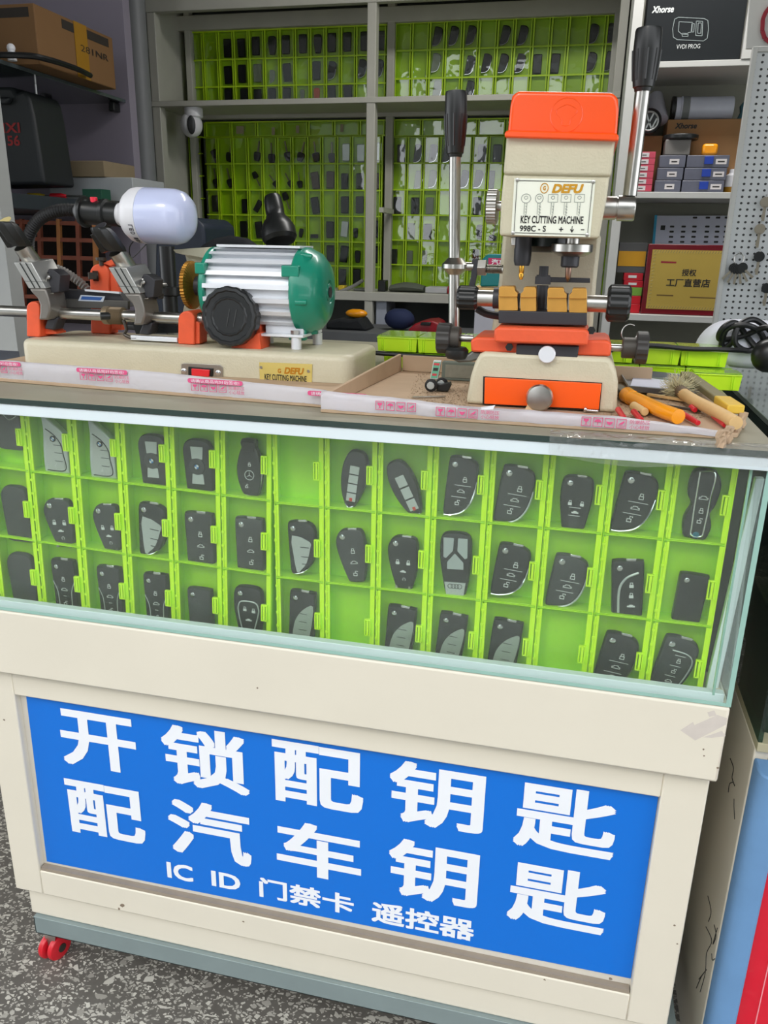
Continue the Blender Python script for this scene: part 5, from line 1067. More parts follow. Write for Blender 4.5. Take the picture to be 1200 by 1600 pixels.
for (a_, b2, w, m_, lab) in (((1012, 616), (1110, 632), .006, wood, 'long thin wooden strip lying behind the yellow handle'), ((985, 628), (1000, 645), .004, darksteel, 'dark metal needle file left of the yellow handle'), ((1000, 628), (1095, 642), .004, darksteel, 'long dark rod crossing under the brush handle')):
    single('thin_rod', lab, 'rod', m_, lambda b: b.bar(pz(*a_, .004), pz(*b2, .004), w, .004), .0006)

# ================= LIME ORGANISERS LYING FLAT BEHIND THE MACHINES =================
def flat_org(label, x0, n, y, z, depth=.105):
    r = thing('parts_organiser', label, 'parts organiser', (x0+n*PX/2, y, z)); r['group'] = 'lime organisers lying flat'
    proto = None
    for i in range(n):
        if proto is None:
            b = MB(); w = PX-.001; b.rings([[(0.002, 0.002, 0), (w-.002, .002, 0), (w-.002, depth, 0), (.002, depth, 0)], [(0, 0, .026), (w, 0, .026), (w, depth, .026), (0, depth, .026)]], caps=(True, True))
            for a_ in (.008, .0115, w-.016, w-.0125): b.box((a_, -.0012, .002), (a_+.0016, .003, .0255))
            b.box((0, -.0016, .0242), (w, .003, .0262)); o = b.build('compartment', limeb, r, local=True, bevel=.0004, smooth=False)
            l_ = MB().box((.001, .002, .0268), (w-.001, depth-.002, .0285)); lo = l_.build('clear_lid', mat('dusty clear lid', (150, 190, 70), .15, coat=.5, var=.2, scale=40), o, local=True, smooth=False)
            o.location = (x0-r.location.x, 0, 0); proto = (o, lo)
        else:
            c = proto[0].copy(); COL.objects.link(c); c.parent = r; c.location = (x0+i*PX-r.location.x, 0, 0); d = proto[1].copy(); COL.objects.link(d); d.parent = c
    return r
ZL = ZT+.0002
xl = at(590, 532, .49).x
flat_org('lime organiser lying flat behind the machines, lower one of two stacked', xl+.012, 8, .49, ZL)
flat_org('lime organiser lying flat behind the machines, upper one of two stacked', xl, 8, .485, ZL+.0305)
xr = at(1157, 565, .45).x
flat_org('short lime organiser lying flat at the right rear corner, lower one', xr-1*PX+.004, 1, .43, ZL, .05)
# cables
cab_m = mat('black cable', (20, 22, 24), .45)
single('power_cable', 'black cable running along the front of the stacked lime organisers', 'cable', cab_m, lambda b: b.tube([at(560, 549, .475), at(592, 552, .475), at(650, 556, .475), at(705, 560, .475), at(820, 562, .475), at(930, 556, .475), at(968, 542, .475), at(1020, 540, .475), at(1075, 545, .475), at(1125, 546, .475), at(1165, 548, .50)], .0042, seg=10))
loops = [(1150, 530), (1128, 545), (1135, 515), (1165, 508), (1188, 520), (1200, 545), (1215, 540), (1200, 512), (1160, 525), (1125, 530), (1130, 512), (1150, 505), (1170, 530), (1190, 550), (1215, 552), (1210, 525), (1180, 500), (1155, 508), (1148, 535), (1170, 548), (1200, 530), (1230, 535)]
single('cable_coil', 'tangled coil of thick black cable lying on the white bag at the right', 'cable', cab_m, lambda b: b.tube([at(u, v, .56+.012*math.sin(i*1.7)) for i, (u, v) in enumerate(loops)], .0052, seg=10))
def bag(b):
    P = ppx([(1082, 562), (1092, 535), (1108, 515), (1130, 503), (1160, 500), (1200, 502), (1240, 506), (1240, 580), (1150, 580)], .60); cc = sum(P, Vector())/len(P)
    sm = lambda s, y: [Vector((cc.x+(p.x-cc.x)*s, y+.006*noise.noise(p*30), cc.z+(p.z-cc.z)*s)) for p in P]
    b.rings([sm(.55, .575), sm(.9, .585), sm(1.0, .61), sm(.97, .66), sm(.85, .68)])
bg = MB(); bag(bg); bgo = bg.build('plastic_bag', mat('white plastic bag', (226, 228, 240), .4, bump=.4, bscale=30), label='crumpled white plastic bag under the black cable coil', cat='bag'); sub = bgo.modifiers.new('s', 'SUBSURF'); sub.levels = 2; sub.render_levels = 2
single('black_adapter', 'rounded black power adapter at the right edge below the cable coil', 'adapter', black, lambda b: b.ball(at(1203, 556, .47), .030, 20, (1, .8, .95)))

# ================= NEIGHBOURING COUNTER ON THE RIGHT =================
nb = thing('neighbour_counter', 'cream and glass counter at the right edge with a blue corner post and red front', 'counter', (.5, .6, FL))
XN = 0.300
MB().box((XN, .07, FL), (XN+.02, 1.3, .632)).build('side_panel', cream, nb, bevel=.002)
MB().box((XN+.02, .08, FL), (1.2, 1.3, .628)).build('counter_body', mat('dark counter inside', (60, 56, 50), .8), nb)
MB().box((XN, .06, .633), (1.2, 1.3, .647)).build('case_floor', mat('cream ledge', (176, 170, 140), .6), nb, bevel=.001)
MB().box((XN, .062, .6475), (XN+.006, 1.3, 1.045)).build('side_pane', clear('green side glass', (.35, .52, .44), 1.52, 0.0, haze=.05, hazecol=(.3, .45, .38)), nb, smooth=False)
MB().box((XN, .055, 1.0455), (1.2, 1.3, 1.054)).build('top_pane', mat('smeared grey glass', (112, 122, 116), .15, var=.2, scale=9, coat=.6), nb, bevel=.0005)
MB().box((XN+.012, .09, .6475), (1.2, 1.28, 1.03)).build('interior_shade_block', mat('dark green interior shade', (34, 52, 44), .35, var=.4, scale=8), nb)  # solid block, its dark green stands in for the shaded case interior
b = MB()
for x_, y_ in ((.302, .022),): b.rings([[(.300, .066, z), (.300, .038, z), (.303, .026, z), (.312, .018, z), (.322, .015, z), (.333, .015, z), (.333, .066, z)] for z in (FL, .2, .4, .608, .620)])
b.build('blue_corner_post', mat('chalky blue paint', (104, 146, 190), .6, var=.14, scale=14, bump=.3, bscale=60), nb, bevel=.003)
MB().box((.3335, .022, FL), (1.2, .066, .618)).build('red_front_panel', mat('glossy red panel', (216, 10, 44), .25, var=.06, coat=.4), nb, bevel=.001)
MB().box((.360, .0205, FL), (.3615, .0215, .6)).build('panel_seam', mat('pale pink line', (240, 150, 160), .4), nb)
b = MB()
for pts in ([(1141, 1185), (1146, 1200), (1144, 1215), (1148, 1228)], [(1138, 1238), (1140, 1225), (1146, 1222)], [(1147, 1248), (1147, 1262), (1148, 1280)], [(1103, 1448), (1112, 1470), (1104, 1490), (1102, 1520), (1094, 1550)], [(1092, 1530), (1104, 1515), (1096, 1526), (1088, 1544)], [(1116, 1445), (1119, 1462), (1114, 1475), (1121, 1450)], [(1112, 1490), (1113, 1500), (1117, 1498)], [(1106, 1400), (1111, 1424), (1107, 1440)]):
    Q = [atx(u, v, XN-.0004) for u, v in pts]; Q = [q for q in Q]; b.tube(Q, .0007, seg=5)
b.build('marker_scribbles', textdark, nb, kind='stuff', label='black marker scribbles on the cream side')

# ================= BACK SHELVING WITH WALL ORGANISERS =================
YF, YK = 2.6, 2.92
def X(u, v, y): return at(u, v, y).x
def Z(u, v, y): return at(u, v, y).z
sh = thing('display_shelving', 'tall grey painted shelving unit against the back wall holding lime organisers', 'shelving', (-1.1, 2.75, FL))
def post(u0, u1, v, y, dy=.05, zt=2.6): b = MB(); b.box((X(u0, v, y), y, FL), (X(u1, v, y), y+dy, zt)); return b.build('post', greyframe, sh, bevel=.003)
post(233, 246, 100, YF); post(573, 587, 100, YF); post(961, 975, 100, YF)
post(290, 299, 100, YK-.06, .04); post(604, 616, 100, YK-.06, .04); post(957, 967, 60, YK-.06, .04)
xl_, xr_ = X(233, 100, YF)+.001, X(975, 100, YF)-.001
def board(nm, z0, z1, y0=YF-.004, y1=YK+.02, m=greyframe): b = MB(); b.box((xl_, y0, z0), (xr_, y1, z1)); return b.build(nm, m, sh, bevel=.002)
zs = Z(400, 160, YF)
board('shelf', zs-.010, zs+.012); board('shelf', Z(640, 468, YF)-.012, Z(640, 460, YF)+.004)
board('top_rail', Z(400, 12, YF), Z(400, 0, YF)+.06, y1=YF+.03); zz = Z(430, 42, YK-.06); b = MB(); b.box((xl_, YK-.061, zz), (xr_, YK-.03, zz+.06)); b.build('rear_top_rail', greyframe, sh, bevel=.002)
zz = Z(430, 183, YK-.06); b = MB(); b.box((xl_, YK-.061, zz-.004), (xr_, YK-.03, zz+.035)); b.build('rear_rail', greyframe, sh, bevel=.002)
board('shelf', 2.30, 2.33); b = MB(); b.box((xl_, YF+.02, FL), (xl_+.012, YK+.02, 2.6)); b.build('side_panel', greyframe, sh)
b = MB(); b.box((xl_, YK+.022, FL), (xr_, YK+.03, 2.6)); b.build('back_panel', shopwall, sh)
b = MB(); b.box((X(588, 326, YF), YF+.05, Z(600, 331, YF)), (X(588, 326, YF)+.02, YK-.06, Z(600, 323, YF))); b.build('cross_brace', greyframe, sh)
# lower cupboard boards
b = MB(); b.box((X(586, 500, YF), YF+.02, FL), (X(602, 500, YF), YF+.2, Z(640, 468, YF)-.013)); b.build('lower_divider', mat('pale divider', (170, 176, 188), .6), sh)
lidb = clear('glossy back lids', tint=(.97, .98, .97), refl=1.65, rough=.03, wave=.22, wscale=12, haze=.0)
YO = YK-.035
def wallorg(label, us, vs, ref, lids=True, rim=limeback2):
    """us: column edges in px at row ref v; vs: row edges in px at column ref u"""
    xs = [X(u, ref[1], YO) for u in us]; zs2 = [Z(ref[0], v, YO) for v in vs]
    r = thing('wall_organiser', label, 'parts organiser', ((xs[0]+xs[-1])/2, YO, min(zs2)))
    b = MB(); b.box((xs[0], YO+.020, zs2[-1]), (xs[-1], YO+.024, zs2[0]))
    b.build('organiser_back', limeback, r, smooth=False)
    b = MB()
    for z in zs2: b.box((xs[0], YO, z-.003), (xs[-1], YO+.0195, z+.003))
    b2 = MB()
    for x in xs: b2.box((x-.0085, YO-.001, zs2[-1]), (x-.0045, YO+.0192, zs2[0])); b2.box((x+.0015, YO-.003, zs2[-1]), (x+.0075, YO+.0192, zs2[0]))
    b.build('row_dividers', rim, r, smooth=False, kind='stuff'); b2.build('column_dividers', rim, r, smooth=False, kind='stuff')
    l_ = MB(); k = 0
    for i in range(len(xs)-1):
        for j in range(len(zs2)-1):
            yy = YO-.0035; tx = random.uniform(-.0012, .0012); tz = random.uniform(-.0012, .0012)
            q = [(xs[i]+.009, yy-tx, zs2[j]-.004), (xs[i+1]-.009, yy+tx, zs2[j]-.004), (xs[i+1]-.009, yy+tx+tz, zs2[j+1]+.004), (xs[i]+.009, yy-tx+tz, zs2[j+1]+.004)]
            l_.rings([q, [(p[0], p[1]+.0008, p[2]) for p in q]])
    l_.build('clear_lids', lidb, r, smooth=False, kind='stuff')
    return xs, zs2
def lsp(a, b2, n): return [a+(b2-a)*i/n for i in range(n+1)]
random.seed(2)
wallorg('lime wall organiser of key boxes, upper left above the first shelf', lsp(294.6, 603.5, 13), [46, 91, 134, 177], (420, 100))
wallorg('lime wall organiser of key boxes, upper right above the first shelf', [616.5, 643, 670, 695, 721.7, 747, 775, 801.7, 830, 858, 885, 915, 943, 970], [31, 75, 120, 165], (760, 90))
wallorg('lime wall organiser of small key boxes, lower left bay behind the motor', lsp(320, 595, 12), [214, 256, 297, 336.5, 376, 413, 451], (430, 300))
wallorg('lime wall organiser of small key boxes, lower right bay behind the lever', lsp(610, 960, 14), [213, 254.7, 297, 337, 377, 416, 452], (720, 300))
wallorg('row of wide lime boxes along the top of the lower left bay', lsp(321, 602, 7), [190, 213], (430, 200))
wallorg('row of wide lime boxes along the top of the lower right bay', lsp(615, 966, 8), [186, 212], (720, 200))
wallorg('narrow lime organiser column standing at the left end of the lower bay', [301, 320], [214, 240, 275, 310, 345, 380, 415], (310, 300))
# keys on the wall organisers
bfob = mat('far black fob', (11, 14, 15), .35, var=.2)
def mkfob(w, h, tp):
    b = MB(); sh_ = {'f': 'rect', 'c': 'curve', 'o': 'round', 'p': 'pebble'}.get(tp, 'rect'); P = [Vector((p.x*w, 0, p.z*h)) for p in smoothloop(OUT[sh_], 2)]
    b.rings([[p+Vector((0, .009, 0)) for p in P], [p+Vector((0, .003, 0)) for p in P], [p*.9 for p in P]]); return b
PROTO = {}
def bk(u, v, tp, label, tilt=0, s=1.0, group='keys in the wall organisers', m=None):
    c = at(u, v, YO+.006); key = (tp, m)
    if key not in PROTO:
        if tp in 'fcop':
            b = mkfob(.038, .076, tp); o = b.build('car_key_fob', m or bfob, local=True, angle=30)
            if tp == 'c':
                q = MB(); q.tube([(.019, -.001, .005), (.014, -.001, -.022), (.002, -.001, -.034), (-.016, -.001, -.038)], .0013, seg=5); q.build('chrome_trim', chrome, o, local=True)
        else:
            b = MB(); P = [Vector((p.x*.034, 0, p.z*.040-.018)) for p in smoothloop(OUT['round'], 2)]; b.rings([[p+Vector((0, .008, 0)) for p in P], [p+Vector((0, .003, 0)) for p in P], [Vector((p.x*.9, 0, (p.z+.018)*.9-.018)) for p in P]]); o = b.build('car_key', m or bfob, local=True, angle=30)
            q = MB(); q.box((-.0035, .003, .001), (.0035, .005, .050)); q.build('key_blade', mat('dull blade', (130, 124, 100), .4, .6), o, local=True)
        PROTO[key] = o; n = o
    else:
        src = PROTO[key]; n = src.copy(); COL.objects.link(n)
        for ch_ in src.children: d = ch_.copy(); COL.objects.link(d); d.parent = n
    n.location = c; n.rotation_euler = (0, math.radians(tilt), 0); n.scale = (s, s, s); tag(n, label, 'car key', group)
ORD = ['first', 'second', 'third', 'fourth', 'fifth', 'sixth', 'seventh', 'eighth', 'ninth', 'tenth', 'eleventh', 'twelfth']
def rowof(panel, row, items):
    items = sorted(items)
    for i, it in enumerate(items):
        u, v, tp = it[:3]; tl = it[3] if len(it) > 3 else 0; s = it[4] if len(it) > 4 else 1.0; m = it[5] if len(it) > 5 else None
        kind = 'blade key' if tp == 'k' else 'black key fob' if m is None else it[6]
        bk(u, v, tp, '%s, %s bay, %s key of its %s row' % (kind, panel, ORD[i], row), tl, s, m=m)
brownf = mat('brown fob', (74, 58, 44), .4); redf = mat('orange red fob', (190, 74, 30), .4); greyf = mat('clear grey fob', (120, 130, 110), .3); silf = mat('silver fob', (210, 216, 214), .2, .4)
rowof('upper left', 'top', [(354.5, 75, 'f'), (376.5, 74.5, 'f', -2), (399, 71.5, 'f'), (424.5, 70.5, 'o'), (446, 69.5, 'f'), (472.5, 68, 'f'), (496, 68, 'o'), (518, 66, 'f'), (542, 65, 'f'), (569, 64, 'f'), (595.5, 63, 'f')])
rowof('upper left', 'middle', [(355.5, 117, 'f', -2), (377.5, 115, 'f'), (401.5, 114, 'f', 0, 1, greyf, 'clear grey key fob'), (425, 119, 'c', 0, .7, greyf, 'small clear grey key fob'), (448, 113, 'f', -4), (494, 110, 'f'), (518.5, 110, 'c', 4), (566, 107, 'c', 4), (592, 107, 'c', 4)])
rowof('upper left', 'bottom', [(356, 152, 'f'), (380.5, 152, 'f'), (402, 153, 'f'), (424.5, 152, 'f'), (447.5, 151, 'f', 3), (472, 148, 'o', 0, .6, greyf, 'small grey key fob'), (494.5, 148, 'o', 0, .75, redf, 'orange red key fob'), (518, 147, 'f', -3), (543, 145, 'f', -4)])
rowof('upper right', 'top', [(683.5, 57, 'c', 8), (709, 56, 'c', 7), (736, 55, 'c', 8), (789.5, 55, 'c', 8), (817, 55, 'c', 8), (927.5, 53, 'c', 8), (955.5, 52, 'c', 8)])
rowof('upper right', 'middle', [(681, 98, 'c', 6, 1, greyf, 'grey key fob behind a shiny lid'), (734, 102, 'c', 8), (760, 99, 'c', 8), (786.5, 99, 'c', 8), (813, 99, 'c', 8), (839.5, 100, 'f'), (867.5, 99, 'f', 3), (924, 97, 'c', 8), (952, 95.5, 'c', 10)])
rowof('upper right', 'bottom', [(683, 141, 'c', 6, 1, greyf, 'grey key fob behind a shiny lid'), (734, 141, 'c', 8)])
rowof('lower left', 'top', [(336, 244, 'f', -25, .8), (358.5, 239, 'k', 14), (402, 238, 'k', 12), (423.5, 241, 'k'), (448, 238, 'k', -12), (470.5, 239, 'k', 18), (492.5, 239, 'k', -8), (518, 240, 'k'), (540.5, 238, 'f', 0, 1, silf, 'silver and black key fob'), (563.5, 239, 'f', 0, 1, silf, 'silver and black key fob'), (590.5, 237, 'f', 0, 1, silf, 'silver and black key fob')])
rowof('lower left', 'second', [(336.5, 280, 'k', -8), (358, 280, 'k', -12), (400, 278, 'k', 155, .8), (428, 284, 'k', -38, .8), (451.5, 283, 'k', -28, .8), (467.5, 283, 'k', -8, .8), (492, 282, 'f', -8, 1, brownf, 'brown key fob'), (515.5, 281, 'f', 0, 1, brownf, 'brown key fob'), (538, 283, 'f', 0, .9), (561.5, 283, 'f', 0, .9), (589, 283, 'f', 0, .9, brownf, 'brown key fob')])
rowof('lower left', 'third', [(336, 318, 'f'), (382, 322, 'f', 0, .85), (402.5, 322, 'f', 32, .75), (447, 312, 'k', 160, .9), (492, 321, 'f', -8), (538, 320, 'f'), (561.5, 320, 'f')])
rowof('lower left', 'fourth', [(337.5, 359, 'f'), (357.5, 360, 'f', -15, .6), (380, 358, 'f'), (404, 359, 'f', -6), (470, 364, 'o', 10, .55), (491, 369, 'f', 90, .5), (515, 359, 'f'), (538, 358, 'f', 6, .95, silf, 'pale silver key fob'), (555.5, 364, 'o', 0, .6), (587, 358, 'f')])
rowof('lower left', 'fifth', [(515.5, 396, 'f'), (537, 397, 'f', 5), (558.5, 401, 'o', 0, .75), (587, 398, 'f')])
rowof('lower left', 'bottom', [(534.5, 433, 'f'), (557, 433, 'f')])
rowof('lower right', 'top', [(626.5, 240, 'f'), (653, 240, 'c', 5), (677, 240, 'c', 5), (699, 240, 'c', 5), (752.5, 240, 'f', 3), (776.5, 240, 'f')])
rowof('lower right', 'second', [(654, 281, 'c', 5, 1, greyf, 'grey key fob behind a shiny lid'), (676, 280, 'c', 5, 1, greyf, 'grey key fob behind a shiny lid'), (726, 280, 'c', 5), (747.5, 280, 'c', 5), (766, 281, 'f')])
rowof('lower right', 'third', [(620.5, 321, 'f'), (648, 322, 'f'), (671, 322, 'f', 0, 1, greyf, 'grey key fob behind a shiny lid'), (745, 322, 'f')])
rowof('lower right', 'fourth', [(642, 362, 'f', 0, 1, greyf, 'grey key fob behind a shiny lid'), (668, 363, 'f'), (749, 362, 'o', 0, .8), (770, 368, 'k', 10)])
rowof('lower right', 'fifth', [(614.5, 402, 'f'), (640, 402, 'f', 0, .8, greyf, 'grey key fob behind a shiny lid'), (662, 402, 'f', 0, .8, greyf, 'grey key fob behind a shiny lid'), (743, 400, 'f', 0, .8)])
# security camera hanging from the shelf
c = at(299, 166, YF+.03); sc_ = thing('security_camera', 'white dome security camera hanging under the left end of the shelf', 'camera', (c.x, YF+.03, c.z-.12))
zt_ = zs-.0105; mm = mpp(299, 190, YF)
b = MB(); b.lathe((c.x, YF+.05, zt_), (0, 0, -1), [(0, 14.5*mm), (.035, 14.5*mm), (.040, 12*mm)], 32); b.build('camera_base', white, sc_)
cc = at(299, 195, YF+.05); b = MB(); b.ball((cc.x, YF+.05, cc.z), 17.5*mm, 28, (1, 1, 1.08)); b.build('camera_ball', white, sc_)
dc = (Vector(CP)-Vector((cc.x, YF+.05, cc.z))).normalized(); sx_ = Vector((dc.y, -dc.x, 0)).normalized(); up_ = sx_.cross(dc).normalized(); up_ = up_ if up_.z > 0 else -up_; oc = Vector((cc.x, YF+.05, cc.z))
b = MB(); b.rings([[oc+dc*(k*17.5*mm)+sx_*(math.cos(a)*6.3*mm*f)+up_*(math.sin(a)*13.5*mm*f) for a in [i*math.pi/12 for i in range(24)]] for k, f in ((.55, 1), (.98, 1), (1.03, .8))]); b.build('lens_panel', black, sc_)
# paper tags on the wide boxes
for u, v in ((375, 203), (427, 205), (465, 202), (534, 200)):
    single('paper_tag', 'small faded paper tag on the wide lime box at %s of the row' % {375: 'the left', 427: 'the second place', 465: 'the middle', 534: 'the right'}[u], 'tag', mat('faded paper tag', (150, 140, 110), .8), lambda b: b.prism(ppx([(u-6, v-6), (u+6, v-6), (u+6, v+6), (u-6, v+6)] if u == 375 else [(u-2.5, v-6), (u+2.5, v-6), (u+2.5, v+6), (u-2.5, v+6)], YO-.006), .001))
# ================= LEFT SIDE OF THE SHOP =================
ctn = mat('brown carton board', (126, 92, 56), .8, var=.08, scale=6)
xw = X(197, 160, 2.15)
zg = Z(150, 162, 2.148)
single('glass_shelf', 'dark glass shelf on the left wall carrying the large brown carton', 'shelf', mat('dark glass shelf', (70, 80, 84), .12, var=.1, coat=.5), lambda b: b.box((-2.9, .9, zg), (xw, 2.148, zg+.012)), .001)
for u in (75, 180):
    p = at(u, 165, 2.13); single('shelf_bracket', 'small black bracket under the %s end of the glass shelf' % ('left' if u == 75 else 'right'), 'bracket', black, lambda b: b.box((p.x-.012, 2.10, zg-.035), (p.x+.012, 2.147, zg-.001)), .004)
za = zg+.0125; A = atz(62, 100, za); B_ = atz(160, 141, za); zt1 = at(60, 4, A.y).z
cbx = thing('cardboard_box', 'large brown carton with black stripes and yellow tape on the upper left glass shelf', 'box', (A.x-.2, (A.y+B_.y)/2, za))
MB().box((A.x-.55, A.y, za+.0004), (A.x, B_.y, zt1)).build('carton_body', ctn, cbx, bevel=.003)
hh = zt1-za
MB().box((A.x+.0003, A.y+.14, zt1-hh*.22), (A.x+.001, B_.y-.03, zt1-hh*.06)).build('black_stripe', mat('faded black print', (48, 42, 36), .8), cbx)
MB().box((A.x-.5, A.y-.001, zt1-hh*.22), (A.x-.02, A.y-.0003, zt1-hh*.06)).build('black_stripe', MATS['faded black print'], cbx)
yt = A.y+(B_.y-A.y)*.46; MB().box((A.x+.0011, yt, za+.001), (A.x+.0018, yt+.075, zt1)).build('yellow_tape', mat('dull yellow tape', (160, 116, 32), .4), cbx)
MB().box((A.x-.5, A.y-.0018, za+.001), (A.x-.40, A.y-.0011, zt1)).build('yellow_tape', MATS['dull yellow tape'], cbx)
b = MB(); text_quad(b, '281NR', (A.x+.0022, yt+.03, za+hh*.50), (0, .17, 0), (0, 0, hh*.12), bold=.0); b.build('carton_print', MATS['faded black print'], cbx, smooth=False)
# things along the shelf edge
p = atz(66, 90, za); single('white_plastic_part', 'small white plastic part on the glass shelf before the carton', 'part', white, lambda b: (b.cyl((A.x-.06, A.y-.05, za+.0006), (A.x-.06, A.y-.05, za+.03), .014, .010), b.ball((A.x-.06, A.y-.05, za+.036), .013, 12)), 0)
single('black_cable', 'thin black cable hanging over the edge of the glass shelf', 'cable', cab_m, lambda b: b.tube([(A.x-.25, A.y-.10, za+.012), (A.x-.02, A.y-.06, za+.013), (A.x+.03, A.y+.0, za+.012), (A.x+.035, A.y+.14, za+.013), (A.x+.02, A.y+.25, za+.012)], .009, seg=8))
# hanging rod
single('shelf_rod', 'thin white metal rod hanging below the glass shelf beside the black tool case', 'rod', mat('pale metal rod', (200, 200, 200), .3, .5), lambda b: b.cyl(at(54, 116, 1.75)+Vector((0, 0, .05)), at(67, 246, 1.75), .004, seg=10))
# black tool case
blk = mat('black case plastic', (30, 34, 36), .55, var=.15)
zc_ = at(60, 288, 1.65).z
tcs = thing('tool_case', 'large black plastic tool case with faded red lettering at the upper left edge', 'case', at(20, 288, 1.7))
b = MB(); b.prism(ppx([(-140, 135), (18, 135), (24, 145), (36, 140), (45, 150), (52, 180), (62, 240), (70, 288), (-120, 292)], 1.60), .18); b.build('case_shell', blk, tcs, bevel=.012, seg=3)
b = MB(); b.prism(ppx([(-60, 150), (14, 152), (10, 163), (-60, 162)], 1.575), .022); b.build('case_handle', blk, tcs, bevel=.006)
b = MB(); text_px(b, 'RELIXI', -34, 192, 31, 208, 1.598, bold=.02); text_px(b, 'TOP 56', -34, 212, 31, 228, 1.598, bold=.02); b.build('red_lettering', mat('faded red print', (150, 34, 34), .6), tcs, smooth=False)
# middle shelf, flat carton, pale box, tools
zm = at(100, 306, 1.6).z
ms = single('steel_shelf', 'dark steel shelf across the left wall under the black tool case', 'shelf', mat('dark blue steel', (48, 54, 62), .5, var=.1), lambda b: b.box((-2.9, 1.2, zm-.05), (X(206, 300, 2.10), 2.12, zm-.004)), .002)
zb2 = zm-.0035
pb = at(140, 298, 2.0)
single('pale_box', 'pale grey flat box under the brown flat carton on the left', 'box', mat('pale grey board', (178, 182, 184), .6), lambda b: b.prism([(X(76, 290, 1.85), 1.85, zb2), (X(208, 300, 1.85), 1.85, zb2), (X(208, 300, 1.85), 1.85, Z(140, 277, 1.85)), (X(76, 290, 1.85), 1.85, Z(140, 277, 1.85))], .24), .003)
z0 = Z(140, 277, 1.85)+.0006
fc = thing('flat_carton', 'flat brown carton with yellow tape lying on the pale box at the left', 'box', (X(140, 270, 1.84), 1.9, z0))
P = [(X(62, 265, 1.84), 1.84), (X(163, 265, 1.84), 1.84), (X(211, 270, 2.05), 2.05), (X(211, 270, 2.05)-.35, 2.09)]
z1_ = Z(120, 251, 1.84)
b = MB(); b.rings([[(x, y, z0) for x, y in P], [(x, y, z1_) for x, y in P]]); b.build('carton_body', mat('dusty brown carton', (140, 124, 98), .85, var=.1), fc, bevel=.003)
MB().box((X(88, 265, 1.84), 1.838, z0+.002), (X(108, 265, 1.84), 1.8396, z1_)).build('yellow_tape', MATS['dull yellow tape'], fc)
for (u0, v0, u1, v1, m_, lab, r) in ((41, 289, 68, 292, mat('yellow plastic', (220, 190, 50), .4), 'yellow handled screwdriver lying on the dark shelf at the left', .010), (77, 293, 102, 295, red, 'red handled screwdriver on the dark shelf right of the yellow one', .010)):
    y = 1.30; zq = zb2
    a_, c_ = at(u0, v0, 1.75), at(u1, v1, 1.75); a_.z = c_.z = zb2+r
    t = thing('screwdriver', lab, 'screwdriver', (a_+c_)/2-Vector((0, 0, r))); b = MB(); b.lathe(a_, c_-a_, [(0, r*.6), (.004, r), ((c_-a_).length*.7, r), ((c_-a_).length, r*.6)], 16); b.build('handle', m_, t)
    b = MB(); b.cyl(c_, c_+(c_-a_).normalized()*.08, .003, seg=10); b.build('shaft', steel, t)
single('green_box', 'small dark green box on the shelf behind the lamp socket', 'box', mat('dark green card', (24, 80, 60), .6), lambda b: b.box((X(128, 295, 1.75), 1.75, zb2), (X(158, 295, 1.75), 1.81, zb2+.035)), .001)
# rusty wire rack with clutter
rk = thing('wire_rack', 'rusty red and orange wire rack standing in the dark behind the long machine', 'rack', at(80, 478, 1.7))
rr = mat('rusty red rack', (128, 66, 46), .7, var=.3); ro = mat('dull orange wood', (168, 110, 60), .7, var=.2)
for y in (1.7, 1.95):
    b = MB(); us = (8, 34, 62, 92, 122, 148)
    for v in (346, 372, 400, 432, 462): b.bar(at(4, v, y), at(150, v+4, y), .012, .014)
    b.build('rack_bars', rr, rk, kind='stuff')
    for u in us: b = MB(); b.bar(at(u, 342, y), at(u+4, 480, y), .014, .014, up=(0, 1, 0)); b.build('rack_upright', rr if u % 4 else ro, rk)
b = MB(); b.box((at(0, 400, 2.05).x, 2.05, at(0, 500, 2.05).z), (at(150, 400, 2.05).x, 2.12, at(0, 345, 2.05).z)); b.build('rack_back', mat('dark rack backing', (40, 32, 30), .9, var=.3), rk)
# white post and dark blue bag at the far left
b = MB(); pA = at(27, 540, .85); b.box((pA.x-.055, .85, FL), (pA.x, .90, 1.70)); 
b.build('upright_post', mat('white grey post', (170, 172, 170), .5, var=.05), label='white grey square post at the left edge behind the rod', cat='post')
single('dark_blue_bag', 'dark blue bag hanging behind the white post at the left edge', 'bag', mat('dark blue cloth', (26, 38, 74), .8), lambda b: b.prism(ppx([(-60, 430), (2, 432), (8, 470), (8, 560), (-60, 570)], .95), .05), .01)
b = MB(); P = [atz(u, v, ZT+.0008) for u, v in ((-40, 572), (33, 572), (30, 552), (-40, 548))]; b.rings([P, [p+Vector((0, 0, .004)) for p in P]]); b.build('printed_booklet', mat('dark printed booklet', (70, 74, 84), .5, var=.5, scale=90), label='dark patterned booklet lying at the left end of the long machine', cat='booklet')
# black stand, dark bin, chair, desk lamp behind the long machine
st_ = thing('camera_stand', 'black clamp stand rising behind the lamp bulb and long machine', 'stand', (at(262, 490, .7).x, .7, at(262, 500, .7).z))
b = MB(); pq = at(263, 430, .7); b.cyl((pq.x, .7, at(263, 505, .7).z), (pq.x, .7, at(263, 385, .7).z), 12*mpp(263, 430, .7), seg=20); b.build('stand_column', black, st_)
b = MB(); b.lathe((pq.x, .7, at(263, 462, .7).z), (0, 0, 1), [(0, .022), (.002, .026), (.018, .026), (.02, .022)], 28); b.build('clamp_ring', black, st_)
b = MB(); c = at(251, 446, .66); b.lathe(c+Vector((0, .03, 0)), (-.3, -1, 0), [(0, .006), (.028, .006), (.03, .003)], 14); b.build('clamp_bolt', steel, st_)
b = MB(); b.box((pq.x-.10, .62, at(263, 512, .7).z), (pq.x+.10, .80, at(263, 503, .7).z)); b.build('stand_base', black, st_, bevel=.004)
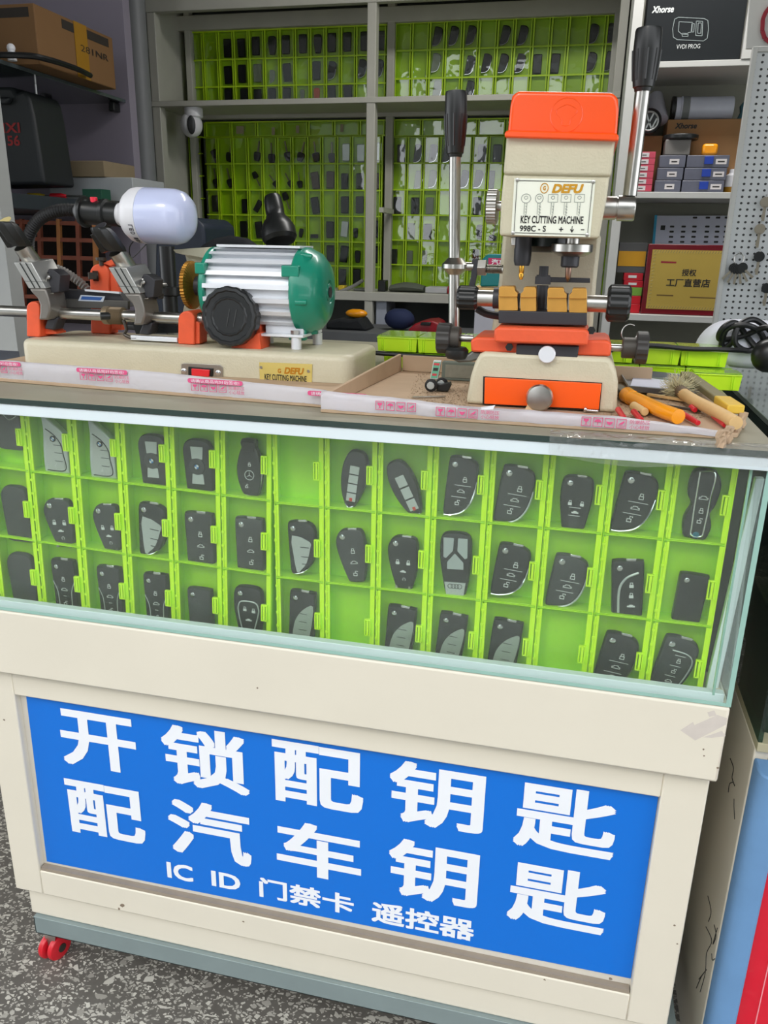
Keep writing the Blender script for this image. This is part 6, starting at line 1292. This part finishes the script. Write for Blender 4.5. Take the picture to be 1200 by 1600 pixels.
single('dark_bin', 'dark navy plastic bin standing behind the white lamp bulb', 'bin', mat('dark navy plastic', (28, 38, 54), .5), lambda b: b.prism(ppx([(243, 350), (262, 338), (305, 340), (318, 352), (322, 400), (318, 520), (240, 520)], 1.5), .25), .01)
ch = thing('office_chair', 'black rounded chair back showing above the motor at the left', 'chair', (at(360, 500, 1.4).x, 1.45, FL))
b = MB(); b.prism(ppx([(305, 400), (312, 384), (330, 373), (355, 368), (380, 372), (398, 384), (404, 400), (400, 470), (310, 470)], 1.4), .05); b.build('backrest', mat('black chair mesh', (26, 28, 32), .8), ch, bevel=.015, seg=3)
pc = at(356, 470, 1.43); b = MB(); b.box((pc.x-.22, 1.44, pc.z-.42), (pc.x+.22, 1.86, pc.z-.34)); b.build('seat', MATS['black chair mesh'], ch, bevel=.02)
b = MB(); b.box((pc.x-.02, 1.451, pc.z-.345), (pc.x+.02, 1.48, pc.z+.05)); b.build('back_support', black, ch); b = MB(); b.cyl((pc.x, 1.65, FL+.03), (pc.x, 1.65, pc.z-.42), .03); b.build('gas_column', black, ch); b = MB(); b.lathe((pc.x, 1.65, FL), (0, 0, 1), [(0, .28), (.02, .28), (.06, .04)], 10); b.build('chair_base', black, ch)
dl = thing('desk_lamp', 'black metal desk lamp with a dome shade in front of the wall organisers', 'lamp', at(432, 470, 1.3))
yl = 1.3; c0, c1 = at(425, 305, yl), at(441, 362, yl); ml = mpp(430, 340, yl); axl = Vector((c1.x-c0.x, -.03, c1.z-c0.z)).normalized()
b = MB(); b.lathe(c0, axl, [(0, 8*ml), (2*ml, 12*ml), (8*ml, 14*ml), (26*ml, 14.5*ml), (32*ml, 14*ml), (36*ml, 16*ml), (44*ml, 22*ml), (54*ml, 26.5*ml), (68*ml, 27*ml), (74*ml, 23*ml), (76*ml, 12*ml)], 36); b.build('lamp_shade', black, dl)
b = MB(); b.cyl(at(427, 376, yl), at(428, 392, yl), 4*ml, seg=12); b.tube([at(428, 388, yl), at(432, 430, yl+.01), Vector((at(440, 470, yl).x, yl+.02, .92)), Vector((at(440, 470, yl).x, yl+.02, .862))], 4*ml, seg=10); b.build('lamp_arm', black, dl)
b = MB(); p = at(440, 470, yl); b.lathe((p.x, yl+.0, .8505), (0, 0, 1), [(0, .07), (.015, .065)], 28); b.build('lamp_base', black, dl)
for (u, v) in ((423, 338), (427, 348)): 
    c = at(u, v, yl-12.5*ml); b = MB(); b.ball(c, 1.6*ml, 8); b.build('lamp_rivet', steel, dl)
single('work_table', 'low dark table behind the counter carrying the desk lamp', 'table', mat('dark table', (46, 46, 46), .7), lambda b: (b.box((-1.35, .98, .81), (-.35, 1.39, .85)), b.box((-1.33, 1.0, FL), (-1.29, 1.04, .8105)), b.box((-.41, 1.0, FL), (-.37, 1.04, .8105)), b.box((-1.33, 1.33, FL), (-1.29, 1.37, .8105)), b.box((-.41, 1.33, FL), (-.37, 1.37, .8105))), 0)
# things on the lower shelf of the back unit
zs2_ = Z(640, 460, YF)+.0045
def onshelf(name, lab, cat, m, u0, u1, vt, y=2.66, dy=.12, bev=.004):
    return single(name, lab, cat, m, lambda b: b.box((X(u0, 455, y), y, zs2_), (X(u1, 455, y), y+dy, Z((u0+u1)/2, vt, y))), bev)
b = MB(); x0, x1 = X(606, 450, 2.66), X(662, 450, 2.66); b.rings([[(x0+(x1-x0)*t, 2.66+.05*math.cos(a)+.05, zs2_+max(0.0, (.5+.5*math.sin(a)))*(Z(630, 441, 2.66)-zs2_)*(.6+.4*math.sin(t*3.1))) for a in [k*math.pi/6 for k in range(12)]] for t in (0.02, .15, .4, .7, .9, .98)]); b.build('tool_pouch', mat('grey green pouch', (92, 98, 86), .8), label='grey green cloth pouch lying on the lower back shelf', cat='pouch')
onshelf('paper_stack', 'stack of white papers with a red end on the lower back shelf', 'paper', mat('white papers', (190, 190, 192), .7), 664, 698, 449)
onshelf('red_box', 'small red box at the right end of the white papers', 'box', red, 699, 706, 447)
onshelf('black_gadget', 'black gadget with a wire by the shelf post', 'gadget', black, 590, 602, 438, dy=.06)
onshelf('grey_device', 'flat grey device on the lower left back shelf', 'device', mat('grey device', (150, 152, 150), .5), 552, 571, 451)
onshelf('yellow_tape_roll', 'small yellow roll on the lower left back shelf beside the motor', 'roll', mat('yellow plastic', (220, 190, 50), .4), 528, 538, 446, dy=.05)
single('grey_wire', 'grey wire running across the lower left back shelf', 'wire', mat('pale grey wire', (150, 150, 146), .5), lambda b: b.tube([at(525, 458, 2.64), at(548, 449, 2.64), at(567, 438, 2.62)], .008, seg=8))
# beneath the shelf: things on the low bench
zl = Z(650, 523, 2.2)
single('low_bench', 'low grey cabinet bench under the back shelves', 'bench', mat('bench grey', (96, 98, 100), .7), lambda b: b.box((X(470, 523, 2.2), 2.2, FL), (X(760, 523, 2.2), 2.58, zl-.001)), .002)
rh = thing('red_helmet', 'dark red rounded helmet-like cover under the back shelf', 'helmet', (X(663, 520, 2.3), 2.35, zl))
b = MB(); b.prism([at(u, v, 2.3) if v < 520 else Vector((at(u, v, 2.3).x, 2.3, zl)) for u, v in ((636, 524), (639, 514), (648, 506), (662, 502), (676, 501), (685, 505), (690, 514), (691, 524))], .16); b.build('shell', mat('dark red plastic', (150, 14, 30), .35, coat=.3), rh, bevel=.02, seg=3)
b = MB(); b.prism(ppx([(656, 508), (658, 503.5), (673, 503.5), (672, 509)], 2.285), .02); b.build('vent', black, rh, bevel=.003)
single('blue_bag', 'dark blue cloth bundle under the back shelf left of the red cover', 'bag', mat('dark blue cloth', (26, 38, 74), .8), lambda b: b.ball((X(619, 515, 2.3), 2.36, zl+.045), .05, 16, (1.3, .9, .88)))
single('orange_tool', 'orange rounded tool case lying under the back shelf right of the motor', 'case', mat('yellow orange plastic', (250, 160, 20), .22), lambda b: b.ball((X(553, 510, 2.3), 2.34, zl+.062), .032, 16, (1.5, .8, .6)))
single('black_cloth', 'black cloth heap under the back shelf right of the motor', 'cloth', mat('black cloth', (24, 27, 30), .9, bump=.3), lambda b: b.prism([Vector((at(u, 500, 2.26).x, 2.26, zl+h_)) for u, h_ in ((508, 0), (510, .03), (530, .045), (545, .04), (560, .05), (574, .0))], .14), .01)
# teal packet with pink label behind the machine head
tpk = thing('teal_packet', 'teal plastic packet with a pink label hanging behind the upright machine', 'packet', at(768, 448, 1.0))
b = MB(); b.prism(ppx([(753, 405), (762, 397), (800, 397), (800, 448), (750, 448)], 1.0), .03); b.build('packet_body', mat('teal plastic', (0, 118, 122), .4), tpk, bevel=.004)
b = MB(); b.prism(ppx([(763, 403), (800, 404), (800, 416), (763, 415)], .998), .0015); lo_ = b.build('pink_label', mat('pink label', (196, 44, 96), .5), tpk); b = MB(); text_px(b, '汽车', 768, 405, 790, 414, .9975, bold=.02); b.build('label_text', signwhite, lo_, smooth=False)
b = MB(); b.box((at(740, 449, 1).x, .98, at(760, 454, 1).z), (at(840, 449, 1).x, 1.1, at(760, 449, 1).z)); b.build('wooden_strip', wood, label='pale wooden strip under the teal packet', cat='wood strip')
b = MB(); b.box((at(742, 500, 1).x, .99, FL), (at(830, 449, 1).x, 1.09, at(760, 454.5, 1).z)); b.build('white_cabinet', mat('pale lilac cabinet', (180, 178, 190), .5), label='pale cabinet standing behind the upright machine under the teal packet', cat='cabinet')

# ================= RIGHT SHELVES =================
YR1, YR2 = 2.0, 2.32
rs = thing('storage_shelves', 'grey white painted storage shelves at the upper right, full of boxes', 'shelving', (.3, 2.15, FL))
rf = mat('pale grey painted wood', (200, 200, 196), .55, var=.07, scale=8)
b = MB(); xa_ = X(971, 200, YR1); b.box((xa_, YR1, FL), (X(986, 200, YR1), YR1+.04, 2.6)); b.build('post', rf, rs, bevel=.002)
b = MB(); b.box((xa_+.001, YR1+.04, FL), (xa_+.02, YR2, 2.6)); b.build('side_board', rf, rs)
b = MB(); b.box((xa_, YR2, FL), (1.3, YR2+.02, 2.6)); b.build('back_board', mat('olive grey back', (150, 150, 138), .7, var=.05), rs)
SZ = {}
for k, (u, v0, v1) in enumerate(((1100, 94, 104), (1070, 300, 310), (1050, 493, 503), (1040, 640, 650))):
    zt3, zb3 = Z(u, v0, YR1), Z(u, v1, YR1); SZ[k] = zt3; b = MB(); b.box((xa_+.021, YR1+.001, zb3), (1.3, YR2-.001, zt3)); b.build('shelf', rf, rs, bevel=.0015)
b = MB(); b.box((X(1164, 50, YR1), YR1-.002, SZ[0]+.001), (1.3, YR1+.02, 2.6)); b.build('upper_panel', rf, rs)
def onr(k, name, lab, cat, parts_u, vt, m, y=2.03, dy=.2, bev=.002, group=None):
    u0, u1 = parts_u; vv = vt
    b = MB(); b.box((X(u0, vt, y), y, SZ[k]+.0006), (X(u1, vt, y), y+dy, Z((u0+u1)/2, vt, y))); return b.build(name, m, None, label=lab, cat=cat, bevel=bev, group=group)
# black programmer box on the top shelf
vb = thing('programmer_box', 'black product box with white line drawing on the top right shelf', 'box', (X(1084, 90, 2.01), 2.1, SZ[0]+.0006))
yv = 2.012; vx0, vx1 = X(1006, 60, yv), X(1160, 60, yv)
b = MB(); b.box((vx0, yv, SZ[0]+.0006), (vx1, yv+.15, Z(1080, -50, yv))); b.build('box_body', mat('matt black box', (14, 20, 24), .45), vb, bevel=.002)
b = MB(); text_px(b, 'Xhorse', 1019, 9, 1053, 20, yv-.001, bold=.03, shear=.2); b.build('brand_lettering', iconm, vb, smooth=False)
b = MB(); text_px(b, 'VVDI PROG', 1057, 69, 1094, 76, yv-.001, bold=.0)
b.build('white_lettering', iconm, vb, smooth=False)
b = MB()
for pts, cl_ in (([(1054, 30), (1060, 27), (1100, 29), (1106, 32), (1107, 45), (1105, 60), (1099, 64), (1058, 62), (1052, 58), (1051, 45)], 1), ([(1061, 34), (1082, 35), (1081, 50), (1075, 51), (1074, 54), (1066, 54), (1060, 49)], 1), ([(1088, 33), (1098, 33.5), (1097, 56), (1087, 55.5)], 1), ([(1091, 36), (1096, 36), (1095, 52), (1090, 52)], 1), ([(1066, 52), (1075, 52.5), (1075, 57), (1066, 57)], 1), ([(1081, 37), (1085, 37), (1084, 50), (1080, 50)], 1)):
    W_ = ppx(pts, yv-.0006); W_.append(W_[0])
    for p, q in zip(W_[:-1], W_[1:]): b.bar(p, q, .0018, .0008, up=(0, 1, 0))
b.build('device_drawing', mat('grey line print', (150, 160, 160), .6), vb, smooth=False, kind='stuff')
# red octagon sign
os_ = thing('sign_panel', 'white sign panel with a dark red octagon outline at the top right corner', 'sign', at(1200, 88, 1.6))
b = MB(); b.prism(ppx([(1175, -40), (1260, -42), (1260, 74), (1166, 76)], 1.6), .01); b.build('panel_board', rf, os_)
b = MB(); W_ = ppx([(1202, 12), (1196, 20), (1192, 30), (1191, 48), (1195, 60), (1206, 68), (1222, 66), (1230, 50), (1230, 25), (1220, 12)], 1.597); W_.append(W_[0])
for p, q in zip(W_[:-1], W_[1:]): b.bar(p, q, .010, .003, up=(0, 1, 0))
b.build('red_octagon', mat('dark red print', (150, 30, 46), .5), os_, kind='stuff')
# second shelf
k = 1
bx_ = onr(k, 'brown_carton', 'brown carton with black script lettering on the middle right shelf', 'box', (1044, 1166), 186, mat('kraft carton', (150, 112, 72), .8), y=2.12, dy=.17); b = MB(); text_px(b, 'Xhorse', 1055, 192, 1089, 201, 2.119, bold=.03, shear=.2); b.build('carton_print', textdark, bx_, smooth=False)
bx_.name = 'brown_carton'
zbx = Z(1105, 186, 2.12)
jr = thing('plastic_jar', 'clear ribbed plastic jar with black lid lying on the brown carton', 'jar', (X(1100, 180, 2.2), 2.2, zbx))
mj = mpp(1100, 165, 2.18); p, q_ = at(1056, 165, 2.18), at(1145, 168, 2.18); r = 18*mj; p.z = q_.z = zbx+r+.001; L = (q_-p).length
b = MB(); b.lathe(p, q_-p, [(0, r*.92), (L*.08, r*.94), (L*.09, r), (L*.22, r), (L*.24, r*.94), (L*.98, r*.94), (L, r*.88)], 36); b.build('jar_body', mat('milky clear plastic', (196, 200, 214), .3, var=.12, scale=20), jr)
b = MB(); b.lathe(p+Vector((-.014, 0, 0)), q_-p, [(0, r*1.0), (.012, r*1.0)], 36); b.build('black_lid', black, jr)
b = MB()
for t in (.11, .17): b.lathe(p+(q_-p)*t, q_-p, [(0, r*1.005), (.012, r*1.005)], 36, caps=(False, False))
b.build('jar_bands', mat('grey vent band', (120, 124, 124), .5), jr, kind='stuff')
single('teal_leaf', 'small teal object beside the plastic jar', 'ornament', mat('teal dark', (16, 74, 84), .5), lambda b: b.prism([Vector(v) for v in [(X(1152, 170, 2.2), 2.2, zbx+.001), (X(1164, 170, 2.2), 2.2, zbx+.001), (X(1164, 165, 2.2), 2.2, zbx+.07), (X(1157, 165, 2.2), 2.2, zbx+.05), (X(1158, 172, 2.2), 2.2, zbx+.03)]], .02), .001)
tb_ = onr(k, 'small_brown_box', 'small brown box under the paper tube on the middle right shelf', 'box', (1004, 1036), 212, MATS['kraft carton'], y=2.13, dy=.12)
zt4 = Z(1020, 212, 2.13)
wl = thing('wheel_cap', 'round black wheel cap with a silver emblem ring on the middle right shelf', 'wheel cap', (X(1013, 210, 2.09), 2.115, zt4))
c = at(1014, 191, 2.10); rw = 18.5*mpp(1014, 191, 2.1); c.z = max(c.z, zt4+rw+.0005)
b = MB(); b.lathe(c+Vector((0, .02, 0)), (0, -1, 0), [(0, rw), (.028, rw), (.031, rw*.93), (.026, rw*.82), (.026, .001)], 36); b.build('cap_ring', black, wl)
b = MB(); b.tube([c+Vector((math.cos(a)*rw*.72, -.007, math.sin(a)*rw*.72)) for a in [i*math.pi/8 for i in range(17)]], .003, seg=6, step=.01); 
for pa, pb_ in (((-.3, .6), (0, -.1)), ((.3, .6), (0, -.1)), ((-.6, .2), (-.25, -.6)), ((-.25, -.6), (0, -.1)), ((.6, .2), (.25, -.6)), ((.25, -.6), (0, -.1))): b.bar(c+Vector((pa[0]*rw, -.007, pa[1]*rw)), c+Vector((pb_[0]*rw, -.007, pb_[1]*rw)), .005, .003, up=(0, 1, 0))
b.build('silver_emblem', silverp, wl, kind='stuff')
single('paper_tube', 'grey white cardboard tube standing tilted behind the lever grip', 'tube', mat('grey white tube', (186, 186, 196), .5), lambda b: b.cyl(at(1024, 152, 2.24), at(1032, 188, 2.16), 11.5*mpp(1030, 170, 2.2), seg=28), .001)
for i in range(6):
    v0, v1 = 229+11.6*i, 238.5+11.6*i; y = 2.02; u0, u1 = 1000-1.4*i, 1018-1.4*i
    zb5 = Z(1008, 299.2, y)+(5-i)*.0205+.0006
    t = thing('small_pink_box', 'small pink and white box beside the lever rod, %s of six from the top' % ORD[i], 'box', (X(1008, 260, y), y, zb5), 'pink and white boxes stacked by the lever')
    b = MB(); b.box((X(u0, v0, y), y, zb5), (X(u1+8, v0, y), y+.08, zb5+.0195)); b.build('box_body', mat('pink box', (196, 70, 92), .5), t, bevel=.0008)
    b = MB(); b.box((X(u0+2, v0, y), y-.0008, zb5+.003), (X(u1-2, v0, y), y-.0001, zb5+.0165)); lo_ = b.build('white_label', mat('paper label', (214, 208, 208), .6), t); b = MB(); b.box((X(u0+5, v0, y), y-.0012, zb5+.008), (X(u1-6, v0, y), y-.0009, zb5+.0105)); b.build('label_line', textdark, lo_, smooth=False)
gb = mat('smoky grey organiser', (96, 98, 112), .3, var=.25, scale=25, coat=.3)
for col, (u0, u1) in enumerate(((1028, 1069), (1071, 1137))):
    for i in range(3):
        y = 2.035; hh_ = .0375; zb5 = SZ[1]+.0006+(2-i)*.0385
        t = thing('component_box', 'smoky grey component box, %s in the %s stack on the middle right shelf' % (('top', 'middle', 'bottom')[i], ('narrow left', 'wide right')[col]), 'box', (X((u0+u1)/2, 270, y), y, zb5), 'smoky grey component boxes')
        sh2 = -1.5*i; b = MB(); b.box((X(u0+sh2, 270, y), y, zb5), (X(u1+sh2, 270, y), y+.08, zb5+hh_)); b.build('box_body', gb, t, bevel=.002)
        ul = (1044, 1059) if col == 0 else (1116, 1133); b = MB(); b.box((X(ul[0]+sh2, 270, y), y-.001, zb5+.010), (X(ul[1]+sh2, 270, y), y-.0002, zb5+.026)); lo_ = b.build('white_label', mat('paper label', (214, 208, 208), .6), t)
        b = MB(); b.box((X(ul[0]+3+sh2, 270, y), y-.0014, zb5+.016), (X(ul[1]-3+sh2, 270, y), y-.0011, zb5+.020)); b.build('label_line', textdark, lo_, smooth=False)
        if col: b = MB(); b.box((X(1098+sh2, 270, y), y-.004, zb5+.010), (X(1112+sh2, 270, y), y-.0002, zb5+.034)); b.build('blue_latch', mat('blue latch', (30, 62, 160), .4), t, bevel=.001)
ztop = SZ[1]+.0006+3*.0385
pbx = at(1050, 240, 2.05)
gbx = single('grey_tub', 'grey plastic tub on top of the narrow component boxes', 'tub', mat('grey tub', (120, 116, 112), .4), lambda b: b.box((X(1038, 235, 2.05), 2.04, ztop), (X(1078, 235, 2.05), 2.11, ztop+.048)), .003)
single('black_disc', 'flat black round disc lying on the grey tub', 'disc', black, lambda b: b.cyl((X(1063, 220, 2.08), 2.075, ztop+.0485), (X(1063, 220, 2.08), 2.075, ztop+.064), 26*mpp(1063, 220, 2.08), seg=36), .003)
single('yellow_case', 'small orange yellow plastic case on the wide component boxes', 'case', MATS['yellow orange plastic'], lambda b: b.box((X(1097, 235, 2.06), 2.05, ztop), (X(1121, 235, 2.06), 2.10, ztop+.036)), .008)
btl = thing('white_bottle', 'small white bottle with a yellow bottom beside the component boxes', 'bottle', (X(1143, 290, 2.1), 2.1, SZ[1]))
c = at(1144, 290, 2.1); b = MB(); b.cyl((c.x, 2.1, SZ[1]+.0006), (c.x, 2.1, SZ[1]+.022), .026); b.build('yellow_band', mat('dull yellow tape', (190, 140, 40), .4), btl); b = MB(); b.lathe((c.x, 2.1, SZ[1]+.0222), (0, 0, 1), [(0, .026), (.035, .026), (.042, .015), (.055, .014)], 24); b.build('bottle_body', white, btl)
single('teal_folder', 'dark teal folder leaning behind the wide component boxes', 'folder', mat('teal dark', (16, 74, 84), .5), lambda b: b.box((X(1136, 250, 2.14), 2.225, SZ[1]+.0006), (X(1155, 250, 2.14), 2.24, Z(1145, 243, 2.2))), .001)
# third shelf
k = 2
lf = thing('printed_leaflet', 'white leaflet printed with rows of car keys leaning behind the gold plaque', 'leaflet', (X(1080, 400, 2.26), 2.26, SZ[2]))
yl2 = 2.27; b = MB(); b.prism([at(1026, 337, yl2), at(1160, 337, yl2), Vector((X(1160, 337, yl2), yl2, SZ[2]+.001)), Vector((X(1026, 337, yl2), yl2, SZ[2]+.001))], .004); b.build('sheet', mat('leaflet white', (204, 206, 222), .4), lf)
b = MB(); b.prism([at(1023, 336, yl2-.001), at(1027, 336, yl2-.001), at(1023, 382, yl2-.001), at(1019, 382, yl2-.001)], .001); b.build('cyan_edge', mat('cyan print', (40, 160, 200), .5), lf)
b = MB(); random.seed(9)
for j, v in enumerate((340, 354, 362, 370, 378)):
    for i, u in enumerate((1051, 1069, 1086, 1106, 1122, 1136)):
        if j == 0 and i < 2: continue
        c = at(u-.8*j, v, yl2-.0008); b.prism([c+q for q in rrect(0, 0, .015, .0068, .002)], .0006)
b.prism([at(1036, 354, yl2-.0008)+q for q in rrect(0, -.004, .016, .016, .001)], .0006)
b.build('printed_keys', textdark, lf, kind='stuff')
aw = thing('award_plaque', 'gold award plaque in a dark red frame with black characters, on the right shelf', 'plaque', (X(1065, 490, 2.03), 2.04, SZ[2]))
yq = 2.03; zq0 = SZ[2]+.001; F4 = [at(1014, 381, yq), at(1140, 386, yq), Vector((X(1128, 488, yq), yq, zq0)), Vector((X(1001, 485, yq), yq, zq0))]
F4[1].z = F4[0].z; F4[1].x = F4[0].x+(F4[2].x-F4[3].x)
b = MB(); b.prism(F4, .02); b.build('red_frame', mat('dark red lacquer', (112, 10, 26), .25, coat=.4), aw, bevel=.002)
xL, xR, zT, zB = F4[0].x, F4[1].x, F4[0].z, zq0; mw = .018
b = MB(); b.prism([Vector((xL+mw*.8, yq-.0015, zT-mw)), Vector((xR-mw*.8, yq-.0015, zT-mw)), Vector((xR-mw*.8, yq-.0015, zB+mw)), Vector((xL+mw*.8, yq-.0015, zB+mw))], .001); gp_ = b.build('gold_sheet', mat('engraved gold', (206, 176, 86), .35, .45, var=.12, scale=6), aw)
b = MB(); random.seed(4)
for i in range(26):
    t = (i+.5)/26; x = xL+mw+(xR-xL-2*mw)*t
    for z, s in ((zT-mw-.006, 1), (zB+mw+.006, -1)): b.bar((x-.002, yq-.002, z-.004), (x+.002, yq-.002, z+.004), .0018, .001, up=(0, 1, 0))
for i in range(18):
    z = zB+mw+(zT-zB-2*mw)*(i+.5)/18; b.bar((xL+mw+.002, yq-.002, z), (xL+mw+.009, yq-.002, z+.003), .0018, .001, up=(0, 1, 0))
b.build('bright_hatching', mat('bright gold', (250, 230, 160), .2, .7), gp_, kind='stuff')
b = MB(); text_px(b, '授权', 1065.5, 420.5, 1088, 431.5, yq-.002, bold=.02); text_px(b, '工厂直营店', 1041, 435.5, 1109.5, 448.5, yq-.002, bold=.025); b.build('plaque_characters', textdark, gp_, smooth=False)
b = MB(); text_px(b, 'HANDYBABY', 1033, 407.5, 1057, 411.5, yq-.002, bold=.03) if False else b.prism(ppx([(1033, 408), (1057, 408.8), (1056.5, 411.6), (1032.5, 411)], yq-.0018), .0004); b.build('small_red_mark', mat('dark red print', (150, 30, 46), .5), gp_, smooth=False)
b = MB(); b.prism(ppx([(1026, 460), (1052, 461), (1052, 463), (1026, 462)], yq-.0018), .0004); b.prism(ppx([(1078, 463.5), (1118, 465), (1118, 467), (1078, 465.5)], yq-.0018), .0004); b.build('fine_print', mat('brown print', (110, 84, 40), .6), gp_, smooth=False, kind='stuff')
yy = 2.05; zcur = SZ[2]+.0006
for (v1, v0, u0, u1, m_, lab) in ((486, 472, 986, 1001, red, 'red box at the bottom of the stack left of the gold plaque'), (472, 459, 986, 1002, red, 'red box below the green one left of the gold plaque'), (459, 446, 985, 1004, mat('green box', (120, 170, 60), .5), 'green box in the stack left of the gold plaque'), (443.5, 433, 964, 1006, mat('crimson box', (196, 20, 40), .4), 'red box with a white label, under the topmost red box'), (433, 421, 964, 1006, MATS['crimson box'], 'topmost red box with white lettering left of the plaque')):
    hb = abs(Z(995, v0, yy)-Z(995, v1, yy))-.0006; o = single('small_box', lab, 'box', m_, lambda b: b.box((X(u0-2 if u0 > 980 else 976, v0, yy), yy, zcur), (X(u1, v0, yy), yy+.09, zcur+hb)), .001, group=None)
    if u0 == 964: b = MB(); b.box((X(975+8, v0, yy), yy-.0008, zcur+hb*.35), (X(996, v0, yy), yy-.0001, zcur+hb*.7)); b.build('white_label', iconm, o)
    zcur += hb+.0007
yb2 = thing('yellow_black_box', 'yellow and black printed box on top of the red boxes by the plaque', 'box', (X(985, 420, yy), yy, zcur))
hb = Z(985, 379, yy)-zcur; b = MB(); b.box((X(966, 400, yy), yy, zcur), (X(1010, 400, yy), yy+.09, zcur+hb)); b.build('box_body', mat('grey black card', (84, 84, 84), .5), yb2, bevel=.001)
b = MB(); b.box((X(966, 400, yy)+.001, yy-.0008, zcur+hb*.22), (X(1009, 400, yy), yy-.0001, zcur+hb*.72)); b.build('yellow_print', mat('amber print', (206, 150, 20), .5), yb2)
# wavy edge: pegboard with hanging keys
pgm = bpy.data.materials.new('perforated board'); pgm.use_nodes = True; n = pgm.node_tree.nodes; l = pgm.node_tree.links; pbs = n['Principled BSDF']
tc = n.new('ShaderNodeTexCoord'); mp = n.new('ShaderNodeVectorMath'); mp.operation = 'MULTIPLY'; mp.inputs[1].default_value = (1/.0172, 1, 1/.0156); l.new(tc.outputs['Object'], mp.inputs[0])
fr_ = n.new('ShaderNodeVectorMath'); fr_.operation = 'FRACTION'; l.new(mp.outputs[0], fr_.inputs[0]); sb_ = n.new('ShaderNodeVectorMath'); sb_.operation = 'SUBTRACT'; sb_.inputs[1].default_value = (.5, .5, .5); l.new(fr_.outputs[0], sb_.inputs[0])
ml_ = n.new('ShaderNodeVectorMath'); ml_.operation = 'MULTIPLY'; ml_.inputs[1].default_value = (1, 0, 1); l.new(sb_.outputs[0], ml_.inputs[0]); ln = n.new('ShaderNodeVectorMath'); ln.operation = 'LENGTH'; l.new(ml_.outputs[0], ln.inputs[0])
gt = n.new('ShaderNodeMath'); gt.operation = 'LESS_THAN'; gt.inputs[1].default_value = .19; l.new(ln.outputs['Value'], gt.inputs[0])
mx = n.new('ShaderNodeMix'); mx.data_type = 'RGBA'; mx.inputs['A'].default_value = (.62, .64, .65, 1); mx.inputs['B'].default_value = (.02, .02, .02, 1); l.new(gt.outputs[0], mx.inputs['Factor']); l.new(mx.outputs['Result'], pbs.inputs['Base Color']); pbs.inputs['Roughness'].default_value = .4
yp = 1.4; pg = thing('pegboard', 'light grey perforated steel pegboard at the right edge with keys hanging on it', 'pegboard', at(1160, 503, yp))
P = [at(1183, 82, yp), at(1300, 80, yp), at(1260, 507, yp), at(1121, 503, yp)]; P[1].z = P[0].z; P[2].z = P[3].z; P[0].x = P[3].x = (P[0].x+P[3].x)/2; P[1].x = P[2].x = P[0].x+.22
b = MB(); b.prism(P, .003); b.build('perforated_panel', pgm, pg, smooth=False)
xL, zT, zB = P[0].x, P[0].z, P[3].z; xR = P[1].x
b = MB(); b.box((xL-.012, yp-.008, zB-.012), (xL, yp+.012, zT+.012)); b.box((xL, yp-.008, zT), (xR, yp+.012, zT+.012)); b.box((xL, yp-.008, zB-.012), (xR, yp+.012, zB)); b.build('panel_frame', rf, pg, bevel=.001)
nick = mat('tarnished nickel', (150, 142, 126), .4, .4)
def hkey(u, v, lab, kind='plain', n_=1):
    c = at(u, v, yp-.012); t = thing('hanging_key', lab, 'key', c); s = mpp(u, v, yp)
    b = MB(); b.tube([(c.x+.002, yp-.0005, c.z+.018), (c.x, yp-.014, c.z+.018), (c.x, yp-.016, c.z+.012)], .0012, seg=6); b.build('hook', steel, t)
    if kind == 'bunch':
        b = MB(); b.tube([c+Vector((math.cos(a)*.012, -.004, math.sin(a)*.014)) for a in [i*math.pi/6 for i in range(13)]], .0012, seg=6); b.build('ring', steel, t)
        for i in range(6):
            a = math.radians(-130+i*18); d = Vector((math.cos(a), 0, math.sin(a))); o = c+Vector((0, -.004-.002*i, -.012))
            b = MB(); b.lathe(o+d*.014+Vector((0, .002, 0)), (0, -1, 0), [(0, .013), (.0025, .013)], 16); hd = b.build('key_head', black, t); b = MB(); b.bar(o+d*.024, o+d*.052, .006, .0018, up=(0, 1, 0)); b.build('key_blade', nick, hd)
    else:
        m_ = black if kind == 'black' else nick
        b = MB(); b.lathe(c+Vector((0, -.001, 0)), (0, -1, 0), [(0, .0135), (.0025, .0135)], 20); b.build('key_head', m_, t)
        b = MB(); b.box((c.x-.0035, yp-.0155, c.z-.046), (c.x+.0035, yp-.0135, c.z-.010)); b.box((c.x-.0055, yp-.0152, c.z-.040), (c.x-.003, yp-.0138, c.z-.030)); b.build('key_blade', nick, t)
hkey(1196, 316, 'silver key hanging at the right edge of the pegboard, uppermost one')
hkey(1187, 358, 'silver key with a rounded head hanging on the pegboard above the black one')
hkey(1186, 401, 'key with a black round head hanging on the pegboard', 'black')
hkey(1198, 450, 'key with a black head hanging lowest at the right edge of the pegboard', 'black')
hkey(1154, 405, 'bunch of keys with black heads hanging on the pegboard', 'bunch')
# unseen housing added above the fill light set at the top
cf = thing('added_fill_lamp', 'long white housing of the added fill light, unseen above the shop', 'lamp', (.1, 1.6, 2.71)); MB().box((-.5, 1.45, 2.712), (.7, 1.75, 2.749)).build('fill_lamp_housing', white, cf)
